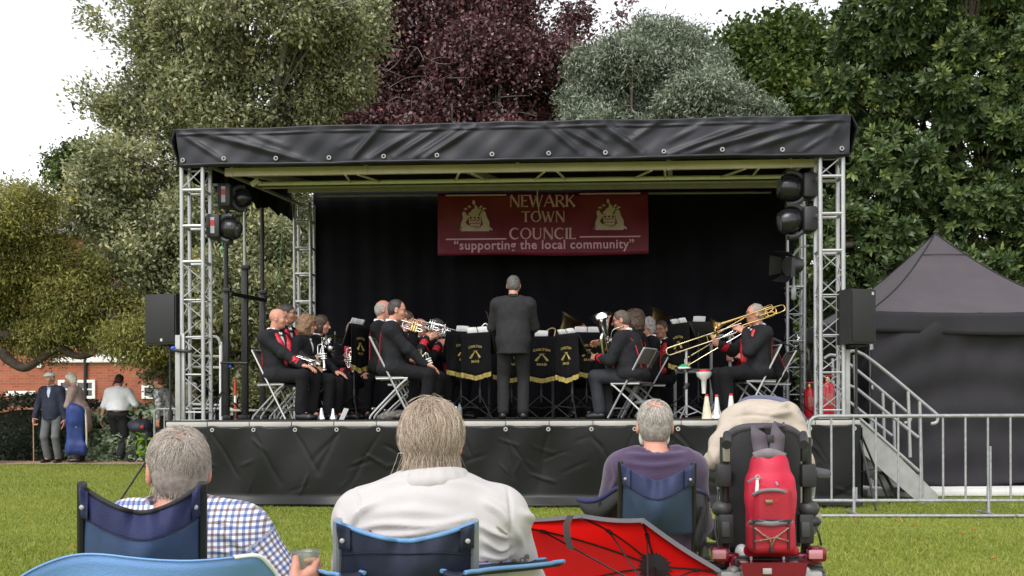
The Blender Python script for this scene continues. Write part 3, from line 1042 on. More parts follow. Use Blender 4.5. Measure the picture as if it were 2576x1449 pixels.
def roof_build():
    nu, nv = 520, 44
    G = []
    for i in range(nu + 1):
        u = i / nu
        top = fas(u, 0)
        row = [top + SV * 4.6 + V((0, 0, .30)), top + SV * 2 + V((0, 0, .17)), top + SV * .5 + V((0, 0, .05)), top + V((0, .12, .02)), top + V((0, .03, .012))]
        row += [fas(u, j / nv) for j in range(nv + 1)]
        b = fas(u, 1)
        row += [b + V((0, .004, -.03)), b + V((0, .06, -.035)), b + V((0, .14, .0))]
        G.append(row)
    mb = MB().sheet(G)
    mb.f = [f[::-1] for f in mb.f]
    cov = mb.build('cover', PVC, roof, world=True, smooth_=180)
    hem = MB()
    hem.tube([fas(i / 120, 1) + V((0, -.012, -.012)) for i in range(121)], .02, 8)
    hem.build('hem', PVC, roof, world=True, smooth_=180)
    for e, px in enumerate((462, 571, 706, 842, 982, 1118, 1257, 1399, 1540, 1684, 1827, 1974, 2118)):
        u = (px - 452) / (2137 - 452)
        c = fas(min(max(u, .004), .996), .885) + V((0, -.022, 0))
        MB().tube([c + V((.021 * math.cos(a), 0, .021 * math.sin(a))) for a in [k * math.pi / 7 for k in range(14)]], .0085, 6, True).build('eyelet', ALUDULL, cov, world=True)
    for s in (0, 1):                         # side flaps
        t, b = fas(s, 0), fas(s, 1)
        o = SU * (-.07 if s == 0 else .07)
        G = []
        for k in range(24):
            v = k / 23 * 4.5
            dz = .3 * v / 4.5
            G.append([t + SV * v + V((0, 0, dz)), (t + b) / 2 + o * 1.3 + SV * v + V((0, 0, dz + .08)), b + o * .2 + SV * v + V((.02 * math.sin(k), 0, dz + .03 * math.sin(k * 1.7)))])
        MB().sheet(G, SU * .006).build('side_flap', PVC, roof, world=True, smooth_=180)
    G = [[fas(i / 20, 0) + SV * (.2 + v) + V((0, .02, -.10 + .30 * v / 4.6)) for v in (0, 1, 2, 3, 4.3)] for i in range(21)]
    MB().sheet(G, (0, 0, .006)).build('added_dark_sheet', DRAPE, roof, world=True, smooth_=180)  # black sheet added under the cover to keep the gaps between beams dark
    # beams
    def beam(p0, p1, a, b, name='beam', m=YELLOWALU, up=V((0, 0, 1))):
        d = (p1 - p0)
        L = d.length
        d.normalize()
        n = d.cross(up).normalized()
        u2 = n.cross(d)
        rot = Matrix((d, n, u2)).transposed()
        MB().box((p0 + p1) / 2, (L, a, b), rot, .004).build(name, m, roof, world=True)
    def lp(px, py, Y): return at(px, py, Y)
    f0, f1 = lp(567, 434, 13.25), lp(2052, 411, 12.8)
    beam(f0, f1, .06, .10, 'front_beam')
    for k, px in enumerate((585, 930, 1315, 1690, 1990)):
        t = (px - 567) / (2052 - 567)
        c = f0.lerp(f1, t)
        MB().box(c + V((0, -.035, .0)), (.03, .01, .12), SROT, .002).build('bracket', YELLOWALU, roof, world=True)
        MB().box(c + V((0, .0, .08)), (.05, .04, .07), SROT, .002).build('hanger', ALUDULL, roof, world=True)
    g0, g1 = lp(650, 462, 13.9), lp(2030, 443, 13.45)
    MB().tube([g0, g1], .028, 12).build('light_bar', WHITEPAINT, roof, world=True)
    h0, h1 = lp(660, 472, 14.6), lp(1990, 455, 14.2)
    MB().tube([h0, h1], .02, 8).build('tie_tube', ALUDULL, roof, world=True)
    wb = MB()
    for t0 in (.22, .415, .56, .74, .895):   # paired struts between the front beam and the tube behind it
        for s in (-1, 1):
            wb.tube([f0.lerp(f1, t0 + s * .011) + V((0, 0, -.05)), g0.lerp(g1, t0 - .02 + s * .028)], .016, 6)
    wb.build('web', YELLOWALU, roof, world=True)
    b0, b1 = lp(725, 476, 15.6), lp(1975, 463, 15.2)
    beam(b0, b1, .06, .10, 'rear_beam', ROOFALU)
    pw = MB()
    for k in range(12):
        c0 = h0.lerp(h1, .04 + k * .083); c1 = b0.lerp(b1, .04 + k * .083)
        pw.tube([c0, c1 + V((0, 0, .05))], .015, 6)
    pw.build('rear_web', ALUDULL, roof, world=True)
    r0, r1 = lp(800, 493, 17.35), lp(1975, 484, 16.9)
    MB().tube([r0, r1], .018, 8).build('rear_bar', ALUDULL, roof, world=True)
    for t in (.02, .41, .76, .98):
        a = f0.lerp(f1, t) + V((0, .05, -.02)); c = r0.lerp(r1, max(0, t)) + V((0, 0, .03))
        beam(a + V((0, 0, .05)), c + V((0, 0, .12)), .06, .10, 'cross_beam', ROOFALU)
    # side valances between front and rear towers
    for (fa, ra, da) in ((LB, LRB, -.17), (RB, RRB, .17)):
        G = []
        for k in range(20):
            t = k / 19
            p = fa.lerp(ra, t) + SU * da * 1.25
            zt = 4.55 + .3 * t
            zb = 4.12 + .25 * t + .05 * math.sin(k * 1.9)
            G.append([V((p.x + .03 * math.sin(k * 1.3), p.y, zt)), V((p.x + .03 * math.sin(k * 1.3 + 1), p.y, zb))])
        MB().sheet(G, SU * .006).build('side_valance', DRAPE, roof, world=True, smooth_=180)
    for (a, b, nm) in ((LB, LRB, 'side_rail'), (RB, RRB, 'side_rail')):
        MB().tube([V((a.x, a.y, 4.30)), V((b.x, b.y, 4.58))], .03, 8).build(nm, ALUDULL, roof, world=True)
roof_build()
fl = thing('flood_lamp', at(641, 459, 13.7), 0, 'small white flood lamp at the end of the bar under the stage roof', 'lamp')
MB().box((0, 0, 0), (.12, .05, .07), Matrix.Rotation(R(-35), 3, 'Y'), .012).build('housing', WHITEPAINT, fl)
MB().box((0, -.03, 0), (.1, .012, .055), Matrix.Rotation(R(-35), 3, 'Y'), .004).build('lens', mat('lamp_glass', (.85, .85, .82), rough=.15, var=.03), fl)
MB().tube([(.03, .02, .02), (.06, .1, .04), (.06, .2, .02)], .01, 6).build('clamp', ALUDULL, fl)

# black backdrop, hung in soft folds
def backdrop():
    a, b = at(788, 488, 17.7), at(1985, 486, 17.0)
    G = []
    for i in range(161):
        t = i / 160
        p = a.lerp(b, t)
        w = .05 * math.sin(t * 61 + 2 * math.sin(t * 17)) + .03 * math.sin(t * 140)
        col = []
        for j in range(13):
            z = 5.0 - (5.0 - DECK) * j / 12
            s = (.25 + .75 * (j / 12)) * w
            if t > .93: s += .6 * (t - .93) / .07 * -1 * (1 - .5 * j / 12) * .6
            col.append(V((p.x, p.y + s, z)))
        G.append(col)
    o = MB().sheet(G, (0, .012, 0)).build('backdrop', DRAPE, smooth_=180)
    tag(o, 'plain black cloth backdrop hanging behind the whole band', 'curtain')
backdrop()

# ------------------------------------------------------------------ the maroon banner
def banner():
    c = at(1366, 563, 16.6)
    Wd = 530 / F * 16.6
    Hd = 157 / F * 16.6
    root = thing('council_banner', c, 0, 'maroon council banner with pale lettering and two coats of arms', 'banner')
    MR = mat('maroon_vinyl', (.21, .012, .046), rough=.5, var=.18, vscale=2.5, bump=.1, bscale=6)
    PL = mat('pale_pink_print', (.88, .50, .68), rough=.6, var=.05)
    CR = mat('cream_print', (.72, .53, .56), rough=.6, var=.08)
    G = [[V((Wd * (i / 60 - .5), .02 * math.sin(i * .23) * math.sin(j * .4 + i * .05) - .004, Hd * (j / 14 - .5) + .012 * math.sin(i * .12) * (j == 0) + (Hd * .012) * (i / 60 - .5))) for j in range(15)] for i in range(61)]
    MB().sheet(G, (0, .01, 0)).build('sheet', MR, root, smooth_=180)
    sx, sz = Wd / 530, Hd / 157
    def P(px, py): return ((px - 1366) * sx, -(py - 563) * sz + (px - 1366) / 530 * Hd * .02)
    yo = -.044
    def stroke(mb, pts, w_):
        """flat stroke of varying width through pts"""
        wl_ = w_ if isinstance(w_, (list, tuple)) else [w_] * len(pts)
        Lr, Rr = [], []
        for i, p in enumerate(pts):
            a, b = pts[max(i - 1, 0)], pts[min(i + 1, len(pts) - 1)]
            dx, dz = b[0] - a[0], b[1] - a[1]
            L = math.hypot(dx, dz) or 1
            nx, nz = -dz / L * wl_[i] / 2, dx / L * wl_[i] / 2
            Lr.append(V((p[0] + nx, yo, p[1] + nz))); Rr.append(V((p[0] - nx, yo, p[1] - nz)))
        mb.sheet([[a, b] for a, b in zip(Lr, Rr)], (0, .003, 0))
    def arc(cx, cz, rx, rz, a0, a1, n=16): return [(cx + rx * math.cos(R(a0 + (a1 - a0) * i / n)), cz + rz * math.sin(R(a0 + (a1 - a0) * i / n))) for i in range(n + 1)]
    # flared capitals, 1 unit tall: list of (points, widths)
    t, k = .16, .075
    fl_ = lambda w0: [w0 * 1.7, w0, w0 * .92, w0, w0 * 1.7]
    ln = lambda a, b: [(a[0] + (b[0] - a[0]) * q, a[1] + (b[1] - a[1]) * q) for q in (0, .08, .5, .92, 1)]
    GL = {
        'N': (.86, [(ln((.1, 0), (.1, 1)), fl_(k)), (ln((.1, 1), (.76, 0)), fl_(t)), (ln((.76, 0), (.76, 1)), fl_(k))]),
        'E': (.62, [(ln((.1, 0), (.1, 1)), fl_(t)), ([(.1, .965), (.5, .965), (.56, .95)], [.08, .07, .13]), ([(.1, .53), (.42, .53), (.47, .53)], [.08, .07, .13]), ([(.1, .035), (.5, .035), (.57, .05)], [.08, .07, .14])]),
        'W': (1.12, [(ln((.03, 1), (.32, 0)), fl_(t)), (ln((.32, 0), (.56, .95)), fl_(k)), (ln((.5, .95), (.76, 0)), fl_(t)), (ln((.76, 0), (1.06, 1)), fl_(k))]),
        'A': (.88, [(ln((.03, 0), (.42, 1)), fl_(k)), (ln((.42, 1), (.82, 0)), fl_(t)), ([(.2, .36), (.64, .36)], k)]),
        'R': (.76, [(ln((.1, 0), (.1, 1)), fl_(t)), ([(.1, .965)] + arc(.33, .74, .26, .225, 90, -90) + [(.1, .515)], [.07] * 5 + [.09, .11, .13, .14, .14, .14, .13, .11, .09] + [.07] * 5), (ln((.3, .5), (.72, 0)), fl_(t))]),
        'K': (.78, [(ln((.1, 0), (.1, 1)), fl_(t)), (ln((.16, .47), (.66, 1)), fl_(k)), (ln((.28, .58), (.72, 0)), fl_(t))]),
        'T': (.76, [(ln((.38, 0), (.38, 1)), fl_(t)), ([(.02, .93), (.08, .965), (.68, .965), (.74, .93)], [.14, .07, .07, .14])]),
        'O': (.94, [(arc(.47, .5, .39, .47, 0, 360, 28), [.15 - .07 * abs(math.sin(math.pi * 2 * i / 28)) for i in range(29)])]),
        'C': (.84, [(arc(.48, .5, .4, .47, 48, 312, 24), [.12, .08] + [.08 + .08 * math.sin(math.pi * i / 20) for i in range(21)] + [.08, .1])]),
        'U': (.84, [([(.12, 1), (.12, .9), (.12, .36)] + arc(.41, .34, .29, .31, 180, 360) + [(.7, .9), (.7, 1)], [.26, .15, .15] + [.15 - .005 * i for i in range(17)] + [.075, .13])]),
        'I': (.26, [(ln((.13, 0), (.13, 1)), fl_(t))]),
        'L': (.6, [(ln((.1, 0), (.1, 1)), fl_(t)), ([(.1, .035), (.48, .035), (.56, .05)], [.08, .07, .15])]),
    }
    mb = MB()
    for word, x0, x1, ytop, ybot in (('NEWARK', 1282, 1447, 492, 521), ('TOWN', 1312, 1421, 533, 559), ('COUNCIL', 1281, 1449, 575, 602)):
        tot = sum(GL[c][0] for c in word) + .07 * (len(word) - 1)
        a, b = P(x0, ybot), P(x1, ytop)
        sxx, szz = (b[0] - a[0]) / tot, (b[1] - a[1])
        cx = a[0]
        for ch in word:
            for pts, wd in GL[ch][1]:
                wl_ = wd if isinstance(wd, list) else [wd] * len(pts)
                stroke(mb, [(cx + p[0] * sxx, a[1] + p[1] * szz) for p in pts], [q * (sxx + szz) * .56 for q in wl_])
            cx += (GL[ch][0] + .07) * sxx
    for (x0, x1, y) in ((1122, 1274, 491), (1458, 1610, 490), (1122, 1274, 601), (1458, 1610, 598)):
        stroke(mb, [P(x0, y), P((x0 + x1) / 2, y), P(x1, y)], .022)
    mb.build('lettering', PL, root, smooth_=0)
    me = text_mesh('\u201csupporting the local community\u201d', .19, .0015, .0035, space=1.08)
    xs = [v.co.x for v in me.vertices]
    k = (1594 - 1142) * sx / (max(xs) - min(xs))
    cxm = (max(xs) + min(xs)) / 2
    b = P(1368, 627)
    for v in me.vertices:
        x, y, z = v.co
        v.co = V((b[0] + (x - cxm) * k, yo - z, b[1] + y * k * 1.05 + (x - cxm) * k * Hd * .02 / Wd))
    link('lettering', me, PL, root)
    # coat of arms: two seated beasts holding a shield, helm and crest above
    for ox in (1197, 1534):
        m1, m2 = MB(), MB()
        U = lambda u, v: P(1197 + (u - 990) / 13.6 + (ox - 1197), 545 + (v - 740) / 13.9)
        def poly(mb, pts, d=0):
            q = [U(*p) for p in pts]
            mb.prism([(a, b) for a, b in q], (0, yo - d, 0), V((1, 0, 0)), V((0, 0, 1)), .003)
        poly(m1, [(470, 1240), (540, 1110), (470, 1060), (500, 940), (560, 790), (530, 660), (540, 570), (640, 560), (660, 640), (720, 700), (760, 690), (740, 780), (640, 930), (700, 1010), (790, 1060), (980, 1170), (1140, 1110), (1180, 1060), (1240, 1010), (1190, 860), (1180, 740), (1130, 700), (1190, 560), (1280, 540), (1330, 600), (1370, 760), (1440, 880), (1460, 980), (1450, 1100), (1480, 1180), (1440, 1250)])
        poly(m1, [(750, 700), (1160, 700), (1170, 960), (1120, 1090), (970, 1160), (820, 1080), (760, 950)], .001)
        poly(m1, [(720, 640), (820, 560), (880, 480), (980, 450), (1110, 470), (1190, 520), (1120, 600), (1080, 690), (960, 720), (800, 690)], .0005)
        poly(m1, [(940, 470), (960, 330), (880, 290), (880, 190), (930, 150), (975, 230), (960, 300), (1040, 380), (1080, 460)], .0008)
        poly(m1, [(700, 380), (790, 335), (840, 420), (760, 415)]); poly(m1, [(570, 470), (660, 420), (730, 475), (640, 500)])
        poly(m1, [(1100, 420), (1180, 340), (1230, 380), (1150, 470), (1150, 520)]); poly(m1, [(1200, 500), (1260, 420), (1370, 460), (1280, 500), (1215, 540)])
        poly(m1, [(400, 1220), (490, 1100), (530, 1120)]); poly(m1, [(1420, 1110), (1470, 1090), (1570, 1180), (1550, 1230), (1510, 1220)])
        for (v0, w0) in ((865, 28), (970, 26), (1085, 24)):
            x0, x1 = (780, 1140) if v0 < 1050 else (840, 1090)
            top = [(x0 + (x1 - x0) * i / 12, v0 - w0 / 2 + 14 * math.sin(i * 1.57)) for i in range(13)]
            bot = [(p[0], p[1] + w0) for p in reversed(top)]
            poly(m2, (top + bot), .003)
        for a in ((790, 740, 860, 815), (920, 745, 990, 810), (1050, 745, 1125, 815)):
            poly(m2, [(a[0], a[1]), (a[2], a[1]), (a[2], a[3]), (a[0], a[3])], .003)
        poly(m2, [(700, 860), (735, 850), (770, 1020), (735, 1020)], .003); poly(m2, [(1190, 860), (1215, 930), (1195, 1040), (1150, 1040)], .003)
        c_ = m1.build('crest', CR, root, smooth_=0)
        m2.build('crest_detail', MR, c_, smooth_=0)
banner()
st = MB().tube([at(1352, 470, 16.4), at(1352, 488, 16.4), at(1354, 515, 16.45), at(1357, 545, 16.5)], .008, 5).build('cord', mat('white_cord', (.7, .68, .62), rough=.8))
tag(st, 'white cord hanging down over the maroon banner', 'cord')
# ------------------------------------------------------------------ foliage
def leaf_mesh(name, pos, dr, nm, L, W, tint, m, parent=None, fold=.25, world=True, mid=.45):
    dr = dr / (np.linalg.norm(dr, axis=1)[:, None] + 1e-9)
    sd = np.cross(dr, nm)
    sd /= np.linalg.norm(sd, axis=1)[:, None] + 1e-9
    nn = np.cross(sd, dr)
    b = pos
    t = pos + dr * L[:, None]
    c = pos + dr * (L * mid)[:, None] + nn * (W * fold)[:, None]
    l, r = c + sd * (W * .5)[:, None], c - sd * (W * .5)[:, None]
    v = np.stack([b, r, t, l], 1).reshape(-1, 3)
    f = np.arange(len(v)).reshape(-1, 4)
    me = np_mesh(name, v, f, np.repeat(tint, 4))
    return link(name, me, m, parent, world=world and parent is not None)

def crown_points(lobes, n, g, deep=.10, core=.25):
    C = np.array([l[0] for l in lobes]); Rr = np.array([l[1] for l in lobes])
    wt = (Rr.prod(1)) ** (2 / 3)
    out_p, out_n = [], []
    tot = 0
    while tot < n:
        k = g.choice(len(lobes), n, p=wt / wt.sum())
        d = g.normal(size=(n, 3))
        d /= np.linalg.norm(d, axis=1)[:, None]
        s = 1 - np.abs(g.normal(0, deep, n))
        q = g.random(n) < core
        s[q] = g.uniform(.35, .85, q.sum())
        p = C[k] + d * Rr[k] * s[:, None]
        ins = np.min(np.linalg.norm((p[:, None] - C[None]) / Rr[None], axis=2) + 10 * (np.arange(len(lobes))[None] == k[:, None]), axis=1)
        ok = (ins > .8) | q | (g.random(n) < .15)
        nn = d / Rr[k]
        nn /= np.linalg.norm(nn, axis=1)[:, None]
        out_p.append(p[ok]); out_n.append(nn[ok])
        tot += ok.sum()
    return np.concatenate(out_p)[:n], np.concatenate(out_n)[:n]

def crown(name, lobes, ncl, per, rc, L, W, m, parent, seed, out=.8, rnd=.7, droop=-.1, flat=.6, deep=.1, core=.25, tvar=.16, cvar=.14, fold=.25, rosette=False, sprigs=None, mid=.45, tbase=.5):
    g = np.random.default_rng(seed)
    P, N = crown_points(lobes, ncl, g, deep, core)
    N = N + g.normal(size=N.shape) * .25 + np.array((0, 0, .15))
    N /= np.linalg.norm(N, axis=1)[:, None]
    if sprigs is not None:
        for (a, b, k) in sprigs:
            a, b = np.array(a), np.array(b)
            t = g.uniform(0, 1, k)[:, None]
            q = a + (b - a) * t + g.normal(size=(k, 3)) * rc * .35
            P = np.concatenate([P, q]); N = np.concatenate([N, np.tile((b - a) / np.linalg.norm(b - a), (k, 1))])
    n = len(P)
    cl_t = tbase + g.normal(0, cvar, n)
    if rosette:
        k = per
        a = np.tile(np.arange(k) * 2.4, n) + np.repeat(g.uniform(0, 6.28, n), k)
        el = np.tile(np.linspace(.15, 1.05, k), n) + g.normal(0, .12, n * k)
        NN = np.repeat(N, k, 0)
        u = np.cross(NN, np.array((.3, .5, .81))); u /= np.linalg.norm(u, axis=1)[:, None] + 1e-9
        v = np.cross(NN, u)
        dr = NN * np.sin(el)[:, None] + (u * np.cos(a)[:, None] + v * np.sin(a)[:, None]) * np.cos(el)[:, None]
        pos = np.repeat(P, k, 0) + NN * np.tile(np.linspace(-.03, .02, k), n)[:, None]
        nm = NN + g.normal(size=NN.shape) * .15
    else:
        k = per
        NN = np.repeat(N, k, 0)
        off = g.normal(size=(n * k, 3)) * rc
        off -= NN * (off * NN).sum(1)[:, None] * (1 - flat)
        pos = np.repeat(P, k, 0) + off
        dr = NN * out + g.normal(size=(n * k, 3)) * rnd + np.array((0, 0, droop))
        nm = np.array((0, 0, 1.0)) * .8 + NN * .5 + g.normal(size=(n * k, 3)) * .5
    tt = np.clip(np.repeat(cl_t, k) + g.normal(0, tvar, n * k), 0, 1)
    LL = L * g.uniform(.65, 1.25, n * k)
    return leaf_mesh(name, pos, dr, nm, LL, LL * W, tt, m, parent, fold, mid=mid)

def lobes_px(lst, Y, dy=1.0, seed=0, depth=.9, sub=9):
    g = np.random.default_rng(seed)
    out = []
    for i, l in enumerate(lst):
        yy = Y + (l[4] if len(l) > 4 else g.uniform(-dy, dy))
        c = at(l[0], l[1], yy)
        rx, rz = l[2] / F * yy, l[3] / F * yy
        rad = np.array((rx, (rx + rz) / 2 * depth, rz))
        out.append((np.array(c), rad * (.86 if sub else 1)))
        for _ in range(sub):
            d = g.normal(size=3)
            d[1] -= .5
            d /= np.linalg.norm(d)
            k = g.uniform(.22, .42)
            out.append((np.array(c) + d * rad * (1.10 - k * .8), rad.mean() * np.array((k, k, k * .8))))
    return out

BARK = mat('dark_bark', (.05, .037, .028), rough=.95, var=.4, vscale=12, bump=.8, bscale=30)
BARKG = mat('grey_bark', (.16, .14, .12), rough=.95, var=.3, vscale=12, bump=.6, bscale=30)
def trunk(root, base, top, r, lobes, m, seed, nb=None, twig=.012):
    g = random.Random(seed)
    mb = MB()
    base, top = V(base), V(top)
    pts = [base.lerp(top, t) + V((g.uniform(-.15, .15) * t, g.uniform(-.15, .15) * t, 0)) for t in (0, .15, .3, .5, .7, 1)]
    pts[0] += V((0, 0, -.1))
    path = bez(pts, 6)
    mb.tube(path, [r * (1.35 - t / len(path) * 2.2 if t < 2 else 1 - .85 * t / len(path)) for t in range(len(path))], 10)
    for (c, rr) in [q for q in lobes if q[1].mean() > .45][:nb]:
        c = V(c)
        a = path[int(len(path) * g.uniform(.25, .8))]
        mid = a.lerp(c, .5) + V((g.uniform(-.3, .3), g.uniform(-.3, .3), g.uniform(.0, .4)))
        p = bez([a, mid, c], 6)
        mb.tube(p, [r * .32 * (1 - .8 * i / len(p)) + twig for i in range(len(p))], 6)
        for _ in range(5):
            d = V((g.gauss(0, 1) * rr[0], g.gauss(0, 1) * rr[1], g.gauss(0, 1) * rr[2])) * .55
            s_ = p[g.randrange(4, len(p))]
            q = bez([s_, s_.lerp(c + d, .5) + V((0, 0, .15)), c + d], 4)
            mb.tube(q, [r * .09 * (1 - .8 * i / len(q)) + twig * .5 for i in range(len(q))], 5)
    return mb.build('trunk', m, root, world=True, smooth_=180)

def tree(label, base, rz, name='tree'):
    return thing(name, (base[0], base[1], gz(base[0], base[1])), 0, label, 'tree')

# variegated holly
HY_ = 20.8
hl = lobes_px([(650, 40, 260, 170), (850, 100, 110, 150), (440, 90, 120, 110), (640, 250, 260, 140), (420, 235, 130, 90), (320, 275, 70, 55), (785, 265, 65, 65), (500, 400, 220, 130), (300, 400, 100, 70), (660, 430, 150, 140), (235, 490, 80, 75), (400, 560, 200, 130), (620, 600, 190, 140), (330, 660, 130, 100), (520, 760, 190, 130), (690, 780, 120, 150), (430, 850, 110, 80), (620, 900, 150, 110), (750, 650, 80, 150), (900, 20, 75, 90), (560, -120, 300, 120), (480, 950, 110, 70), (690, 980, 130, 60)], HY_, .8, 3)
HOLLY = leafmat('variegated_leaves', [(0, (.05, .064, .027)), (.3, (.155, .175, .075)), (.55, (.32, .335, .175)), (.8, (.54, .55, .36)), (1, (.54, .46, .15))], rough=.5, spec=.35, transl=.3)
t = tree('tall variegated holly tree with cream edged leaves rising behind the left stage truss', at(560, 1100, 21.6), 0)
sp_ = [(at(420, 110, 20.5), at(190, 42, 20.2), 14), (at(430, 150, 20.5), at(250, 80, 20.2), 10), (at(330, 290, 20.5), at(170, 250, 20.2), 14), (at(330, 330, 20.5), at(205, 215, 20.2), 10), (at(260, 450, 20.5), at(150, 420, 20.2), 10), (at(400, 60, 20.5), at(275, -5, 20.2), 10)]
crown('crown', hl, 5200, 44, .15, .098, .52, HOLLY, t, 21, sprigs=sp_, core=.40, tvar=.15, cvar=.15, out=.9, tbase=.53)
trunk(t, (at(560, 1100, 21.6).x, 21.6, .2), at(600, 150, 21.6), .26, hl, BARKG, 4)
tw = MB()
for a, b, _ in sp_: tw.tube(bez([a, V(a).lerp(V(b), .5) + V((0, 0, -.03)), b], 5), [.014 - .001 * i for i in range(11)], 5)
for pts in ([(415, 190), (320, 130), (250, 125)], [(420, 205), (330, 215), (240, 225), (180, 235)], [(420, 245), (370, 245), (330, 225)], [(560, 60), (480, 60), (430, 55)]):
    tw.tube(bez([at(x, y, 20.4) for x, y in pts], 5), .006, 4)
tw.build('twigs', BARKG, t, world=True)
# fresh green ash branch low on the left
gl = lobes_px([(235, 440, 95, 85), (175, 425, 50, 35), (300, 500, 80, 60), (210, 530, 60, 45)], 22.5, .3, 8)
GREENL = leafmat('mid_green_leaves', [(0, (.018, .034, .008)), (.4, (.055, .088, .02)), (.7, (.115, .16, .035)), (1, (.21, .25, .065))], rough=.45, spec=.35, transl=.3)
t = tree('fresh green leafy tree half hidden by the variegated holly, nearest the brick roof', at(480, 1100, 22.8), 0)
crown('crown', gl, 420, 30, .17, .10, .55, GREENL, t, 5, droop=-.35)
trunk(t, (at(480, 1100, 22.8).x, 22.8, .2), at(290, 470, 22.6), .11, gl, BARKG, 9)

# copper beech
bl = lobes_px([(1100, 60, 240, 180), (950, 250, 130, 120), (1250, 190, 200, 140), (1150, 320, 260, 80), (1390, 170, 80, 80), (1000, 60, 110, 120), (1320, 320, 120, 70), (1430, 235, 60, 50), (930, 140, 80, 70), (1230, 40, 110, 120), (880, 320, 90, 60), (1130, 430, 250, 100)], 27.0, 1.4, 13)
COPPER = leafmat('copper_leaves', [(0, (.018, .010, .012)), (.4, (.095, .042, .045)), (.7, (.17, .075, .08)), (.9, (.26, .14, .135)), (1, (.27, .06, .055))], rough=.42, spec=.5, transl=.15)
t = tree('dark purple copper beech tree rising over the middle of the stage roof', at(1130, 1100, 28), 0)
sp_ = [(at(1330, 130, 26.5), at(1365, -10, 26.3), 10), (at(1420, 150, 26.5), at(1470, 5, 26.3), 12), (at(1300, 70, 26.5), at(1330, -20, 26.3), 8), (at(1430, 190, 26.5), at(1510, 95, 26.3), 12), (at(1550, 20, 26.5), at(1585, 60, 26.5), 4), (at(1405, 40, 26.5), at(1500, 25, 26.5), 9), (at(1450, 70, 26.5), at(1440, 20, 26.5), 6), (at(1370, 90, 26.5), at(1440, 60, 26.5), 8)]
crown('crown', bl, 3600, 40, .22, .125, .58, COPPER, t, 31, sprigs=sp_, core=.36, tvar=.17, cvar=.12, out=.4, rnd=.9, droop=-.35, tbase=.5)
trunk(t, (at(1130, 1100, 28).x, 28, .2), at(1150, 60, 28), .3, bl, BARKG, 14)
tw = MB()
g_ = random.Random(5)
for k in range(46):                      # pale bare twigs that show against the dark leaves
    x, y = g_.uniform(930, 1360), g_.uniform(120, 300)
    a = at(x, y, 25.3 + g_.uniform(-.3, .5))
    d = V((g_.gauss(0, .5), g_.gauss(0, .1), g_.gauss(.05, .25)))
    tw.tube(bez([a, a + d * .5 + V((0, 0, g_.uniform(-.12, .12))), a + d], 4), [.012, .011, .011, .010, .009, .008, .007, .006, .005], 4)
for a, b, _ in sp_: tw.tube([a, b], [.02, .007], 5)
tw.build('twigs', BARKG, t, world=True)

# silver leaved pear
pl = lobes_px([(1620, 190, 180, 120), (1790, 275, 140, 85), (1510, 280, 105, 85), (1670, 120, 90, 75), (1890, 305, 80, 40), (1560, 340, 150, 60), (1740, 190, 80, 80), (1560, 180, 70, 70), (1650, 400, 220, 90)], 24.2, .9, 23)
SILVER = leafmat('silver_leaves', [(0, (.06, .075, .05)), (.35, (.17, .20, .14)), (.7, (.35, .39, .29)), (1, (.5, .54, .45))], rough=.6, spec=.25, transl=.2)
t = tree('silvery grey willow leaved pear tree over the stage roof beside the copper beech', at(1650, 1100, 24.8), 0)
sp_ = [(at(1700, 100, 24), at(1705, 50, 24), 6), (at(1745, 120, 24), at(1760, 60, 24), 8), (at(1640, 90, 24), at(1620, 55, 24), 6), (at(1790, 200, 24), at(1815, 165, 24), 6), (at(1900, 280, 24), at(1965, 275, 24), 8)]
crown('crown', pl, 4000, 44, .15, .12, .26, SILVER, t, 41, sprigs=sp_, core=.36, tvar=.17, cvar=.14, out=.5, rnd=.8, droop=-.45, tbase=.5)
trunk(t, (at(1650, 1100, 24.8).x, 24.8, .2), at(1640, 200, 24.6), .16, pl, BARKG, 24)

# green maple behind
ml = lobes_px([(1950, 130, 100, 80), (2060, 200, 140, 110), (1900, 240, 100, 80), (2000, 300, 150, 90), (1850, 130, 55, 55), (1870, 190, 80, 60), (2010, 100, 60, 50)], 33, 1.2, 33)
t = tree('mid green maple tree filling the gap between the silver pear and the glossy evergreen', at(1980, 1100, 33.5), 0)
crown('crown', ml, 1300, 36, .30, .17, .7, GREENL, t, 51, core=.3, droop=-.5, tvar=.15, cvar=.12, tbase=.48)
trunk(t, (at(1980, 1100, 33.5).x, 33.5, .2), at(1980, 150, 33.5), .25, ml, BARKG, 34)

# glossy broad-leaved evergreen on the right
el_ = lobes_px([(2300, 60, 230, 170), (2200, 230, 150, 120), (2440, 250, 210, 180), (2240, 430, 150, 130), (2420, 520, 180, 150), (2210, 600, 120, 120), (2580, 150, 150, 190), (2580, 520, 150, 180), (2350, 720, 230, 110), (2110, 540, 80, 110), (2100, 760, 90, 130), (2500, 800, 190, 140), (2160, 90, 80, 80), (2110, 230, 65, 60), (2150, 360, 90, 90), (2300, 950, 260, 140), (2060, 920, 80, 120), (2035, 640, 70, 110), (2030, 480, 60, 90), (2030, 780, 60, 110), (2000, 985, 80, 60), (2680, 780, 160, 260), (2480, -60, 260, 120), (2560, 1040, 200, 120), (2250, 1080, 200, 90), (2420, 830, 260, 150, 1.0), (2620, 1000, 160, 150, .8)], 19.9, .55, 43, .8, 4)
EVER = leafmat('glossy_evergreen_leaves', [(0, (.02, .036, .014)), (.4, (.062, .10, .034)), (.66, (.12, .165, .052)), (.84, (.24, .30, .08)), (1, (.38, .41, .12))], rough=.38, spec=.35, transl=.15)
t = tree('huge glossy dark evergreen with whorls of long leaves behind the black gazebo', at(2400, 1100, 20.6), 0)
sp_ = [(at(2060, 200, 19.6), at(2010, 50, 19.5), 5), (at(2120, 120, 19.6), at(2045, 5, 19.5), 7), (at(2060, 250, 19.6), at(2010, 220, 19.5), 4)]
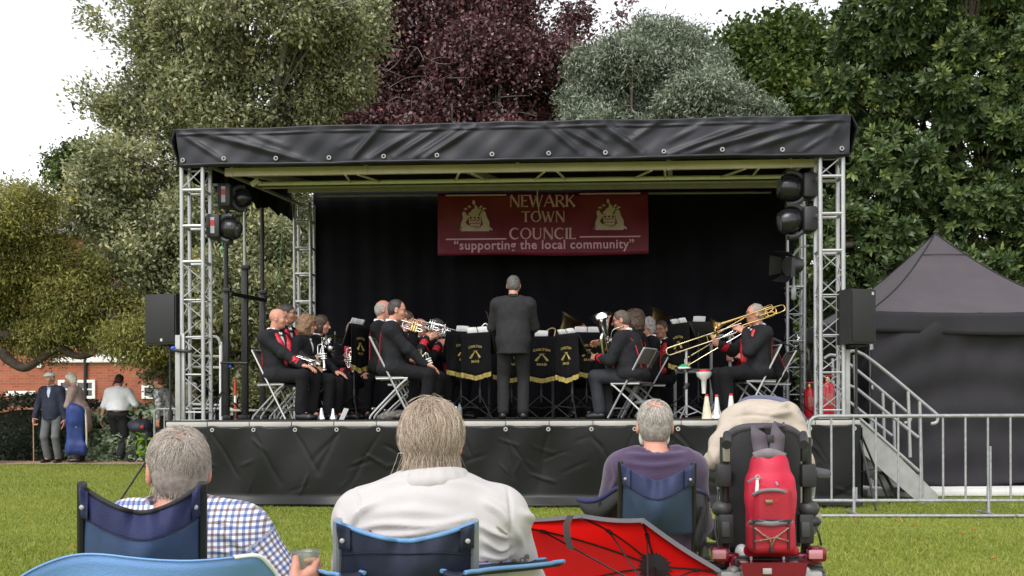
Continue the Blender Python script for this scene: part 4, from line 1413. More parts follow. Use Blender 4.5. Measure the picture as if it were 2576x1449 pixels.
crown('crown', el_, 18500, 11, .1, .165, .37, EVER, t, 61, sprigs=sp_, rosette=True, core=.42, tvar=.10, cvar=.15, fold=.16, mid=.58, deep=.13, tbase=.45)
trunk(t, (at(2400, 1100, 20.6).x, 20.6, .2), at(2380, 150, 20.6), .28, el_, BARK, 44)

# low spreading yew on the far left
yl = lobes_px([(60, 545, 110, 60), (-60, 640, 140, 110), (130, 670, 120, 55), (40, 755, 150, 60), (190, 740, 90, 60), (200, 830, 90, 38), (330, 855, 100, 45), (270, 800, 110, 55), (400, 830, 80, 60), (80, 870, 90, 30), (20, 500, 70, 35), (-80, 780, 120, 90), (110, 840, 100, 30)], 19.6, .7, 53, sub=7)
YEW = leafmat('olive_needles', [(0, (.075, .072, .026)), (.35, (.20, .205, .065)), (.65, (.35, .35, .11)), (.9, (.50, .47, .13)), (1, (.36, .22, .09))], rough=.6, spec=.25, transl=.4)
t = tree('low spreading yew with dark bent limbs overhanging the brick building', at(-30, 1100, 20.1), 0)
crown('crown', yl, 2300, 50, .15, .085, .33, YEW, t, 71, core=.2, out=.5, rnd=.8, droop=-.5, tvar=.13, cvar=.2, tbase=.5)
lm = MB()
for pts, r0, r1 in (([(-62, 1150), (-55, 1040), (-48, 980), (-62, 900), (-110, 820)], .30, .16), ([(-50, 890), (0, 885), (22, 905), (60, 925), (100, 905), (148, 872)], .13, .05), ([(-60, 840), (10, 843), (80, 836), (130, 825)], .11, .05), ([(150, 872), (190, 895), (235, 885), (255, 835), (262, 770), (300, 710)], .075, .04), ([(235, 885), (285, 850), (340, 845)], .05, .02), ([(0, 730), (80, 705), (160, 690)], .06, .03), ([(262, 770), (210, 730), (180, 690)], .05, .02), ([(-40, 640), (20, 610), (90, 585)], .06, .02)):
    p = bez([at(x, y, 19.5) for x, y in pts], 6)
    p[0] = p[0] if len(pts) < 5 or pts[0][1] < 1100 else V((p[0].x, p[0].y, .12))
    lm.tube(p, [r0 + (r1 - r0) * i / (len(p) - 1) for i in range(len(p))], 9)
lm.build('trunk', BARK, t, world=True, smooth_=180)

# ground ivy and clipped hedge
def bank(name, label, cat, x0, x1, Y0, Y1, hfun, dens, L, W, m, seed, stuff, tb=.5):
    g = np.random.default_rng(seed)
    a, b = at(x0, 1100, Y0).x, at(x1, 1100, Y0).x
    n = int((b - a) * (Y1 - Y0 + 1.0) * dens)
    x = g.uniform(a, b, n)
    s = g.random(n)
    front = s < .5
    y = np.where(front, Y0 + g.uniform(0, .28, n), g.uniform(Y0, Y1, n))
    top = np.array([hfun(q) for q in x])
    ramp = np.clip((y - Y0) / .35 + .25, 0, 1)
    zg = np.array([gz(0, q) for q in y])
    z = zg + np.where(front, g.uniform(.0, 1, n) * top * ramp, top * (.85 + .2 * g.random(n)))
    pos = np.stack([x, y, z], 1)
    dr = np.stack([g.normal(0, .6, n), -.7 + g.normal(0, .4, n), -.2 + g.normal(0, .5, n)], 1)
    nm = np.stack([g.normal(0, .4, n), -.8 + 0 * x, .6 + g.normal(0, .4, n)], 1)
    cl = .1 * np.sin(x * 7 + z * 5) + .08 * np.sin(x * 3 - z * 9)
    tt = np.clip(tb + cl + g.normal(0, .17, n), 0, 1)
    LL = L * g.uniform(.6, 1.3, n)
    c = ((a + b) / 2, Y0, gz(0, Y0))
    root = thing(name, c, 0, label, cat)
    leaf_mesh('foliage', pos, dr, nm, LL, LL * W, tt, m, root)
    mb = MB()
    G = [[V((a + (b - a) * i / 30, Y0 + .25 + (Y1 - Y0) * j / 6, gz(0, Y0) + hfun(a + (b - a) * i / 30) * (.8 if 0 < j else 0) - .02)) for j in range(7)] for i in range(31)]
    MB().sheet(G).build('stems', mat('dark_hedge_stems', (.018, .02, .012), rough=.95, var=.4, vscale=20), root, world=True)
    return root
IVY = leafmat('ivy_leaves', [(0, (.05, .08, .04)), (.35, (.22, .29, .16)), (.7, (.45, .52, .36)), (1, (.6, .68, .45))], rough=.4, spec=.45, transl=.15)
HEDGE = leafmat('hedge_leaves', [(0, (.006, .012, .006)), (.5, (.018, .032, .014)), (1, (.05, .07, .03))], rough=.5, spec=.3, transl=.1)
bank('ivy_bank', 'grey green ivy bank growing along the path behind the walking people', 'ivy', 170, 470, 20.15, 21.6, lambda x: .85 + .16 * math.sin(x * 2.3) + .25 * smooth(-7.6, -6.3, x), 620, .11, .95, IVY, 81, False)
bank('dark_hedge', 'dark clipped hedge beside the path at the foot of the brick building', 'hedge', -110, 215, 20.4, 21.8, lambda x: 1.2 + .08 * math.sin(x * 3.1), 700, .075, .6, HEDGE, 82, False)
bank('shrub_border', 'dark shrub border behind the stage beneath the variegated holly', 'shrub', 455, 800, 20.2, 21.4, lambda x: 1.5 + .2 * math.sin(x * 2.7), 380, .10, .6, HEDGE, 84, False)
LIME = leafmat('lime_leaves', [(0, (.13, .26, .012)), (.6, (.26, .46, .02)), (1, (.42, .6, .05))], rough=.45, spec=.3, transl=.35)
for i, (px, py, Y, nl) in enumerate([(368, 1112, 19.9, 30), (437, 1098, 20.05, 16)]):
    g = np.random.default_rng(90 + i)
    c = at(px, py, Y)
    z0 = gz(0, Y)
    root = thing('lime_plant', (c.x, Y, z0), 0, ('larger bright lime leaved plant at the ivy edge in front of the pushchair', 'smaller bright lime leaved plant behind the end of the far crowd barrier')[i], 'plant')
    n = nl
    az = g.uniform(0, 6.28, n)
    pos = np.array((c.x, Y, 0)) + np.stack([np.cos(az) * .17 * g.random(n), np.sin(az) * .1 * g.random(n), z0 + g.uniform(.15, .52 if i == 0 else .6, n)], 1)
    dr = np.stack([np.cos(az), np.sin(az) * .8 - .3, g.normal(0, .35, n)], 1)
    leaf_mesh('leaves', pos, dr, np.stack([0 * az, -.6 + 0 * az, .7 + 0 * az], 1) + g.normal(size=(n, 3)) * .3, g.uniform(.1, .17, n), g.uniform(.08, .12, n), np.clip(g.normal(.5, .2, n), 0, 1), LIME, root)
    sm = MB()
    for k in range(7): sm.tube([(c.x, Y, z0 - .02), tuple(pos[k])], .006, 5)
    sm.build('stems', mat('lime_stem', (.12, .2, .03)), root, world=True)

# ------------------------------------------------------------------ brick building behind
def brickmat():
    m = bpy.data.materials.new('red_brick')
    m.use_nodes = True
    n, l = m.node_tree.nodes, m.node_tree.links
    p = n['Principled BSDF']
    tc = n.new('ShaderNodeTexCoord')
    mp = n.new('ShaderNodeMapping'); mp.inputs['Rotation'].default_value = (R(90), 0, 0)
    bk = n.new('ShaderNodeTexBrick')
    bk.inputs['Scale'].default_value = 1.0
    bk.inputs['Brick Width'].default_value = .225; bk.inputs['Row Height'].default_value = .075; bk.inputs['Mortar Size'].default_value = .006
    bk.inputs['Color1'].default_value = (.33, .085, .04, 1); bk.inputs['Color2'].default_value = (.42, .125, .065, 1); bk.inputs['Mortar'].default_value = (.3, .2, .15, 1)
    nz = n.new('ShaderNodeTexNoise'); nz.inputs['Scale'].default_value = 1.2; nz.inputs['Detail'].default_value = 6
    mx = n.new('ShaderNodeMix'); mx.data_type = 'RGBA'; mx.blend_type = 'MULTIPLY'; mx.inputs['Factor'].default_value = .5
    rp = n.new('ShaderNodeValToRGB'); rp.color_ramp.elements[0].position = .3; rp.color_ramp.elements[0].color = (.55, .5, .5, 1); rp.color_ramp.elements[1].position = .65
    l.new(tc.outputs['Object'], mp.inputs['Vector']); l.new(mp.outputs['Vector'], bk.inputs['Vector'])
    l.new(tc.outputs['Object'], nz.inputs['Vector']); l.new(nz.outputs['Fac'], rp.inputs['Fac'])
    l.new(bk.outputs['Color'], mx.inputs[6]); l.new(rp.outputs['Color'], mx.inputs[7])
    l.new(mx.outputs[2], p.inputs['Base Color'])
    p.inputs['Roughness'].default_value = .9
    return m
def building():
    Y = 30.0
    x0, x1 = at(-420, 1000, Y).x, at(760, 1000, Y).x
    zg = .22
    zt = at(0, 585, Y).z
    root = thing('brick_house', ((x0 + x1) / 2, Y, zg), 0, 'red brick house with white window frames and sill band behind the yew', 'house')
    BR = brickmat()
    cx = (x0 + x1) / 2
    MB().box((0, 3.6, (zt - zg) / 2), (x1 - x0, 7.2, zt - zg)).build('wall', BR, root)
    rz_ = at(0, 503, Y + 3.6).z - zg
    e = zt - zg
    RF_ = mat('grey_slate', (.16, .15, .155), rough=.8, var=.25, vscale=6, bump=.4, bscale=14)
    hx = (x1 - x0) / 2 + .3
    rb = MB()
    rb.add([(-hx, -.4, e - .12), (hx, -.4, e - .12), (hx, 3.6, rz_), (-hx, 3.6, rz_), (-hx, 7.6, e - .12), (hx, 7.6, e - .12)], [(0, 1, 2, 3), (3, 2, 5, 4), (0, 3, 4), (1, 5, 2), (0, 4, 5, 1)])
    rf = rb.build('roof', RF_, root, smooth_=0)
    MB().tube([(-hx, 3.6, rz_ + .03), (hx, 3.6, rz_ + .03)], .1, 8).build('ridge', mat('ridge_tile', (.22, .17, .15), rough=.9), rf)
    L = lambda px, py: (at(px, py, Y).x - cx, at(px, py, Y).z - zg)
    WP = mat('white_window_paint', (.78, .78, .76), rough=.5, var=.04)
    GL = mat('dark_window_glass', (.02, .025, .03), rough=.08, spec=.8)
    def band(xa, xb, ya, yb, d=.09):
        a, b = L(xa, ya), L(xb, yb)
        MB().box(((a[0] + b[0]) / 2, -d / 2 + .002, (a[1] + b[1]) / 2), (abs(b[0] - a[0]), d, abs(a[1] - b[1])), bev=.01).build('sill_band', WP, root)
    band(130, 540, 899, 911)
    band(18, 92, 984, 996)
    def window(xa, xb, ya, yb, cols, rows, bl=1):
        a, b = L(xa, ya), L(xb, yb)
        wx, wz = abs(b[0] - a[0]), abs(a[1] - b[1])
        c = ((a[0] + b[0]) / 2, (a[1] + b[1]) / 2)
        w_ = thing_part = MB()
        t = .08
        w_.box((c[0], -.03, c[1] + wz / 2 - t / 2), (wx, .08, t)); w_.box((c[0], -.03, c[1] - wz / 2 + t / 2), (wx, .08, t))
        w_.box((c[0] - wx / 2 + t / 2, -.031, c[1]), (t, .08, wz - 2 * t)); w_.box((c[0] + wx / 2 - t / 2, -.031, c[1]), (t, .08, wz - 2 * t))
        for i in range(1, cols): w_.box((c[0] - wx / 2 + wx * i / cols, -.028, c[1]), (.045, .05, wz - 2 * t))
        for j in range(1, rows): w_.box((c[0], -.026, c[1] - wz / 2 + wz * j / rows), (wx - 2 * t, .045, .045))
        o = w_.build('window', WP, root, smooth_=0)
        MB().box((c[0], -.012, c[1]), (wx - 2 * t + .01, .012, wz - 2 * t + .01)).build('pane', GL, o)
    window(243, 390, 775, 899, 3, 4)
    window(148, 241, 956, 1003, 2, 2)
    window(480, 600, 775, 899, 3, 4)
    window(358, 394, 968, 1003, 1, 1)
    MB().tube([L(215, 560)[0:1] + (-.06, e - .1), L(215, 560)[0:1] + (-.06, .1)], .05, 8).build('downpipe', mat('black_pipe', (.02, .02, .02), rough=.5), root)
    c = L(101, 916)
    ab = MB().prism([(-.11, .1), (.11, .1), (.12, .04), (.05, -.1), (-.05, -.1), (-.12, .04)], (c[0], -.004, c[1]), V((1, 0, 0)), V((0, 0, 1)), .07)
    o = ab.build('alarm_box', WP, root, smooth_=0)
    MB().box((c[0], -.078, c[1] + .045), (.13, .008, .03)).build('alarm_mark', mat('alarm_mark_ink', (.08, .08, .1)), o)
    MB().tube([(c[0] + .022 * math.cos(q), -.078, c[1] - .03 + .022 * math.sin(q)) for q in [k * .7854 for k in range(8)]], .008, 5, True).build('alarm_mark', MATS['alarm_mark_ink'], o)
building()
# ------------------------------------------------------------------ gazebo
def gazebo():
    a, c = at(2190, 1225, 14.5), at(2740, 1225, 14.5)
    cx, w_, y0 = (a.x + c.x) / 2, (c.x - a.x), 14.5
    zg = gz(0, 16)
    zb, ze = .15, at(2300, 782, 14.5).z
    zp = at(2353, 588, 16).z
    root = thing('gazebo', (cx, y0 + w_ / 2, zg), 0, 'black pop up gazebo with peaked canopy and closed side walls', 'tent')
    TENT = mat('greyish_black_canopy', (.062, .052, .062), rough=.85, var=.12, vscale=3, bump=.08, bscale=200, sheen=.1)  # canopy colour lighter than the side walls
    WALL = mat('black_tent_wall', (.015, .013, .017), rough=.85, var=.2, vscale=2, bump=.1, bscale=20)
    h = w_ / 2
    zl = ze - zg
    zpk = zp - zg
    cor = [(-h, -h), (h, -h), (h, h), (-h, h)]
    sag = lambda t: t - .32 * math.sin(math.pi * t) * .32
    mb = MB()
    for i in range(4):
        p, q = cor[i], cor[(i + 1) % 4]
        G = []
        for k in range(21):
            t = k / 20
            row = []
            for j in range(17):
                s = j / 16
                ex, ey = p[0] + (q[0] - p[0]) * s, p[1] + (q[1] - p[1]) * s
                zz = zl + (zpk - zl) * sag(t) - .03 * math.sin(math.pi * s) * math.sin(math.pi * t) - .03 * math.sin(math.pi * s) * (1 - t) + .006 * math.sin(s * 40 + i) * (t < .2)
                row.append(V((ex * (1 - t), ey * (1 - t), zz)))
            G.append(row)
        mb.sheet(G)
    mb.build('canopy', TENT, root, smooth_=50)
    sm = MB()
    for i in range(4):
        sm.tube([V((cor[i][0] * (1 - t), cor[i][1] * (1 - t), zl + (zpk - zl) * sag(t) + .004)) for t in [k / 20 for k in range(21)]], .012, 6)
    sm.tube(bez([V((-.34, -.34, zl + (zpk - zl) * sag(.78) + .006)), V((0, -.33, zl + (zpk - zl) * sag(.79) + .0)), V((.34, -.34, zl + (zpk - zl) * sag(.78) + .006))], 8), .006, 5)
    sm.build('seam', mat('black_seam_tape', (.012, .01, .013), rough=.7), root)
    for i in range(4):
        p, q = cor[i], cor[(i + 1) % 4]
        n = V((q[1] - p[1], -(q[0] - p[0]), 0)).normalized()
        G, Gw = [], []
        for j in range(81):
            s = j / 80
            b = V((p[0] + (q[0] - p[0]) * s, p[1] + (q[1] - p[1]) * s, 0))
            zs = -.03 * math.sin(math.pi * s)
            bump = math.exp(-((s - .52) / .05) ** 2)
            G.append([b + n * (.012 + .03 * v + .02 * math.sin(s * 9 + v * 2) * v + .012 * math.sin(s * 70) * bump) + V((0, 0, zl + zs - .30 * v + .02 * math.sin(s * 5 + 1) * v)) for v in (0, .2, .4, .6, .8, 1)])
            Gw.append([b - n * (.02 + .0 * v) + n * (.05 * math.sin(s * 7 + v * 3) * math.sin(v * 5 + s * 2) + .026 * math.sin(v * 26 + s * 9 + 2.5 * math.sin(s * 5)) + .012 * math.sin(s * 46 + 3 * math.sin(v * 4))) + V((0, 0, zl - .05 - (zl - .1) * v + .03 * math.sin(s * 11) * (v > .95))) for v in [k / 40 for k in range(41)]])
        MB().sheet(G, n * .005).build('valance', WALL, root, smooth_=180)
        MB().sheet(Gw, n * .005).build('side_wall', WALL, root, smooth_=180)
    for x, y in cor: MB().box((x * .985, y * .985, zl / 2), (.045, .045, zl)).build('leg', GALV, root)
    gs = MB().box((cx, y0 + w_ / 2 - .35, gz(0, 14) + .05), (w_ + .5, w_ + .5, .09), bev=.02).build('ground_sheet', mat('white_ground_sheet', (.62, .61, .6), rough=.8, var=.1, vscale=3, bump=.3, bscale=5))
    tag(gs, 'white plastic flooring under the black gazebo, showing along its front', 'flooring')
gazebo()

# ------------------------------------------------------------------ stairs on the right of the stage
def stairs():
    Y0 = 13.05
    a = at(2142, 1062, Y0); b = at(2350, 1250, Y0 - .05)
    root = thing('stage_stairs', (a.x, Y0, 0), 0, 'aluminium stage stairs with double tube handrails going down beside the gazebo', 'stairs')
    dx = b.x - a.x
    dep = .85
    for y in (0, dep):
        MB().prism([(-.02, DECK - .02), (.12, DECK - .02), (dx + .06, .10), (dx + .06, .0), (dx - .18, .0), (-.02, DECK - .30)], (0, y + .02, 0), V((1, 0, 0)), V((0, 0, 1)), .04).build('stringer', ALUDULL, root)
    n = 5
    for i in range(n):
        t = (i + .7) / n
        MB().box((dx * t - .02, dep / 2, DECK * (1 - t) + .06), (.26, dep - .06, .035), bev=.004).build('tread', GALV, root)
    for y in (-.02, dep + .02):
        for pts in ([(2124, 893), (2172, 893), (2340, 1030), (2356, 1048), (2354, 1062), (2340, 1066)], [(2122, 965), (2150, 975), (2308, 1100)], [(2130, 1042), (2158, 1050), (2310, 1185)]):
            q = [at(x, yy, Y0) - V((a.x, Y0, 0)) for x, yy in pts]
            MB().tube(bez([V((p.x, y, p.z)) for p in q], 5) if len(q) > 3 else [V((p.x, y, p.z)) for p in q], .021, 10).build('handrail', ALU, root)
        for (x, y1, y2) in ((2148, 893, 1075), (2283, 985, 1150), (2312, 1010, 1245), (2338, 1032, 1060)):
            p, q = at(x, y1, Y0), at(x + 5, y2, Y0)
            if y2 < 1100 and x > 2300: continue
            MB().tube([(p.x - a.x, y, p.z), (q.x - a.x, y, max(q.z, .02))], .021, 10).build('post', ALU, root)
    MB().tube([(.25, .1, .72), (.62, .1, .02)], .018, 8).build('brace', BLACKMETAL, root)
    MB().tube([(.10, .1, .70), (-.15, .1, .02)], .018, 8).build('brace', GALV, root)
stairs()

# ------------------------------------------------------------------ crowd barriers
def barrier(label, p0, p1, nb, h=1.1, feet=(.2, .75), group='galvanised crowd barriers'):
    p0, p1 = V(p0), V(p1)
    d = p1 - p0
    L = d.length
    root = thing('crowd_barrier', p0, math.atan2(d.y, d.x), label, 'barrier', group)
    r = .1
    fr = [(0, 0, .14), (0, 0, h - r)] + [(r - r * math.cos(a), 0, h - r + r * math.sin(a)) for a in (R(30), R(60), R(90))] + [(L - r + r * math.sin(a), 0, h - r + r * math.cos(a)) for a in (0, R(30), R(60), R(90))] + [(L, 0, .14)]
    MB().tube(fr, .021, 10).build('frame', GALV, root)
    MB().tube([(0, 0, .155), (L, 0, .155)], .019, 10).build('bottom_rail', GALV, root)
    for i in range(nb):
        x = L * (i + 1) / (nb + 1)
        MB().tube([(x, 0, .16), (x, 0, h - .01)], .0125, 8).build('bar', GALV, root)
    for t in feet:
        x = L * round(t * (nb + 1)) / (nb + 1)
        MB().tube([(x, 0, .3), (x, -.02, .02), (x, -.30, .014)], .016, 8).build('foot', GALV, root)
        MB().tube([(x, .0, .3), (x, .02, .02), (x, .30, .014)], .016, 8).build('foot', GALV, root)
        MB().tube([(L * round(t * (nb + 1)) / (nb + 1) + .03, .012, .16), (L * round(t * (nb + 1)) / (nb + 1) + .03, .012, .75 if t > .5 else .3)], .014, 8).build('foot_socket', GALV, root)
    return root
B0 = at(2036, 1262, 11.62); B0.z = 0
b1 = V((B0.x + 2.42, B0.y - .10, 0))
barrier('crowd barrier in front of the stage stairs and black gazebo', B0, b1, 9, h=1.085)
bf = MB()
bs = thing('barrier_base', (B0.x, B0.y - .3, 0), math.atan2(-.10, 2.42), 'long flat galvanised barrier foot plate lying on the lawn in front of the gazebo barrier', 'barrier base')
MB().box((1.3, 0, .02), (2.75, .13, .02), bev=.004).build('plate', GALV, bs)
MB().tube([(-.08, -.075, .025), (2.68, -.075, .025)], .018, 8).build('front_tube', GALV, bs)
c0 = at(389, 1125, 19.2); c0.z = gz(0, 19.2)
barrier('end of a crowd barrier beside the stage behind the balding man in the checked shirt', c0, V((c0.x + 1.6, 18.7, c0.z)), 7, h=1.02, feet=(.3,))

# ------------------------------------------------------------------ loudspeakers on stands
GRILLE = mat('speaker_grille', (.012, .012, .013), rough=.6, var=.3, vscale=90, bump=.3, bscale=240)
def speaker(label, c, rz, w_, h, dpt, blank):
    root = thing('loudspeaker', c, rz, label, 'loudspeaker', 'loudspeakers on stands')
    MB().prism([(-w_ / 2, 0), (w_ / 2, 0), (w_ / 2, dpt * .55), (w_ * .28, dpt), (-w_ * .28, dpt), (-w_ / 2, dpt * .55)], (0, 0, 0), V((1, 0, 0)), V((0, 1, 0)), h).build('cabinet', BLACKPLASTIC, root, smooth_=20)
    MB().box((0, -.008, h / 2), (w_ - .03, .02, h - .03), bev=.006).build('grille', GRILLE, root)
    MB().box((blank * w_, -.0195, .055 if blank < .2 else h - .05), (.03, .004, .035)).build('badge', mat('silver_badge', (.5, .5, .5), rough=.35, metal=.6), root)
    MB().box((w_ / 2 + .002, dpt * .3, h * .55), (.012, .12, .05), bev=.004).build('handle', BLACKMETAL, root)
    return root
def stand(label, base, zt, spread, rz):
    root = thing('speaker_stand', base, rz, label, 'speaker stand', 'speaker stands')
    H = zt - base[2]
    MB().tube([(0, 0, .25), (0, 0, 1.15)], .022, 10).build('lower_pole', BLACKMETAL, root)
    MB().tube([(0, 0, 1.1), (0, 0, H + .1)], .0165, 10).build('upper_pole', BLACKMETAL, root)
    MB().tube([(0, 0, 1.06), (0, 0, 1.17)], .032, 10).build('collar', BLACKPLASTIC, root)
    MB().tube([(0, 0, 1.12), (.06, -.02, 1.12)], .012, 8).build('knob', BLACKPLASTIC, root)
    MB().box((0, 0, H - .015), (.2, .16, .02), bev=.004).build('top_plate', BLACKMETAL, root)
    for k in range(3):
        a = k * 2.0944 + .3
        c, s = math.cos(a), math.sin(a)
        MB().tube([(c * .03, s * .03, .95), (c * spread, s * spread, .02)], .0135, 8).build('leg', BLACKMETAL, root)
        MB().tube([(0, 0, .42), (c * spread * .55, s * spread * .55, .44)], .009, 6).build('strut', BLACKMETAL, root)
    return root
lc = at(404, 866, 13.75)
stand('black tripod speaker stand on the lawn at the holly end of the stage', (lc.x + .06, 13.95, 0), lc.z, .62, R(60))
speaker('loudspeaker beside the ivy with its silver badge at the bottom', lc, R(-14), 104 / F * 13.75 * .84, 126 / F * 13.75, .40, .05)
rc = at(2172, 864, 12.3)
stand('black tripod speaker stand on the lawn in front of the stage stairs', (rc.x - .02, 12.5, 0), rc.z, .6, R(15))
speaker('loudspeaker in front of the gazebo with its badge at the top corner', rc, R(20), 76 / F * 12.3, 137 / F * 12.3, .36, .34)

# ------------------------------------------------------------------ lights and masts
def moving_head(label, base, head, r, rz, tilt):
    root = thing('moving_head_light', base, rz, label, 'stage light', 'moving head stage lights')
    M_ = INV[root].inverted()
    hp = M_ @ V(head)
    MB().box((0, 0, 0), (.17, .30, .30), bev=.03).build('base', BLACKPLASTIC, root)
    MB().box((-.0, -.155, .0), (.05, .008, .2)).build('label_plate', mat('white_label', (.35, .35, .35), rough=.5), root)
    MB().box((-.0, -.1605, .03), (.048, .004, .07)).build('label_stripe', mat('red_label', (.45, .02, .02), rough=.5), root)
    for z in (-.13, .13): MB().tube([(-.02, -.1, z), (-.14, -.12, z)], .018, 8).build('clamp', ALUDULL, root)
    d = hp.normalized()
    u = V((0, 0, 1)) - d * d.z; u.normalize()
    ax = d.cross(u)
    arc = [hp + (d * math.cos(a) * -1 + u * math.sin(a)) * r * 1.18 for a in [R(-100 + 10 * i) for i in range(21)]]
    mb = MB()
    for o in (-.035, .035): mb.tube([p + ax * o for p in arc], .03, 8)
    mb.tube([V((.05, 0, 0)), hp - d * r * 1.1], [.09, .07], 10)
    mb.build('yoke', mat('grey_black_plastic', (.03, .03, .034), rough=.5, var=.15), root)
    f = (Matrix.Rotation(tilt, 3, ax) @ d)
    hd = MB().lathe([(.0, -r * 1.0), (r * .55, -r * .92), (r * .86, -r * .5), (r * .98, 0), (r * .93, r * .45), (r * .8, r * .75), (r * .77, r * .8)], hp, f, 20).build('head', mat('gloss_black_plastic', (.01, .01, .012), rough=.25, var=.1), root, smooth_=60)
    vt = MB()
    for k in range(5): vt.tube([hp + f * (-r * .3 + k * .02) + u * r * .5 + V((0, -r * .83, 0)), hp + f * (-r * .3 + k * .02) - u * r * .0 + V((0, -r * .99, 0))], .004, 5)
    vt.build('vents', BLACKMETAL, hd)
    MB().lathe([(r * .7, r * .76), (r * .5, r * .88), (.0, r * .94)], hp, f, 20).build('lens', mat('lamp_lens', (.05, .055, .06), rough=.05, spec=1.0), root, smooth_=60)
moving_head('upper moving head light on the holly side truss, tucked under the roof', at(570, 495, 13.5), at(608, 500, 13.6), .125, 0, R(30))
moving_head('lower moving head light on the holly side truss', at(543, 572, 13.25), at(580, 576, 13.2), .135, 0, R(-5))
moving_head('upper of two moving head lights in front of the trombone player side truss', at(2032, 470, 12.85), at(1987, 475, 12.85), .165, R(180), R(20))
moving_head('lower of two moving head lights above the par can', at(2032, 554, 12.85), at(1987, 557, 12.85), .165, R(180), R(-8))
pc = at(1994, 668, 13.6)
root = thing('par_can', pc, 0, 'black par can lamp under the moving heads with its barn doors open', 'stage light')
ax_ = V((-.85, -.5, -.12)).normalized()
MB().lathe([(.06, -.15), (.10, -.1), (.115, .06), (.12, .08)], (0, 0, 0), ax_, 18).build('housing', BLACKMETAL, root)
for a in range(4):
    u = ax_.orthogonal().normalized(); b = ax_.cross(u)
    e = u * math.cos(a * 1.5708 + .5) + b * math.sin(a * 1.5708 + .5)
    s = ax_.cross(e)
    MB().sheet([[e * .12 + ax_ * .08 + s * .1, e * .12 + ax_ * .08 - s * .1], [e * .19 + ax_ * .22 + s * .13, e * .19 + ax_ * .22 - s * .13]], e * .004).build('barn_door', BLACKMETAL, root)
MB().tube([(-.0, 0, .12), (.1, .02, .24), (.22, .02, .26)], .014, 8).build('bracket', ALUDULL, root)
wl_ = at(1996, 725, 13.6)
root = thing('stage_microphone', wl_, 0, 'silver bottle shaped microphone hung on the truss beneath the par can', 'microphone')
MB().lathe([(.0, -.16), (.03, -.14), (.034, -.02), (.016, .05), (.013, .16), (.0, .17)], n=12).build('body', ALUDULL, root, smooth_=60)
MB().tube([(0, 0, .15), (.02, .02, .3), (.06, .05, .4)], .006, 6).build('cable', BLACKPLASTIC, root)

def mast(label, px, pyb, py1, py0, Y, m2, rthick, rthin):
    b = at(px, 1050, Y)
    root = thing('lighting_mast', (b.x, Y, DECK), 0, label, 'mast', 'telescopic lighting masts')
    z1, z0 = at(px, py1, Y).z - DECK, at(px, py0, Y).z - DECK
    MB().box((0, 0, z1 / 2), (rthick, rthick, z1), bev=.006).build('lower_section', BLACKMETAL, root)
    MB().tube([(0, 0, z1 - .05), (0, 0, z0)], rthin, 10).build('upper_section', m2, root)
    MB().box((0, 0, .03), (rthick * 2, rthick * 2, .06), bev=.005).build('foot', BLACKMETAL, root)
    MB().box((.02, -.02, z1), (rthick * 1.3, rthick * 1.3, .05), bev=.004).build('collar', BLACKPLASTIC, root)
mast('black lighting mast nearest the front truss on the holly side', 570, 1050, 730, 440, 14.3, BLACKMETAL, .075, .03)
mast('lighting mast with a bright silver upper tube', 617, 1050, 673, 525, 14.9, ALU, .085, .02)
mast('black lighting mast standing behind the bald cornet player', 661, 1050, 735, 523, 15.5, BLACKMETAL, .08, .03)
a, b = at(578, 738, 14.45), at(668, 756, 15.4)
o = MB().tube([a, b], .03, 8).build('mast_brace', BLACKMETAL)
tag(o, 'black sloping brace bar clamped across the lighting masts', 'brace')
o = MB().tube([at(712, 552, 16.8), at(706, 640, 16.9), at(700, 715, 17)], .006, 5).build('rope', mat('green_rope', (.1, .3, .16), rough=.8)); tag(o, 'thin green rope hanging by the rear truss on the holly side', 'rope')
o = MB().tube([at(557, 590, 14.6), at(563, 660, 14.5), at(566, 722, 14.4)], .006, 5).build('rope', MATS['green_rope']); tag(o, 'thin green rope tied along the front lighting mast', 'rope')

# guard rail and stand at the left end of the deck
def guard(label, x0, x1, Y):
    a, b = at(x0, 1050, Y), at(x1, 1050, Y)
    root = thing('guard_rail', (b.x, Y, DECK), 0, label, 'guard rail')
    L = a.x - b.x
    z = lambda py: at(x1, py, Y).z - DECK
    MB().tube(bez([(L, .25, z(843)), (L * .3, .1, z(845)), (-.03, 0, z(852)), (0, 0, z(872))], 5), .02, 8).build('top_rail', ALUDULL, root)
    MB().tube([(0, 0, 0), (0, 0, z(860))], .022, 10).build('post', WHITEPAINT, root)
    for py in (897, 925, 1020): MB().tube([(L, .2, z(py - 4)), (.02, 0, z(py))], .018, 8).build('rail', ALUDULL, root)
guard('pale guard rail at the holly end of the deck behind the front truss', 470, 556, 14.0)
a = at(559, 1052, 13.6)
root = thing('microphone_stand', (a.x, 13.6, DECK), 0, 'black tripod stand between the front truss and the lighting masts', 'stand')
MB().tube([(0, 0, .05), (0, 0, .72)], .014, 8).build('pole', BLACKMETAL, root)
MB().tube([(-.02, 0, .74), (.32, .02, .735)], .017, 8).build('boom', BLACKMETAL, root)
MB().ball((.11, -.01, .69), .022).build('cable_knot', mat('blue_plastic', (.03, .08, .5), rough=.4), root)
for k in range(3):
    an = .4 + k * 2.094
    MB().tube([(0, 0, .38), (.36 * math.cos(an), .3 * math.sin(an), .01)], .009, 6).build('leg', BLACKMETAL, root)
a = at(640, 1045, 15.9)
root = thing('low_bench', (a.x, 15.9, DECK), 0, 'low pale bench frame standing on the deck behind the lighting masts', 'bench')
MB().box((0, 0, .13), (.75, .2, .03), bev=.004).build('top', ALUDULL, root)
for x in (-.32, -.12, .12, .32): MB().box((x, 0, .06), (.03, .15, .12)).build('leg', ALUDULL, root)
a = at(592, 1010, 16.5)
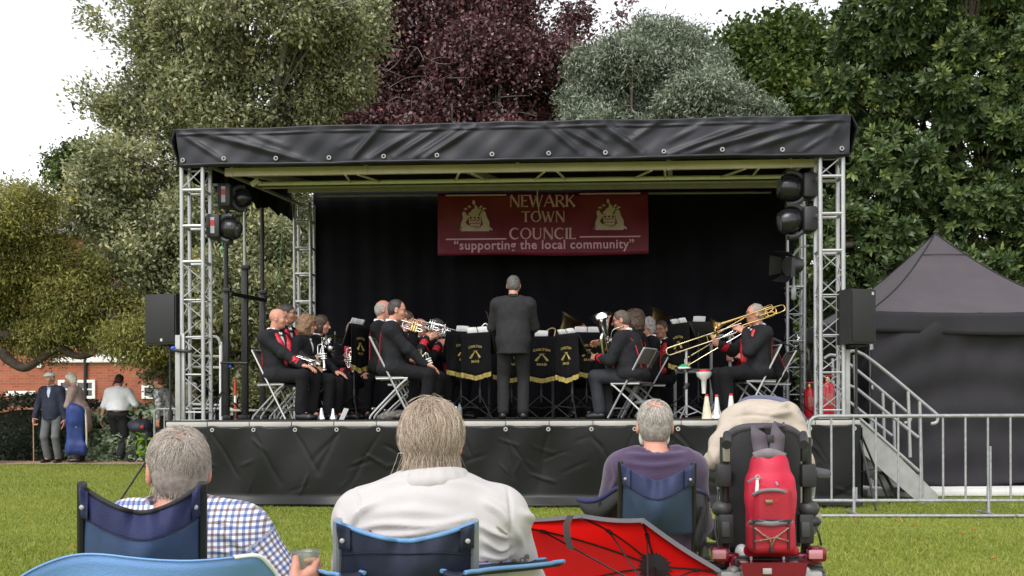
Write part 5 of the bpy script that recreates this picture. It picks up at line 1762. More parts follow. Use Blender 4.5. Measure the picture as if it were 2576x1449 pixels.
root = thing('warning_post', (a.x, 16.5, DECK), 0, 'slim red and white post at the back of the deck by the guard rail', 'post')
MB().tube([(0, 0, 0), (0, 0, .62)], .02, 8).build('shaft', mat('red_paint', (.5, .05, .03), rough=.5), root)
MB().tube([(0, 0, .25), (0, 0, .36)], .0215, 8).build('white_band', WHITEPAINT, root)

# ------------------------------------------------------------------ fire extinguishers
REDP = mat('extinguisher_red', (.5, .008, .02), rough=.3, var=.1, coat=.4)
for px, Y, lb, sc in ((2082, 13.0, 'bright red fire extinguisher behind the lattice of the front truss', 1.0), (2036, 15.2, 'shaded red fire extinguisher between the rear and front trusses', .95)):
    a = at(px, 1048, Y)
    root = thing('fire_extinguisher', (a.x, Y, DECK), 0, lb, 'fire extinguisher', scale=sc * .93)
    MB().lathe([(.0, .0), (.085, .004), (.09, .02), (.09, .40), (.075, .45), (.035, .48), (.03, .5), (.0, .5)], n=20).build('cylinder', REDP, root, smooth_=50)
    MB().lathe([(.03, .49), (.032, .53), (.02, .55)], n=12).build('valve', mat('brass_fitting', (.55, .38, .1), rough=.3, metal=.9), root)
    MB().box((.02, 0, .565), (.12, .025, .02), bev=.004).build('handle', REDP, root)
    MB().tube(bez([(.04, 0, .53), (.12, -.02, .48), (.11, -.03, .3), (.1, -.03, .12)], 5), .012, 7).build('hose', BLACKPLASTIC, root)
    MB().box((0, -.0885, .25), (.09, .006, .16), bev=.003).build('label', mat('extinguisher_label', (.45, .12, .1), rough=.5), root)
sb = at(2020, 880, 13.9)
root = thing('microphone_stand', (sb.x + .02, 14.1, DECK), 0, 'black microphone stand with angled boom beside the fire extinguishers', 'stand')
MB().tube([(0, 0, .03), (0, 0, .92)], .014, 8).build('pole', BLACKMETAL, root)
MB().tube([(.05, 0, .88), (-.25, .05, 1.02)], .01, 8).build('boom', BLACKMETAL, root)
MB().tube([(-.25, .05, 1.02), (-.36, .06, 1.06)], [.022, .03], 10).build('microphone', BLACKPLASTIC, root)
for k in range(3):
    an = .4 + k * 2.094
    MB().tube([(0, 0, .2), (.28 * math.cos(an), .28 * math.sin(an), .01)], .009, 6).build('leg', BLACKMETAL, root)

# ------------------------------------------------------------------ people walking on the path
def pl_(px, Y): return V((at(px, 1155, Y).x, Y, gz(0, Y)))
GREYHAIR = mat('grey_hair', (.30, .28, .26), rough=.7, var=.4, vscale=40)
WHITEHAIR = mat('white_hair', (.78, .74, .64), rough=.75, var=.2, vscale=40)
BROWNHAIR = mat('brown_hair', (.06, .035, .022), rough=.6, var=.5, vscale=40)
AUBURN = mat('auburn_hair', (.055, .018, .016), rough=.6, var=.4, vscale=40)
NAVY = mat('navy_jacket', (.014, .018, .04), rough=.8, var=.2, bump=.15, bscale=120)
GREYTR = mat('grey_trousers', (.12, .125, .13), rough=.85, var=.15, bump=.2, bscale=150)
TWEED = mat('pinkish_tweed', (.32, .23, .21), rough=.95, var=.25, vscale=60, bump=.3, bscale=200)
BLUESHIRT = mat('pale_blue_shirt', (.50, .56, .72), rough=.8, var=.08)
yp = 19.85
def cap_extra(root, T, hc, hM, H, pel):
    m3 = np.array(hM); gp = lambda p: np.array(hc) + m3 @ np.array(p, float)
    solid('flat_cap', [ell(gp((0, -.01, .065)), (.088, .105, .05), m3), ell(gp((0, .085, .045)), (.07, .05, .014), m3, k=.03), rbox(gp((0, 0, -.045)), (.2, .2, .07), .01, m3, op=-1)], mat('white_wool_cap', (.85, .83, .78), rough=.9, bump=.2, bscale=200), root, .006, .02)
j = person('elderly person in white flat cap and navy jacket leaning on a wooden walking stick', pl_(133, yp), R(172), stand=True, scale=.985, head=(R(-14), R(-4), 0), hands={1: (V((.30, .12, .87)), V((0, .25, -1)), V((-1, 0, 0)), 1.1), -1: (V((-.27, .03, .80)), V((0, .15, -1)), V((1, 0, 0)), .5)},
           jacket=NAVY, trousers=GREYTR, shirt=BLUESHIRT, tie=None, hair='short', hairm=GREYHAIR, extra=cap_extra, glasses=None, sk=SK_PINK, fat=.015, lean=R(4), folds=.006)
h = j['hand'][1]
root = thing('walking_stick', (h.x, h.y - .02, gz(0, yp)), 0, 'light wooden walking stick held by the person in the flat cap', 'walking stick')
MB().tube([(.02, -.03, .0), (0, 0, h.z - gz(0, yp) + .0)], .011, 8).build('shaft', mat('pale_wood', (.36, .2, .11), rough=.5), root)
MB().tube(bez([(0, 0, h.z - gz(0, yp)), (0, -.0, h.z - gz(0, yp) + .05), (.03, 0, h.z - gz(0, yp) + .07), (.08, 0, h.z - gz(0, yp) + .05)], 4), .013, 8).build('handle', MATS['pale_wood'], root)
j = person('elderly person with white hair and pinkish tweed coat facing the person in the flat cap', pl_(199, 20.0), R(95), stand=True, scale=.98, lean=R(10), head=(R(14), R(-12), 0), hands={1: (V((.12, .30, 1.12)), V((-.3, .8, .2)), V((-1, 0, 0)), 1.2), -1: (V((-.06, .34, 1.10)), V((.4, .7, .2)), V((0, 0, -1)), 1.2)},
           jacket=TWEED, vneck=False, trousers=mat('dark_brown_trousers', (.035, .022, .018), rough=.9), hair='wavy', hairm=WHITEHAIR, fat=.02, fx=.03, sk=SK_PINK, cuff=False, folds=.006,
           extra=lambda root, T, hc, hM, H, pel: solid('coat_skirt', [cap(pel + V((0, -.02, .02)), pel + V((0, -.03, -.22)), .195, .215)], TWEED, root, .011, .02, [(.006, 30, 3, (1, 1, .4))]))
# blue garment bag carried over her arm
b = at(191, 1070, 19.55)
root = thing('garment_bag', (b.x, 19.55, gz(0, 19.5)), R(8), 'long royal blue garment bag with a small yellow crest hanging beside the tweed coat', 'bag')
solid('cover', [rbox((.0, 0, .62), (.155, .075, .42), .07), rbox((-.02, 0, .92), (.11, .06, .16), .06, k=.12), cap((-.06, 0, 1.05), (-.10, .02, 1.12), .05, .03, k=.08), rbox((.02, 0, .28), (.175, .085, .10), .06, k=.12)], mat('royal_blue_fabric', (.010, .030, .155), rough=.6, var=.25, vscale=6, bump=.3, bscale=25), root, .010, .04, [(.02, 20, 4, (1, 1, .22)), (.008, 46, 5, (1, 1, .4))])
MB().ball((.0, -.075, .72), (.04, .006, .06), 10, 6).build('crest', mat('yellow_print', (.4, .36, .08), rough=.6), root)
MB().tube(bez([(.16, .02, 1.0), (.19, -.04, .8), (.2, -.05, .5), (.19, -.03, .25)], 5), .018, 6).build('strap', mat('cream_strap', (.5, .46, .38), rough=.8), root)
j = person('person in white short sleeved shirt and black trousers walking away from the camera', pl_(299, 20.2), R(8), stand=True, scale=.965, head=(R(-8), R(-6), 0), hands={-1: (V((-.36, .02, .78)), V((-.05, .2, -1)), V((1, 0, 0)), .6), 1: (V((.33, .10, .92)), V((.2, .6, -.8)), V((-1, 0, 0)), .9)}, feet={-1: (-.06, .10, .085), 1: (.06, -.16, .13)},
           jacket=WHITESHIRT, vneck=False, sleeve=.42, trousers=mat('black_trousers', (.012, .012, .015), rough=.85, var=.2), hair='pony', hairm=AUBURN, fat=.045, fx=.01, hemz=.06, cuff=False, folds=.008, sk=SK_PINK, collar=WHITESHIRT)
j = person('person with auburn hair and black patterned top standing by the far crowd barrier', pl_(421, 19.75), R(75), stand=True, scale=.95, lean=R(14), head=(R(10), R(-10), 0), jacket=mat('black_white_print', (.03, .03, .035), rough=.8, col2=(.5, .5, .5), var=.1, vscale=14), vneck=False, hair='short', hairm=mat('chestnut_hair', (.13, .045, .025), rough=.6, var=.4, vscale=40), cuff=False, trousers=MATS['black_trousers'])
r_ = at(442, 985, 19.6)
root = thing('rucksack', (r_.x, 19.6, at(442, 985, 19.6).z - .25), R(75), 'small khaki and white rucksack on the back of the person by the far crowd barrier', 'bag')
solid('pack', [rbox((0, -.28, .2), (.15, .09, .2), .06), rbox((0, -.36, .1), (.12, .06, .1), .04)], mat('khaki_canvas', (.17, .14, .09), rough=.9, var=.4, vscale=12, bump=.3), root, .01, .03)
solid('flap', [rbox((.02, -.25, .36), (.15, .12, .06), .05)], mat('white_canvas', (.6, .6, .66), rough=.9), root, .01, .03)
# pushchair
pc = pl_(352, 20.05)
root = thing('pushchair', pc, R(10), 'black pushchair with a dark hood pushed by the person in the white shirt', 'pushchair')
solid('hood', [ell((.02, 0, .66), (.22, .18, .14)), ell((.12, 0, .47), (.14, .15, .17), k=.05), cap((-.16, 0, .72), (.1, 0, .74), .06, .09, k=.05), cap((.16, 0, .5), (.2, 0, .25), .07, .05, k=.05)], mat('dark_blue_grey_fabric', (.02, .024, .036), rough=.6, var=.3, bump=.2, bscale=30), root, .010, .05, [(.02, 26, 3, (1, 1, 1)), (.008, 60, 5, (1, 1, 1))])
MB().tube(bez([(-.30, .15, .88), (-.2, .1, .84), (-.05, .1, .66), (.15, .1, .4)], 5), .014, 8).build('handle', BLACKMETAL, root)
MB().ball((.08, -.19, .66), .035).build('red_toy', mat('red_plastic', (.55, .02, .02), rough=.4), root)
for x, y in ((-.12, -.17), (.32, -.17), (-.12, .17), (.32, .17)):
    MB().tube([(x, y, .1), (x * .3 + .05, y * .8, .5)], .012, 6).build('leg', BLACKMETAL, root)
    MB().tube([(x + .09 * math.cos(q), y, .1 + .09 * math.sin(q)) for q in [k * .5236 for k in range(12)]], .02, 6, True).build('wheel', BLACKPLASTIC, root)
# ------------------------------------------------------------------ band furniture
SILVER_ = mat('silver_plate', (.78, .78, .76), rough=.14, metal=1.0, var=.05)
BRASS = mat('lacquered_brass', (.80, .55, .22), rough=.18, metal=1.0, var=.06)
DARKBRASS = mat('dull_brass', (.28, .2, .11), rough=.35, metal=1.0, var=.15)
CHAIRTUBE = mat('grey_chair_tube', (.42, .42, .42), rough=.4, metal=.45, var=.1)
CHAIRPAD = mat('brown_grey_chair_pad', (.11, .095, .09), rough=.6, var=.15, vscale=20)
GOLD = mat('gold_fringe', (.36, .28, .075), rough=.7, var=.25, vscale=50, bump=.4, bscale=200)
PAPER = mat('sheet_paper', (.80, .79, .78), rough=.8, var=.03)
INK = mat('ink_lines', (.25, .25, .28), rough=.8)
BANNERCLOTH = mat('black_velvet', (.0055, .0055, .007), rough=.95, var=.25, spec=.2)

def place(o, loc, dY, up):
    y = V(dY).normalized()
    z = (V(up) - y * y.dot(V(up))).normalized()
    x = y.cross(z)
    M = Matrix((x, y, z)).transposed().to_4x4()
    M.translation = V(loc)
    o.location = V(loc)
    o.rotation_euler = M.to_euler()
    INV[o] = M
    return o

chair_proto = None
def chair(label, x, y, rz, seat=.45):
    global chair_proto
    k = seat / .45
    if chair_proto is None:
        root = thing('folding_chair', (x, y, DECK), rz, label, 'chair', 'grey folding chairs on the stage')
        for s in (-1, 1):
            fx = .205 * s
            MB().tube([(fx, -.262, .86), (fx, -.245, .835), (fx, .235, .012)], .0125, 8).build('frame_tube', CHAIRTUBE, root)
            MB().tube(bez([(fx * .9, .19, .425), (fx * .9, .10, .36), (fx * .9, -.22, .08), (fx * .9, -.27, .012)], 4), .0125, 8).build('leg', CHAIRTUBE, root)
            MB().tube([(fx * .9, -.19, .43), (fx * .9, .2, .435)], .0115, 8).build('seat_rail', CHAIRTUBE, root)
        MB().tube([(-.205, -.262, .86), (.205, -.262, .86)], .0125, 8).build('top_bar', CHAIRTUBE, root)
        for z, y_ in ((.12, -.235), (.13, .165)): MB().tube([(-.2, y_, z), (.2, y_, z)], .01, 7).build('stretcher', CHAIRTUBE, root)
        G = [[V((-.19 + .38 * i / 8, -.20 + .4 * j / 6, .437 - .014 * math.sin(math.pi * i / 8) * math.sin(math.pi * j / 6) - (.03 if j == 6 else 0))) for j in range(7)] for i in range(9)]
        MB().sheet(G, (0, 0, .018)).build('seat', CHAIRPAD, root, smooth_=60)
        G = [[V((-.195 + .39 * i / 8, -.262 + .105 * j / 4 - .035 * math.sin(math.pi * i / 8), .855 - .18 * j / 4)) for j in range(5)] for i in range(9)]
        MB().sheet(G, (0, .014, .004)).build('backrest', CHAIRPAD, root, smooth_=60)
        chair_proto = root
    else: root = dup(chair_proto, (x, y, DECK), rz, label, 'grey folding chairs on the stage')
    root.location = (x, y, DECK); root.rotation_euler = (0, 0, rz); root.scale = (1, 1, k)
    INV[root] = Matrix.Translation(V((x, y, DECK))) @ Matrix.Rotation(rz, 4, 'Z') @ Matrix.Diagonal((1, 1, k, 1))
    return root

stand_proto = None
def music_stand(label, px, Y, pytop, rz, sheet=None, cloth=True, text='BRASS', sheetlabel=None, tilt=20):
    b = at(px, 1052, Y)
    H = at(px, pytop, Y).z - DECK
    root = thing('music_stand', (b.x, Y, DECK), rz, label, 'music stand', 'black music stands with gold trimmed banners')
    zt = H - .16
    MB().tube([(0, 0, .22), (0, 0, zt)], .0105, 8).build('pole', BLACKMETAL, root)
    MB().tube([(0, 0, .30), (0, 0, .40)], .017, 8).build('collar', BLACKPLASTIC, root)
    for k in range(3):
        a = k * 2.0944 - .5
        MB().tube([(0, 0, .32), (.42 * math.cos(a), .42 * math.sin(a), .012)], .0085, 7).build('leg', BLACKMETAL, root)
        MB().tube([(0, 0, .14), (.22 * math.cos(a), .22 * math.sin(a), .17)], .006, 6).build('strut', BLACKMETAL, root)
    R_ = Matrix.Rotation(R(tilt), 3, 'X')
    c = V((0, 0, H - .15))
    MB().box(c, (.48, .012, .30), R_, .004).build('desk', BLACKMETAL, root)
    MB().box(c + R_ @ V((0, .03, -.15)), (.48, .055, .008), R_).build('ledge', BLACKMETAL, root)
    if cloth:
        hw, ht, z0 = .255, .56, H - .02
        G = [[V((-hw + 2 * hw * i / 24, -.062 - .012 * math.sin(i * .9 + j * .3) * (j / 10) - .02 * j / 10 - .03 * (1 - j / 10), z0 + .01 - (ht + .055 * (1 - abs(i / 12 - 1)) - .03) * j / 10)) for j in range(11)] for i in range(25)]
        bn = MB().sheet(G, (0, .004, 0)).build('banner', BANNERCLOTH, root, smooth_=180)
        tr = MB()
        bot = [g[-1] for g in G]
        tr.sheet([[p + V((0, -.006, .012)), p + V((0, -.006 - .01 * math.sin(i * 1.7), -.045 - .008 * (i % 2)))] for i, p in enumerate(bot)], (0, .003, 0))
        tr.build('fringe', GOLD, bn, smooth_=0)
        eb = MB()
        zc = z0 - .30
        for s in (-1, 1):                     # two crossed instruments under a bar
            eb.tube([V((s * .006, -.092, zc + .06)), V((s * .05, -.096, zc + .02)), V((s * .085, -.098, zc - .025))], [.006, .009, .015], 6)
            eb.tube([V((s * .02, -.092, zc + .045)), V((s * .066, -.096, zc - .03))], .004, 6)
        eb.tube([V((-.035, -.09, zc + .068)), V((.035, -.09, zc + .068))], .005, 6)
        eb.build('emblem', GOLD, bn)
        for tx, zz, sz in ((text, zc - .085, .045), ('CARLTON', zc + .115, .045)):
            me = text_mesh(tx, sz, .001, .001, space=1.15)
            for v in me.vertices:
                x, y, z = v.co
                v.co = V((x, -.094 - z - .004, zz + y - (x * x * 1.2 if tx == 'CARLTON' else 0)))
            link('lettering', me, GOLD, bn)
    if sheet:
        W = INV[root]
        o = thing('sheet_music', (b.x, Y, DECK), rz, sheetlabel, 'sheet music', 'sheet music on the stands')
        pages = [(-.095, 0), (.095, .0)] if sheet == 2 else [(.0, 0)]
        for i, (dx, dz) in enumerate(pages):
            G = [[c + R_ @ V((dx - .09 + .18 * i2 / 5, .0095 + .012 * math.sin(i2 * .7), -.06 + .285 * j / 4)) for j in range(5)] for i2 in range(6)]
            pg = MB().sheet(G, R_ @ V((0, .002, 0))).build('page', PAPER, o, smooth_=180)
            ln = MB()
            for k in range(7):
                z = -.03 + .036 * k
                ln.box(c + R_ @ V((dx, .024, z)), (.14, .001, .007), R_)
            ln.build('staves', INK, pg)
    return root

def cornet(label, loc, dY, up, m=SILVER_, mute=False, m2=None):
    root = thing('cornet', loc, 0, label, 'cornet', 'cornets')
    place(root, loc, dY, up)
    MB().lathe([(.0065, -.10), (.008, -.02), (.011, .05), (.016, .10), (.026, .145), (.044, .172), (.060, .183), (.0605, .186), (.057, .184), (.040, .170), (.022, .14), (.012, .10)], (0, 0, .035), (0, 1, 0), 22, cap=False).build('bell', m, root, smooth_=60)
    t = MB()
    t.tube(bez([(0, -.10, .035), (0, -.135, .03), (0, -.152, .0), (0, -.14, -.035), (0, -.10, -.045), (0, .06, -.045), (0, .10, -.03), (0, .105, .0), (.012, .09, .02), (.02, .05, .025), (.024, -.05, .03), (.024, -.17, .034)], 5), .0068, 8)
    t.tube(bez([(-.012, -.02, -.02), (-.03, -.08, -.02), (-.034, -.115, -.005), (-.03, -.08, .01), (-.012, -.01, .012)], 5), .0062, 7)
    t.tube(bez([(.014, .05, -.01), (.02, .10, -.012), (.02, .12, -.028), (.02, .09, -.045), (.012, .03, -.04)], 5), .006, 7)
    t.build('tubing', m, root, smooth_=60)
    MB().lathe([(.004, -.235), (.012, -.235), (.011, -.222), (.006, -.21), (.0055, -.165)], (.024, 0, .034), (0, 1, 0), 12).build('mouthpiece', m, root)
    for k in range(3):
        MB().lathe([(.012, -.065), (.0135, -.06), (.0135, .05), (.012, .054), (.004, .055), (.004, .075), (.0095, .077), (.0095, .08)], (.004, -.025 + .03 * k, 0), (0, 0, 1), 12).build('valve', m2 or m, root)
    if mute:
        MB().lathe([(.03, .15), (.035, .185), (.052, .21), (.056, .235), (.04, .262), (.0, .275)], (0, 0, .035), (0, 1, 0), 18).build('mute', mat('dark_silver', (.4, .4, .42), rough=.2, metal=1), root, smooth_=60)
    return root

def big_horn(label, loc, dZ, fwd, sc=1.0, m=SILVER_, name='euphonium', wide=1.0):
    """upright horn: bell along local +Y, valves towards local +Z"""
    root = thing(name, loc, 0, label, name)
    place(root, loc, dZ, fwd)
    s = sc
    r = lambda q: q * s
    MB().lathe([(r(.032), r(-.20)), (r(.040), r(.0)), (r(.055), r(.12)), (r(.075), r(.22)), (r(.105 * wide), r(.30)), (r(.142 * wide), r(.35)), (r(.148 * wide), r(.352)), (r(.142 * wide), r(.345)), (r(.10 * wide), r(.295)), (r(.068), r(.22)), (r(.045), r(.10))], (r(.04), 0, 0), (0, 1, 0), 28, cap=False).build('bell', m, root, smooth_=70)
    t = MB()
    t.tube(bez([(r(.04), r(-.18), 0), (r(.03), r(-.28), 0), (r(-.03), r(-.34), 0), (r(-.10), r(-.30), 0), (r(-.13), r(-.18), 0), (r(-.13), r(.05), 0), (r(-.10), r(.13), .01), (r(-.06), r(.14), .02)], 6), [r(.032 - .0135 * i / 42) for i in range(43)], 12)
    t.tube(bez([(r(-.06), r(.14), .02), (r(-.03), r(.05), r(.05)), (r(-.03), r(-.15), r(.06)), (r(-.06), r(-.22), r(.06)), (r(-.10), r(-.15), r(.05)), (r(-.10), r(.02), r(.05))], 5), r(.012), 8)
    t.tube(bez([(r(.06), r(-.1), r(.06)), (r(.075), r(-.02), r(.075)), (r(.05), r(.05), r(.08)), (r(.01), r(.02), r(.08)), (r(.0), r(-.1), r(.07))], 5), r(.010), 8)
    t.tube(bez([(r(.02), r(-.05), r(.08)), (r(.02), r(.08), r(.09)), (r(.03), r(.15), r(.13)), (r(.05), r(.17), r(.21))], 5), r(.008), 8)
    t.build('tubing', m, root, smooth_=60)
    MB().lathe([(r(.008), 0), (r(.009), .02), (r(.017), .05), (r(.017), .055)], (r(.05), r(.17), r(.205)), (.15, .15, .97), 12).build('mouthpiece', m, root)
    for k in range(4):
        MB().lathe([(r(.0165), r(-.10)), (r(.018), r(-.095)), (r(.018), r(.02)), (r(.006), r(.025)), (r(.006), r(.05)), (r(.013), r(.055))], (r(-.055 + .038 * k), 0, r(.06)), (0, 1, 0), 12).build('valve', m, root)
    return root

def trombone(label, loc, dY, up, m=BRASS, ext=.25, loops=True, bell=True):
    root = thing('trombone', loc, 0, label, 'trombone', 'trombones')
    place(root, loc, dY, up)
    MB().lathe([(.005, -.06), (.0125, -.06), (.0125, -.03), (.006, .0)], (0, 0, 0), (0, 1, 0), 12).build('mouthpiece', SILVER_, root)
    MB().tube([(0, 0, 0), (0, .62, 0)], .0065, 8).build('inner_slide', SILVER_, root)
    MB().tube([(0, .02, .09), (0, .62, .09)], .0065, 8).build('inner_slide', SILVER_, root)
    e = .70 + ext
    MB().tube([(0, .15 + ext, 0), (0, e - .02, 0), (0, e, .012), (0, e + .012, .045), (0, e, .078), (0, e - .02, .09), (0, .15 + ext, .09)], .0085, 8).build('outer_slide', mat('pale_brass', (.75, .62, .38), rough=.2, metal=1), root)
    for y in (.08, .16 + ext): MB().tube([(0, y, 0), (0, y, .09)], .007, 8).build('stay', m, root)
    if bell:
        z = .165
        MB().lathe([(.0085, -.30), (.0095, -.05), (.013, .10), (.020, .20), (.034, .28), (.062, .335), (.098, .362), (.104, .364), (.10, .36), (.06, .328), (.03, .27), (.014, .15)], (-.02, 0, z), (0, 1, 0), 28, cap=False).build('bell', m, root, smooth_=70)
        MB().tube(bez([(-.02, -.28, z), (-.02, -.40, z), (-.02, -.445, z - .03), (-.02, -.445, z - .08), (-.02, -.40, z - .11), (-.02, -.2, z - .11), (0, -.02, .06), (0, .03, .05)], 5), .0085, 8).build('tuning_slide', m, root)
        if loops:
            t = MB()
            t.tube(bez([(-.05, -.30, z - .02), (-.05, -.52, z - .02), (-.05, -.555, z - .06), (-.05, -.52, z - .10), (-.05, -.28, z - .10)], 5), .0075, 8)
            t.tube(bez([(-.035, -.22, z - .06), (-.035, -.38, z - .06), (-.035, -.41, z - .08), (-.035, -.38, z - .11), (-.035, -.2, z - .11)], 5), .0075, 8)
            t.tube([(-.02, -.33, z), (-.02, -.33, z - .11)], .009, 7)
            t.build('valve_loops', m, root, smooth_=60)
    return root

def bandsman(label, px, Y, pytop, rz, chairlabel, **kw):
    p = at(px, 1050, Y)
    top = at(px, pytop, Y).z - DECK
    s = min(max((top - .46) / .875, .96), 1.10)
    seatH = top - .875 * s
    J = person(label, (p.x, Y, DECK), rz, seat=seatH / s, scale=s, group='seated band players', **kw)
    if chairlabel:
        d = V((-math.sin(rz), math.cos(rz), 0))
        chair(chairlabel, p.x + d.x * .03, Y + d.y * .03, rz, seatH)
    return J
RX = R(-92)
LX = R(92)
BJ = dict(jacket=BLACKCLOTH, lapel=REDCLOTH, piping=REDCLOTH)
FACE_R, FACE_L = RX, LX
# left block of cornets
A = bandsman('bald band player with red lapels resting a silver cornet on the lap', 697, 13.35, 777, R(-112), 'folding chair under the bald cornet player, nearest the holly', lean=R(-4), head=(R(20), R(-4), 0), sk=SK_PINK, fat=.012,
             hands={1: (V((.10, .44, .60)), V((-.2, 1, -.2)), V((0, 0, -1)), .5), -1: (V((-.08, .46, .60)), V((.2, 1, -.15)), V((0, 0, -1)), .6)}, **{**BJ, 'jacket': CHARCOAL})
cornet('silver cornet lying on the lap of the bald band player', at(770, 907, 13.2), (.75, -.25, -.25), (.1, -.6, .8))
bandsman('band player with short dark hair, spectacles and red lapels sitting behind the bald player', 716, 13.85, 767, R(-112), 'folding chair under the player with spectacles behind the bald player', head=(R(18), 0, 0), hair='short', hairm=mat('dark_hair', (.035, .03, .027), rough=.6, var=.4, vscale=40), glasses=LENSFRAME, sk=SK_TAN, **BJ)
C_ = bandsman('band player with a big mop of curly fair brown hair holding a cornet upright', 766, 13.6, 797, R(-108), 'folding chair under the curly haired cornet player', head=(R(12), R(-4), 0), hair='curly', hairm=mat('fair_brown_hair', (.19, .11, .06), rough=.7, var=.5, vscale=60), glasses=LENSFRAME, sk=SK_PINK, jacket=BLACKCLOTH, fat=.02,
              hands={1: (V((.13, .20, .77)), V((-.55, .75, .15)), V((-.4, -.2, -.1)), 1.2), -1: (V((-.1, .42, .60)), V((.1, 1, -.3)), V((0, 0, -1)), .4)})
h = C_['hand'][1]
cornet('silver cornet held upright by the curly haired player', V((h.x + .01, h.y - .03, h.z + .03)), (.06, -.05, -1), (.95, -.3, 0))
D_b = bandsman('band player with a brown bob beside the curly haired player', 800, 14.05, 795, R(-95), 'folding chair under the player with the brown bob', head=(R(2), R(-5), 0), hair='bob', hairm=BROWNHAIR, sk=SK_PINK, jacket=BLACKCLOTH,
               hands={1: (V((.12, .36, .70)), V((.0, .9, .35)), V((-.7, .2, -.1)), 1.2), -1: (V((-.08, .30, .78)), V((.2, .9, .1)), V((.7, 0, -.2)), 1.2)})
cornet('silver cornet with a round dark mute in front of the brown bobbed player', at(822, 862, 13.75), (.25, -.8, -.5), (.6, .2, .8), mute=True)
h = D_b['hand'][1]
cornet('silver cornet gripped near the music stand by the brown bobbed player', V((h.x, h.y - .02, h.z + .02)), (.12, -.2, -1), (.95, -.2, .1))
bandsman('balding grey headed band player sitting far back beyond the cymbal', 887, 15.4, 808, R(-160), None, head=(R(-10), R(-10), 0), hair='fringe', hairm=GREYHAIR, **BJ)
# second block
Fp = bandsman('dark haired band player in spectacles raising a cornet to the lips near the front edge', 984, 13.15, 755, R(-91), 'folding chair under the cornet player at the front edge of the stage', lean=R(2), head=(R(3), R(-8), 0), hair='receding', hairm=MATS['dark_hair'], glasses=LENSFRAME, sk=SK_PINK, fat=.01,
              hands={1: (V((.10, .42, .60)), V((-.3, 1, -.35)), V((0, 0, -1)), .5), -1: (V((-.03, .26, 1.02)), V((.3, .6, .6)), V((.75, .1, -.3)), 1.1)}, **{**BJ, 'jacket': CHARCOAL, 'lapel': None})
cornet('brass and silver cornet being played at the front of the stage', at(1042, 822, 13.13), (.95, -.1, -.27), (.25, .1, 1), m2=BRASS)
cornet('silver cornet standing on the knee of the player at the front edge', at(1074, 912, 13.05), (-.35, -.1, .92), (-.9, -.25, -.3))
bandsman('red faced bald band player half hidden behind the dark haired cornet player', 958, 13.85, 757, R(-92), None, head=(R(6), 0, 0), hair='fringe', hairm=GREYHAIR, **BJ)
def player(lb, px, Y, top, hair, hm, clb, cl, rzd=-92, **kw):
    J = bandsman(lb, px, Y, top, R(rzd), clb, head=(R(2), R(-8), 0), hair=hair, hairm=hm, hands={1: (V((.05, .30, .96)), V((-.1, .8, .45)), V((-.7, 0, -.2)), 1.2), -1: (V((-.05, .26, .96)), V((.25, .8, .3)), V((.7, .1, -.2)), 1.2)}, **{**BJ, **kw})
    f = V((-math.sin(R(rzd)), math.cos(R(rzd)), 0))
    hd = J['head']
    cornet(cl, hd + f * .33 + V((0, 0, -.075)), f + V((0, 0, -.22)), (0, 0, 1))
player('band player with brown hair playing a cornet just behind the front cornet player', 1012, 13.95, 783, 'short', BROWNHAIR, 'folding chair under the brown haired cornet player', 'silver cornet played by the brown haired player')
player('thin haired grey band player playing a cornet between the two others', 1048, 14.55, 802, 'fringe', GREYHAIR, None, 'silver cornet played by the thin haired grey player')
player('grey haired band player with a full head of hair playing nearest the conductor', 1090, 15.1, 805, 'wavy', mat('steel_hair', (.11, .105, .10), rough=.7, var=.5, vscale=50), None, 'silver cornet played by the full haired grey player beside the stands')
# conductor
SUIT = mat('dark_grey_suit', (.021, .020, .0225), rough=.85, var=.15, vscale=20, bump=.2, bscale=350, spec=.35)
K = person('conductor in a dark suit standing with the back to the audience', (at(1292, 1050, 13.35).x, 13.35, DECK), R(-2), stand=True, scale=1.055, head=(R(-6), R(-7), 0), hair='receding', hairm=mat('pepper_hair', (.10, .095, .09), rough=.7, var=.6, vscale=60), sk=SK_PINK, jacket=SUIT, trousers=mat('dark_suit_trousers', (.010, .010, .011), rough=.9, var=.2, vscale=20, bump=.2, bscale=200), tie=None, sw=.195, fat=.022, folds=.006, collar=SUIT, shirt=None, vneck=False, hemz=-.17, cuff=False,
           hands={-1: (V((-.2, .36, 1.16)), V((.2, .8, .4)), V((.6, 0, -.5)), .7), 1: (V((.19, .38, 1.12)), V((-.2, .8, .3)), V((-.6, 0, -.5)), 1.0)}, elbows={-1: V((-.4, -.5, -1)), 1: V((.4, -.5, -1))}, feet={-1: (-.125, .0, .085), 1: (.115, .0, .085)})
h = K['hand'][1]
o = MB().tube([h + V((0, -.02, 0)), h + V((-.05, .25, .14))], [.004, .002], 6).build('baton', PAPER)
tag(o, 'slim white baton in the hand of the conductor', 'baton')
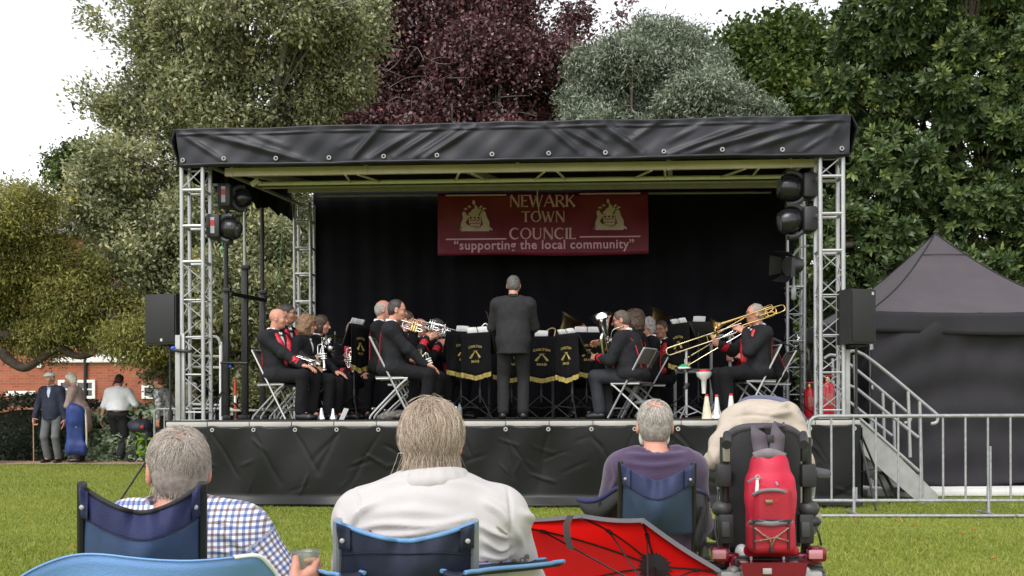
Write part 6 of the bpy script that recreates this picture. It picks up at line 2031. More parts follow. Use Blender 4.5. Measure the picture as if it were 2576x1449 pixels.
# right block
M_p = bandsman('heavily built band player with red piping on the back playing a silver euphonium', 1594, 13.35, 779, R(60), 'folding chair under the euphonium player', lean=R(11), head=(R(24), R(-10), 0), hair='short', hairm=mat('brown_grey_hair', (.10, .075, .06), rough=.7, var=.4, vscale=50), glasses=LENSFRAME, sk=SK_PINK, fat=.045, sw=.2,
                hands={-1: (V((-.14, .40, .74)), V((.3, .8, .1)), V((.6, -.3, -.4)), .9), 1: (V((.02, .40, .92)), V((-.5, .7, .1)), V((0, -.8, -.5)), .9)}, trousers=mat('slate_trousers', (.022, .023, .03), rough=.85, var=.15), **{**BJ, 'jacket': CHARCOAL})
big_horn('shining silver euphonium with its bell beside the face of its player', at(1523, 862, 13.36), (-.22, -.34, .92), (.80, -.42, .1), 1.0)
Np = bandsman('band player with thick dark curly hair hidden behind the euphonium player', 1610, 14.0, 783, R(75), 'folding chair behind the euphonium player', hair='curly', hairm=BROWNHAIR, lean=R(4), head=(R(5), 0, 0), sk=SK_TAN, **BJ)
bandsman('grey haired band player in spectacles next to the curly dark haired one', 1636, 14.5, 800, R(96), 'folding chair under the grey haired player beside the euphonium', hair='wavy', hairm=GREYHAIR, glasses=LENSFRAME, head=(R(6), R(-4), 0), sk=SK_PINK, **BJ)
bandsman('band player with dark rimmed spectacles sitting at the back near the maroon banner end', 1668, 15.0, 808, R(140), None, hair='short', hairm=BROWNHAIR, glasses=LENSFRAME, head=(R(8), R(-6), 0), sk=SK_TAN, **BJ)
bandsman('bald band player at the back looking down between the music sheets', 1462, 15.3, 812, R(176), None, head=(0, R(-16), 0), sk=SK_PINK, jacket=BLACKCLOTH)
Qp = bandsman('grey haired band player with a wide red scarf and spectacles playing the nearest trombone', 1905, 13.35, 766, R(102), 'folding chair under the nearest trombone player', lean=R(-2), head=(R(-8), R(-2), 0), hair='receding', hairm=mat('silver_brown_hair', (.27, .24, .2), rough=.7, var=.4, vscale=50), glasses=LENSFRAME, sk=SK_PINK, fat=.02,
              hands={-1: (V((-.06, .17, .99)), V((.25, .75, .45)), V((.7, .1, -.2)), 1.2), 1: (V((.10, .42, .86)), V((-.3, .8, .2)), V((-.8, .1, .1)), 1.2)}, elbows={-1: V((-.7, -.3, -1))}, **{**BJ, 'jacket': CHARCOAL})
mp = at(1874, 829, 13.27)
dq = (at(1657, 903, 13.2) - at(1874, 829, 13.27)).normalized()
trombone('brass trombone played by the grey haired player nearest the audience', mp, dq, (-.25, .0, 1), ext=.33)
Rp = bandsman('band player bent forward behind the nearest trombone player with a second trombone', 1948, 14.0, 800, R(92), 'folding chair behind the nearest trombone player', lean=R(20), head=(0, R(-10), 0), hair='short', hairm=GREYHAIR, sk=SK_PINK, fat=.03, hands={-1: (V((-.05, .40, .80)), V((.25, .75, .3)), V((.7, .1, -.2)), 1.2), 1: (V((.08, .52, .78)), V((-.3, .8, .2)), V((-.8, .1, .1)), 1.2)}, **BJ)
d2 = (at(1716, 930, 13.75) - at(1860, 845, 13.8)).normalized()
trombone('second brass trombone pointing down behind the nearest one', at(1860, 843, 13.8), d2, (-.4, 0, 1), ext=.1, loops=True)
# tubas standing at the back
for lb, px, py, Y, dz in (('large dull brass tuba with its bell beside the conductor', 1392, 862, 14.9, (.62, -.25, 1)), ('large dull brass tuba with its bell behind the curly dark haired player', 1622, 848, 15.4, (.5, -.1, 1))):
    o = big_horn(lb, at(px, py, Y), dz, (.2, -1, .1), 1.25, DARKBRASS, 'tuba', 1.0)
    c = at(px, py, Y)
    M_ = INV[o].inverted()
    MB().tube([M_ @ V((c.x, Y, DECK)), M_ @ V((c.x, Y, c.z - .3))], .03, 8).build('floor_stand', BLACKMETAL, o)
c = at(1230, 835, 14.6)
o = big_horn('silver tenor horn standing among the music stands beside the conductor', c, (.1, -.2, 1), (.3, -1, 0), .8, SILVER_, 'tenor_horn')
M_ = INV[o].inverted()
MB().tube([M_ @ V((c.x, 14.6, DECK)), M_ @ V((c.x, 14.6, c.z - .2))], .02, 8).build('floor_stand', BLACKMETAL, o)
# drum and cymbal
c = at(843, 846, 15.6)
root = thing('cymbal', (c.x, 15.6, DECK), 0, 'bronze cymbal on its stand behind the cornet players', 'cymbal')
MB().lathe([(.0, .03), (.03, .028), (.06, .01), (.25, -.018), (.25, -.021), (.06, .005), (0, .02)], (0, 0, c.z - DECK), (.05, -.12, 1), 28).build('plate', DARKBRASS, root, smooth_=60)
MB().tube([(0, 0, .02), (0, 0, c.z - DECK + .07)], .011, 8).build('pole', ALUDULL, root)
for k in range(3): MB().tube([(0, 0, .35), (.3 * math.cos(k * 2.09), .3 * math.sin(k * 2.09), .01)], .009, 6).build('leg', ALUDULL, root)
c = at(850, 870, 15.8)
root = thing('drum', (c.x, 15.9, DECK), 0, 'drum with a white rim standing below the cymbal', 'drum')
zz = c.z - DECK
MB().lathe([(0, zz - .35), (.2, zz - .35), (.2, zz), (0, zz)], n=26).build('shell', mat('dark_drum_shell', (.04, .03, .03), rough=.3), root)
MB().lathe([(.205, zz - .03), (.212, zz - .03), (.212, zz + .012), (.2, zz + .012)], n=26, cap=False).build('rim', WHITEPAINT, root)
for k in range(3): MB().tube([(0, 0, zz - .33), (.22 * math.cos(k * 2.09 + .4), .22 * math.sin(k * 2.09 + .4), .01)], .011, 6).build('leg', ALUDULL, root)

# music stands and their sheets
music_stand('music stand seen edge on between the two groups of cornet players', 891, 13.75, 815, R(72), 2, sheetlabel='white music sheets on the edge on stand between the cornet groups')
music_stand('music stand beside the grey haired cornet player, first of the conductor stands', 1160, 14.3, 833, R(28), 1, sheetlabel='single white sheet on the stand beside the full haired grey player')
music_stand('music stand half turned away at the elbow of the conductor', 1208, 14.0, 836, R(-38), 2, sheetlabel='wide white sheets on the stand at the elbow of the conductor')
music_stand('music stand whose banner shows between the legs of the conductor', 1287, 14.5, 846, 0, None)
music_stand('music stand with the clearest gold emblem, just past the conductor', 1362, 14.25, 845, R(3), 1, sheetlabel='white sheet on the stand with the clearest gold emblem')
music_stand('music stand with its sheet leaning steeply towards the euphonium player', 1440, 13.5, 838, R(-58), 2, tilt=32, sheetlabel='long white sheets leaning in front of the euphonium player')
music_stand('music stand in front of the bald player at the back', 1476, 14.6, 835, R(12), 2, sheetlabel='white and cream sheets in front of the bald player at the back')
music_stand('music stand edge on in front of the trombone slides', 1722, 14.0, 812, R(-66), 2, tilt=30, sheetlabel='white sheet seen edge on above the trombone slides')
music_stand('music stand at the back under a lone white sheet between the trombones and the backdrop', 1757, 15.2, 808, R(8), 1, cloth=False, sheetlabel='lone white sheet high at the back behind the trombones')
# pale rail at the back right
def rail2():
    Y = 16.0
    a, b = at(1690, 1050, Y), at(1840, 1050, Y)
    root = thing('guard_rail', (a.x, Y, DECK), 0, 'grey guard rail at the back of the deck behind the trombones', 'guard rail')
    z = lambda py: at(1700, py, Y).z - DECK
    for py in (846, 935): MB().tube([(0, 0, z(py)), (b.x - a.x, 0, z(py))], .03, 8).build('rail', ALUDULL, root)
    for x in (.05, .6, b.x - a.x - .02): MB().tube([(x, 0, 0), (x, 0, z(846))], .024, 8).build('post', ALUDULL, root)
rail2()
# mute stand
c = at(1727, 1050, 13.25)
root = thing('mute_stand', (c.x, 13.25, DECK), 0, 'silver tripod stand with a tray of trombone mutes', 'stand')
zt = at(1727, 930, 13.25).z - DECK
MB().tube([(0, 0, .02), (0, 0, at(1727, 880, 13.25).z - DECK)], .017, 10).build('pole', ALU, root)
MB().tube([(-.02, 0, zt - .24), (.02, 0, zt - .17)], .03, 10).build('clamp', BLACKPLASTIC, root)
for k in range(3):
    an = k * 2.094 + .1
    MB().tube([(0, 0, .17), (.30 * math.cos(an), .3 * math.sin(an), .01)], .01, 7).build('leg', ALU, root)
    MB().tube([(0, 0, .04), (.15 * math.cos(an), .15 * math.sin(an), .09)], .008, 6).build('strut', ALU, root)
MB().tube([(-.12, 0, zt), (.3, 0, zt)], .012, 8).build('tray_arm', BLACKMETAL, root)
def mute(label, loc, rz, prof, m, top=None, flip=False):
    o = thing('trombone_mute', loc, rz, label, 'mute')
    MB().lathe([(r, z * (-1 if flip else 1)) for r, z in prof], n=20).build('shell', m, o, smooth_=50)
    if top: MB().lathe([(r, z * (-1 if flip else 1)) for r, z in top[1]], n=16).build('cap', top[0], o, smooth_=50)
    return o
GREENP = mat('green_felt', (.01, .32, .12), rough=.7); REDFELT = mat('red_felt', (.5, .01, .02), rough=.7); CREAMP = mat('cream_fibre', (.70, .62, .46), rough=.6); WHITEM = mat('white_fibre', (.74, .72, .68), rough=.5); SALU = mat('spun_aluminium', (.75, .75, .76), rough=.22, metal=1)
mute('silver mute with a green top on the tray of the mute stand', (c.x - .04, 13.22, DECK + zt + .0), 0, [(.0, -.03), (.05, -.03), (.11, .012), (.11, .03), (0, .03)], SALU, (GREENP, [(.05, .031), (.075, .034), (.02, .07), (0, .07)]))
mute('white mute with a red rim hanging upside down beside the green topped mute', (c.x + .22, 13.25, DECK + zt - .30), 0, [(.0, 0), (.025, .0), (.035, .17), (.09, .22), (.10, .27), (0, .27)], WHITEM, (REDFELT, [(.07, .271), (.06, .30), (0, .305)]))
for px, lb, pr, m, tp, hgt in ((1778, 'tall cream cone mute with a red tip on the stage floor', [(0, 0), (.062, 0), (.062, .01), (.022, .28), (0, .28)], CREAMP, (REDFELT, [(.023, .275), (.018, .305), (0, .305)]), 0), (1803, 'flared shining aluminium mute between the cream and white cone mutes', [(0, 0), (.082, 0), (.085, .04), (.07, .055), (.045, .12), (.024, .27), (0, .27)], SALU, (mat('rust_felt', (.32, .07, .04), rough=.7), [(.025, .265), (.02, .30), (0, .30)]), 0), (1839, 'white cone mute with a red tip beside the wheelchair user', [(0, 0), (.055, 0), (.055, .02), (.021, .29), (0, .29)], WHITEM, (REDFELT, [(.024, .285), (.022, .312), (0, .312)]), 0)):
    p = at(px, 1052, 13.0)
    mute(lb, (p.x, 13.0, DECK), 0, pr, m, tp)
for px, lb, k in ((809, 'small shining cone mute on the deck under the cornet players', 1.0), (838, 'silver cup mute on the deck beside the folded paper', .95), (1147, 'silver cone mute on the deck beside the water bottles', 1.1)):
    p = at(px, 1052, 13.1)
    mute(lb, (p.x, 13.1, DECK), 0, [(0, 0), (.045 * k, 0), (.05 * k, .02), (.03 * k, .07), (.015 * k, .15 * k), (0, .155 * k)], SALU)
p = at(853, 1046, 13.15)
o = MB().sheet([[V((.0, 0, .004)), V((.06, .02, .15))], [V((.05, .04, .004)), V((.11, .06, .14))]], (.003, 0, 0)).build('folded_paper', PAPER); o.location = (p.x, 13.15, DECK)
tag(o, 'folded white paper leaning on the deck by the cornet players', 'paper')
def bottle(label, px, Y, m, lab, capm):
    p = at(px, 1050, Y)
    o = thing('water_bottle', (p.x, Y, DECK), 0, label, 'bottle', 'water bottles on the deck')
    MB().lathe([(0, 0), (.032, .0), (.034, .01), (.034, .13), (.03, .15), (.014, .185), (.013, .20), (0, .2)], n=16).build('body', m, o, smooth_=50)
    MB().lathe([(.0345, .05), (.0346, .12)], n=16, cap=False).build('label', lab, o)
    MB().lathe([(0, .195), (.016, .195), (.016, .215), (0, .216)], n=12).build('cap', capm, o)
CLEARP = mat('clear_bottle_plastic', (.6, .65, .7), rough=.1, trans=.7)
PURPLE = mat('purple_label', (.16, .1, .4), rough=.4); BLUEC = mat('blue_cap', (.03, .1, .5), rough=.4)
bottle('water bottle with a purple label beside the silver cone mute', 1139, 13.4, CLEARP, PURPLE, BLUEC)
bottle('dark capped water bottle beside the purple labelled one', 1156, 13.5, CLEARP, mat('grey_label', (.2, .2, .22), rough=.4), BLACKPLASTIC)
bottle('blue capped water bottle on the deck behind the trombone mutes', 1794, 13.7, CLEARP, PURPLE, BLUEC)
p = at(990, 1048, 13.25)
root = thing('canvas_bag', (p.x, 13.3, DECK), 0, 'crumpled grey patterned bag under the front cornet player chair', 'bag')
solid('body', [ell((0, 0, .05), (.16, .12, .06)), ell((-.12, -.02, .035), (.09, .09, .045)), ell((.12, .02, .06), (.09, .08, .06))], mat('grey_patterned_cloth', (.30, .27, .25), rough=.9, col2=(.05, .045, .04), var=.2, vscale=26, bump=.4), root, .008, .04, [(.018, 45, 3, (1, 1, 1)), (.008, 95, 5, (1, 1, 1))])
p = at(1640, 1010, 13.9)
root = thing('jacket_on_chair', (p.x, 13.55, DECK + .02), 0, 'grey striped folded cloth lying under the chairs beside the euphonium player', 'cloth')
solid('cloth', [ell((-.12, 0, .19), (.17, .12, .03)), cap((-.05, 0, .17), (.16, -.02, .05), .045, .05)], mat('grey_striped_cloth', (.36, .35, .36), rough=.9, var=.4, vscale=30), root, .009, .03, [(.014, 40, 4, (1, 1, 1))])
root['label'] = 'grey cloth bundle lying on the deck under the chairs beside the euphonium player'
# ------------------------------------------------------------------ audience in the foreground
from mathutils.bvhtree import BVHTree
NAVYF = mat('navy_chair_fabric', (.016, .020, .082), rough=.75, var=.15, vscale=8, bump=.25, bscale=260)
MIDBLUE = mat('slate_blue_chair_fabric', (.034, .064, .155), rough=.75, var=.12, vscale=8, bump=.25, bscale=260)
LIGHTBLUE = mat('light_blue_fabric', (.16, .315, .66), rough=.7, var=.08, vscale=5, bump=.2, bscale=260)
DARKNAVY = mat('dark_navy_fabric', (.009, .013, .032), rough=.8, var=.15, bump=.25, bscale=260)
PALETRIM = mat('pale_blue_trim', (.12, .26, .48), rough=.7, var=.1)
BLACKFAB = mat('black_nylon', (.010, .010, .012), rough=.7, var=.2, bump=.2, bscale=80)
GREYTUBE = mat('grey_painted_tube', (.27, .28, .29), rough=.4, metal=.2, var=.08)

def camp_back(root, cl, cr, ysag, pybot, Y, bulge, top_m, low_m, split, trim=None, lean=.10, pybotmid=None, pocket=.10, sagpow=2.0):
    """fabric back of a camp chair: sagging top edge between two posts, darker band above, lower panel below"""
    def P(u, v):
        x = cl[0] + (cr[0] - cl[0]) * u
        e = abs(2 * u - 1) ** sagpow
        yt = ysag + ((cl[1] + (cr[1] - cl[1]) * u) - ysag) * e
        yb = pybot
        y = yt + (yb - yt) * v
        yy = Y - bulge * math.sin(math.pi * u) * (.35 + .65 * math.sin(math.pi * min(v * .8 + .1, 1))) + lean * v
        c = .012 * math.sin(9 * u + 4 * v) * math.sin(math.pi * u) + .007 * math.sin((u - .5) * 34 * (1 - .5 * v)) * math.exp(-v * 3) + .012 * math.sin((u - .5) * 22) * math.exp(-v * 4) * math.sin(math.pi * u)
        r = math.exp(-((min(u, 1 - u) - .17 * v * 2) / .05) ** 2) * math.exp(-v * 2.2) * .022
        return at(x, y, yy - c - r)
    def S(u): return split[0] + (split[1] - split[0]) * math.sin(math.pi * u)
    nu, nv = 60, 16
    G = [[P(i / nu, S(i / nu) * j / nv) for j in range(nv + 1)] for i in range(nu + 1)]
    MB().sheet(G, (0, .004, 0)).build('head_panel', top_m, root, world=True, smooth_=180)
    G = [[P(i / nu, S(i / nu) + (1 - S(i / nu)) * j / nv) + V((0, .003, 0)) for j in range(nv + 1)] for i in range(nu + 1)]
    MB().sheet(G, (0, .004, 0)).build('back_panel', low_m, root, world=True, smooth_=180)
    MB().tube([P(i / nu, S(i / nu)) + V((0, -.002, 0)) for i in range(nu + 1)], .0016, 5).build('seam', DARKNAVY, root, world=True)
    if trim:
        MB().tube([P(0, 1 - i / 10) for i in range(10)] + [P(i / nu, 0) for i in range(nu + 1)] + [P(1, i / 10) for i in range(1, 11)], .0065, 6).build('piping', trim, root, world=True, smooth_=180)
    for u, s in ((0, 1), (1, -1)):             # corner pockets over the posts
        G = [[P(u + s * pocket * i / 6, .30 * j / 5) + V((0, -.012 - .004 * math.sin(i), 0)) for j in range(6)] for i in range(7)]
        MB().sheet(G, (0, .004, 0)).build('corner_pocket', top_m, root, world=True, smooth_=180)
        c = P(u + s * pocket * .45, .19) + V((0, -.018, 0))
        MB().ball(c, (.007, .004, .007), 10, 6).build('rivet', ALUDULL, root, world=True)
    return P

def camp_frame(root, P, m, zseat, Y, seatm, arms=None, posts=.0115):
    L0, R0 = P(0, .02), P(1, .02)
    L1, R1 = P(0, 1), P(1, 1)
    fr = {}
    for nm, a, b in (('l', L0, L1), ('r', R0, R1)):
        d = (b - a)
        k = (zseat - .02 - a.z) / d.z
        e = a + d * k
        MB().tube([a + V((0, .008, .01)), b + V((0, .008, 0)), e], posts, 10).build('post', m, root, world=True)
        fr[nm] = e
    w_ = fr['r'].x - fr['l'].x
    fl_, frr = fr['l'] + V((-.04, .50, .02)), fr['r'] + V((.04, .50, .02))
    for a, b in ((fr['l'], fl_), (fr['r'], frr)):
        MB().tube([a, V((a.x, a.y - .05, .02))], posts, 8).build('leg', m, root, world=True)
        MB().tube([b, V((b.x, b.y + .02, .02))], posts, 8).build('leg', m, root, world=True)
        MB().tube([V((a.x, a.y - .04, .06)), b], posts * .8, 8).build('brace', m, root, world=True)
        MB().tube([a, V((b.x, b.y, .06))], posts * .8, 8).build('brace', m, root, world=True)
    MB().tube([fr['l'], V((frr.x, fr['l'].y, .05))], posts * .8, 8).build('brace', m, root, world=True)
    MB().tube([fr['r'], V((fl_.x, fr['l'].y, .05))], posts * .8, 8).build('brace', m, root, world=True)
    G = [[fr['l'].lerp(fr['r'], i / 10) + (fl_ - fr['l']) * (j / 8) + V((0, 0, -.05 * math.sin(math.pi * i / 10) * math.sin(math.pi * (j + 1) / 10))) for j in range(9)] for i in range(11)]
    MB().sheet(G, (0, 0, .005)).build('seat', seatm, root, world=True, smooth_=180)
    return fr

def drape(o, root, lines):
    """raise folds and sink seams in a finished garment: each line runs over the cloth, (points, height, width)"""
    me = o.data
    W = INV[root]
    A = verts_of(me)
    Wn = np.array(W)
    P = A @ Wn[:3, :3].T + Wn[:3, 3]
    nn = np.empty(len(A) * 3, np.float32)
    me.vertices.foreach_get('normal', nn)
    nn = nn.reshape(-1, 3)
    px = CX + F * P[:, 0] / P[:, 1]
    py = HY - F * (P[:, 2] - CAMZ) / P[:, 1]
    back = np.clip(-(nn @ Wn[:3, :3].T)[:, 1] * 2 + .6, 0, 1)
    dz = np.zeros(len(A))
    for pts, am, wd in lines:
        q = np.array([tuple(v)[:2] for v in bez([V((x, y, 0)) for x, y in pts], 8)])
        best = np.full(len(A), 1e9)
        tt = np.zeros(len(A))
        for k in range(len(q) - 1):
            a, b = q[k], q[k + 1]
            d = b - a
            t = np.clip(((px - a[0]) * d[0] + (py - a[1]) * d[1]) / (d @ d + 1e-9), 0, 1)
            ds = np.hypot(px - a[0] - t * d[0], py - a[1] - t * d[1])
            u = ds < best
            best[u] = ds[u]
            tt[u] = (k + t[u]) / (len(q) - 1)
        dz += 1.5 * am * np.exp(-(best / wd) ** 2) * np.sin(np.pi * np.clip(tt * .9 + .05, 0, 1)) ** .7
    A = A + nn * (dz * back)[:, None]
    me.vertices.foreach_set('co', A.astype(np.float32).ravel())
    me.update()

# check pattern that follows the weave of body and sleeves
def checkmat():
    m = bpy.data.materials.new('blue_brown_check')
    m.use_nodes = True
    n, l = m.node_tree.nodes, m.node_tree.links
    p = n['Principled BSDF']
    a = n.new('ShaderNodeAttribute'); a.attribute_name = 'cloth'
    sx = n.new('ShaderNodeSeparateXYZ'); l.new(a.outputs['Vector'], sx.inputs[0])
    def stripe(sock, pitch, width, ph):
        m1 = n.new('ShaderNodeMath'); m1.operation = 'MULTIPLY_ADD'; m1.inputs[1].default_value = 1 / pitch; m1.inputs[2].default_value = ph + 50
        l.new(sock, m1.inputs[0])
        fr = n.new('ShaderNodeMath'); fr.operation = 'FRACT'; l.new(m1.outputs[0], fr.inputs[0])
        lt = n.new('ShaderNodeMath'); lt.operation = 'LESS_THAN'; lt.inputs[1].default_value = width; l.new(fr.outputs[0], lt.inputs[0])
        return lt.outputs[0]
    def mix(fac, A, colB, k):
        mx = n.new('ShaderNodeMix'); mx.data_type = 'RGBA'; mx.blend_type = 'MULTIPLY'
        mm = n.new('ShaderNodeMath'); mm.operation = 'MULTIPLY'; mm.inputs[1].default_value = k
        l.new(fac, mm.inputs[0]); l.new(mm.outputs[0], mx.inputs['Factor'])
        if isinstance(A, tuple): mx.inputs[6].default_value = A
        else: l.new(A, mx.inputs[6])
        mx.inputs[7].default_value = colB
        return mx.outputs[2]
    P = .032
    c = (.74, .74, .78, 1)
    blue, brown = (.16, .24, .52, 1), (.24, .15, .17, 1)
    c = mix(stripe(sx.outputs['X'], P, .25, 0), c, blue, .8)
    c = mix(stripe(sx.outputs['X'], P, .22, .5), c, brown, .75)
    c = mix(stripe(sx.outputs['Y'], P, .25, 0), c, blue, .8)
    c = mix(stripe(sx.outputs['Y'], P, .22, .5), c, brown, .75)
    l.new(c, p.inputs['Base Color'])
    p.inputs['Roughness'].default_value = .85
    tc = n.new('ShaderNodeTexCoord')
    nz = n.new('ShaderNodeTexNoise'); nz.inputs['Scale'].default_value = 420; l.new(tc.outputs['Object'], nz.inputs['Vector'])
    bp = n.new('ShaderNodeBump'); bp.inputs['Strength'].default_value = .2; bp.inputs['Distance'].default_value = .004
    l.new(nz.outputs['Fac'], bp.inputs['Height']); l.new(bp.outputs['Normal'], p.inputs['Normal'])
    return m
CHECK = checkmat()

HAIR_A = strandmat('grey_brown_strands', ['8f8378', 'b5aaa0', '6d6159', 'cfc6bd', '9a8d82'])
HAIR_B = strandmat('ash_blonde_strands', ['8f7a67', 'cdbca8', '6b5645', 'ae9883', 'ded2c2', '836d5a'])
HAIR_C = strandmat('silver_strands', ['8a8177', 'c9c2b8', '6a6058', 'ded8cf', '4d453e'])
SHELL_A = mat('grey_brown_hair', (.24, .20, .175), rough=.8, var=.35, vscale=60)
SHELL_B = mat('ash_blonde_hair_shade', (.22, .165, .125), rough=.8, var=.35, vscale=60)  # base under the strands, colour darkened to paint in depth and shade
SHELL_C = mat('silver_hair', (.25, .225, .2), rough=.8, var=.4, vscale=60)

def shell(root, hc, hM, m, crown_at, r_crown, grow=1.0, low=-.09):
    m3 = np.array(hM)
    gp = lambda p: np.array(hc) + m3 @ np.array(p, float)
    E = lambda p, r, k=None, op=1: ell(gp(p), r, m3, k, op)
    P = [E((0, -.010, .026), (.0785 * grow, .0985 * grow, .0895 * grow)), E((0, -.045, -.025), (.071 * grow, .06 * grow, .07), .03), E((0, .095, -.03), (.075, .075, .085), .012, -1), E((0, -.01, -.135 - (low + .09) * -1), (.1, .12, .055), .02, -1)]
    if r_crown: P.append(E(crown_at, (r_crown, r_crown, r_crown), .02, -1))
    return solid('hair_base', P, m, root, .005, .02, [(.0025, 110, 5, (1, 1, .4))])

# --- balding man in the checked shirt
def hair1(root, hc, hM):
    shell(root, hc, hM, SHELL_A, (0, -.05, .108), .036)
    def keep(p, g):
        d = np.linalg.norm(p - np.array((0, -.058, .092)), axis=1)
        return (p[:, 1] < .052 - .45 * np.maximum(-p[:, 2], 0)) & (p[:, 2] > -.045) & (g.random(len(p)) < np.clip((d - .0) / .05, .25, 1))
    strands(root, hc, hM, 10000, 9, .0065, (0, -.62, .78), keep, HAIR_A, grav=.7, lift=(.003, .012), rad=.0008, jit=.32, seed=3)
ctr1 = at(443, 1158, 2.90)
CHECKC = mat('checked_collar_cotton', (.5, .5, .58), rough=.85, col2=(.12, .13, .25), var=.1, vscale=55)
def collar1(root, T, hc, hM, H, pel):
    solid('shirt_collar', [cap(T(-.06, .0, .462), T(0, -.068, .468), .016), cap(T(.06, .0, .462), T(0, -.068, .468), .016), cap(T(-.06, .0, .462), T(-.035, .06, .445), .016), cap(T(.06, .0, .462), T(.035, .06, .445), .016)], CHECKC, root, .005, .012)
m1 = person('grey haired man in a blue and brown checked shirt holding a plastic cup', (ctr1.x - .005, 3.0, 0), R(2), seat=ctr1.z - .635 - .10, lean=R(-8), neckl=.02, head=(R(22), R(2), 0), sk=SK_PINK,
            jacket=CHECK, vneck=False, clothuv=True, trousers=mat('beige_trousers', (.3, .26, .2), rough=.9), sw=.178, fat=.018, cuff=False, folds2=[(.005, 20, 11, (1, 1, .8)), (.003, 44, 12, (1, 1, 1))], qv=.75, vox=.005, hairfn=hair1,
            hands={1: (V((.335, -.27, .665)), V((.62, .62, .40)), V((-.70, .62, .05)), 1.35), -1: (V((-.12, .36, .42)), V((.2, 1, -.1)), V((0, 0, -1)), .4)}, elbows={1: V((.75, .1, -1))}, extra=collar1)
ph = m1['hand'][1]
cupc = ph + V((-.035, .030, .022))
o = thing('plastic_cup', cupc, R(10), 'clear plastic cup in the hand of the man in the checked shirt', 'cup')
CUPM = mat('clear_cup_plastic', (.75, .8, .7), rough=.08, trans=.9, var=.02)
MB().lathe([(.027, -.055), (.028, -.054), (.037, .045), (.0385, .047), (.0385, .049), (.0355, .049), (.027, -.050), (0, -.05)], n=28, cap=False).build('wall', CUPM, o, smooth_=60)
MB().lathe([(0, -.049), (.0265, -.049), (.029, -.02), (0, -.02)], n=24).build('drink', mat('pale_drink', (.55, .5, .2), rough=.05, trans=.8, var=.02), o)
# his chair
root = thing('camp_chair', (at(350, 1300, 2.7).x, 2.75, 0), 0, 'navy and slate blue camp chair under the man in the checked shirt', 'chair', 'folding camp chairs of the audience')
Pf = camp_back(root, (203, 1221), (507, 1220), 1290, 1475, 2.72, .13, NAVYF, MIDBLUE, (.30, .37), trim=BLACKFAB, lean=.10, sagpow=1.7, pocket=.07)
camp_frame(root, Pf, BLACKMETAL, .26, 2.7, MIDBLUE, posts=.0125)

# --- woman in the white fleece
def hair2(root, hc, hM):
    m3 = np.array(hM); gp = lambda p: np.array(hc) + m3 @ np.array(p, float)
    E = lambda p, r, k=None, op=1: ell(gp(p), r, m3, k, op)
    solid('hair_base', [E((0, -.012, .028), (.077, .098, .089)), E((0, -.036, -.045), (.072, .07, .078), .04), E((0, .105, -.04), (.066, .085, .085), .015, -1), E((0, 0, -.165), (.12, .14, .06), .02, -1)], SHELL_B, root, .005, .02, [(.004, 95, 5, (1, 1, .25))])
    keep = lambda p, g: (p[:, 1] < .055) & (p[:, 2] > -.03)
    strands(root, hc, hM, 12500, 13, .0115, (.15, .1, .97), keep, HAIR_B, grav=.8, lift=(.003, .024), rad=.0008, jit=.34, wave=.28, seed=5, r=(.074, .095, .087), clump=.42)
    strands(root, hc, hM, 900, 15, .0125, (.15, .25, .95), keep, HAIR_B, grav=.8, lift=(.006, .026), rad=.0008, jit=.5, wave=.5, seed=15, r=(.076, .097, .089), clump=.5)
FLEECE = mat('cream_white_fleece', (.47, .445, .44), rough=.95, var=.04, vscale=10, bump=.15, bscale=260, sheen=.05)
c2 = at(1080, 1082, 2.95)
def collar2(root, T, hc, hM, H, pel):
    ring = [T(.086 * math.cos(R(a)), .0 + .080 * math.sin(R(a)), .505 - .012 * math.sin(R(a)) + .006 * math.cos(R(a))) for a in range(150, 391, 20)]
    low = [p - V((0, 0, .020)) + (p - T(0, 0, .5)).normalized() * .012 for p in ring]
    solid('collar', [cap(a, b, .019, .019) for q in (ring, low) for a, b in zip(q, q[1:])], FLEECE, root, .006, .014, [(.0025, 38, 3, (1, 1, 1))])
lady = person('person with ash blonde hair in a cream white fleece with red flower prints', (c2.x, 3.02, 0), R(-1), seat=c2.z - .645 - .10, lean=R(1), neckl=.018, head=(R(-7), R(4), R(-2)), sk=SK_PINK,
              jacket=FLEECE, vneck=False, trousers=mat('navy_slacks', (.02, .022, .04), rough=.9), sw=.198, shz=.385, fat=.05, fx=.02, cuff=False, qv=.6, vox=.006, hairfn=hair2,
              folds2=[(.008, 12, 31, (.55, .8, 1.7)), (.005, 26, 32, (.5, .8, 1.7)), (.002, 60, 33, (.8, 1, 1.3))],
              hands={1: (V((.13, .40, .56)), V((-.3, 1, -.1)), V((0, 0, -1)), .5), -1: (V((-.13, .40, .55)), V((.3, 1, -.1)), V((0, 0, -1)), .5)}, elbows={1: V((1, -.25, -.75)), -1: V((-1, -.2, -.75))}, extra=collar2)
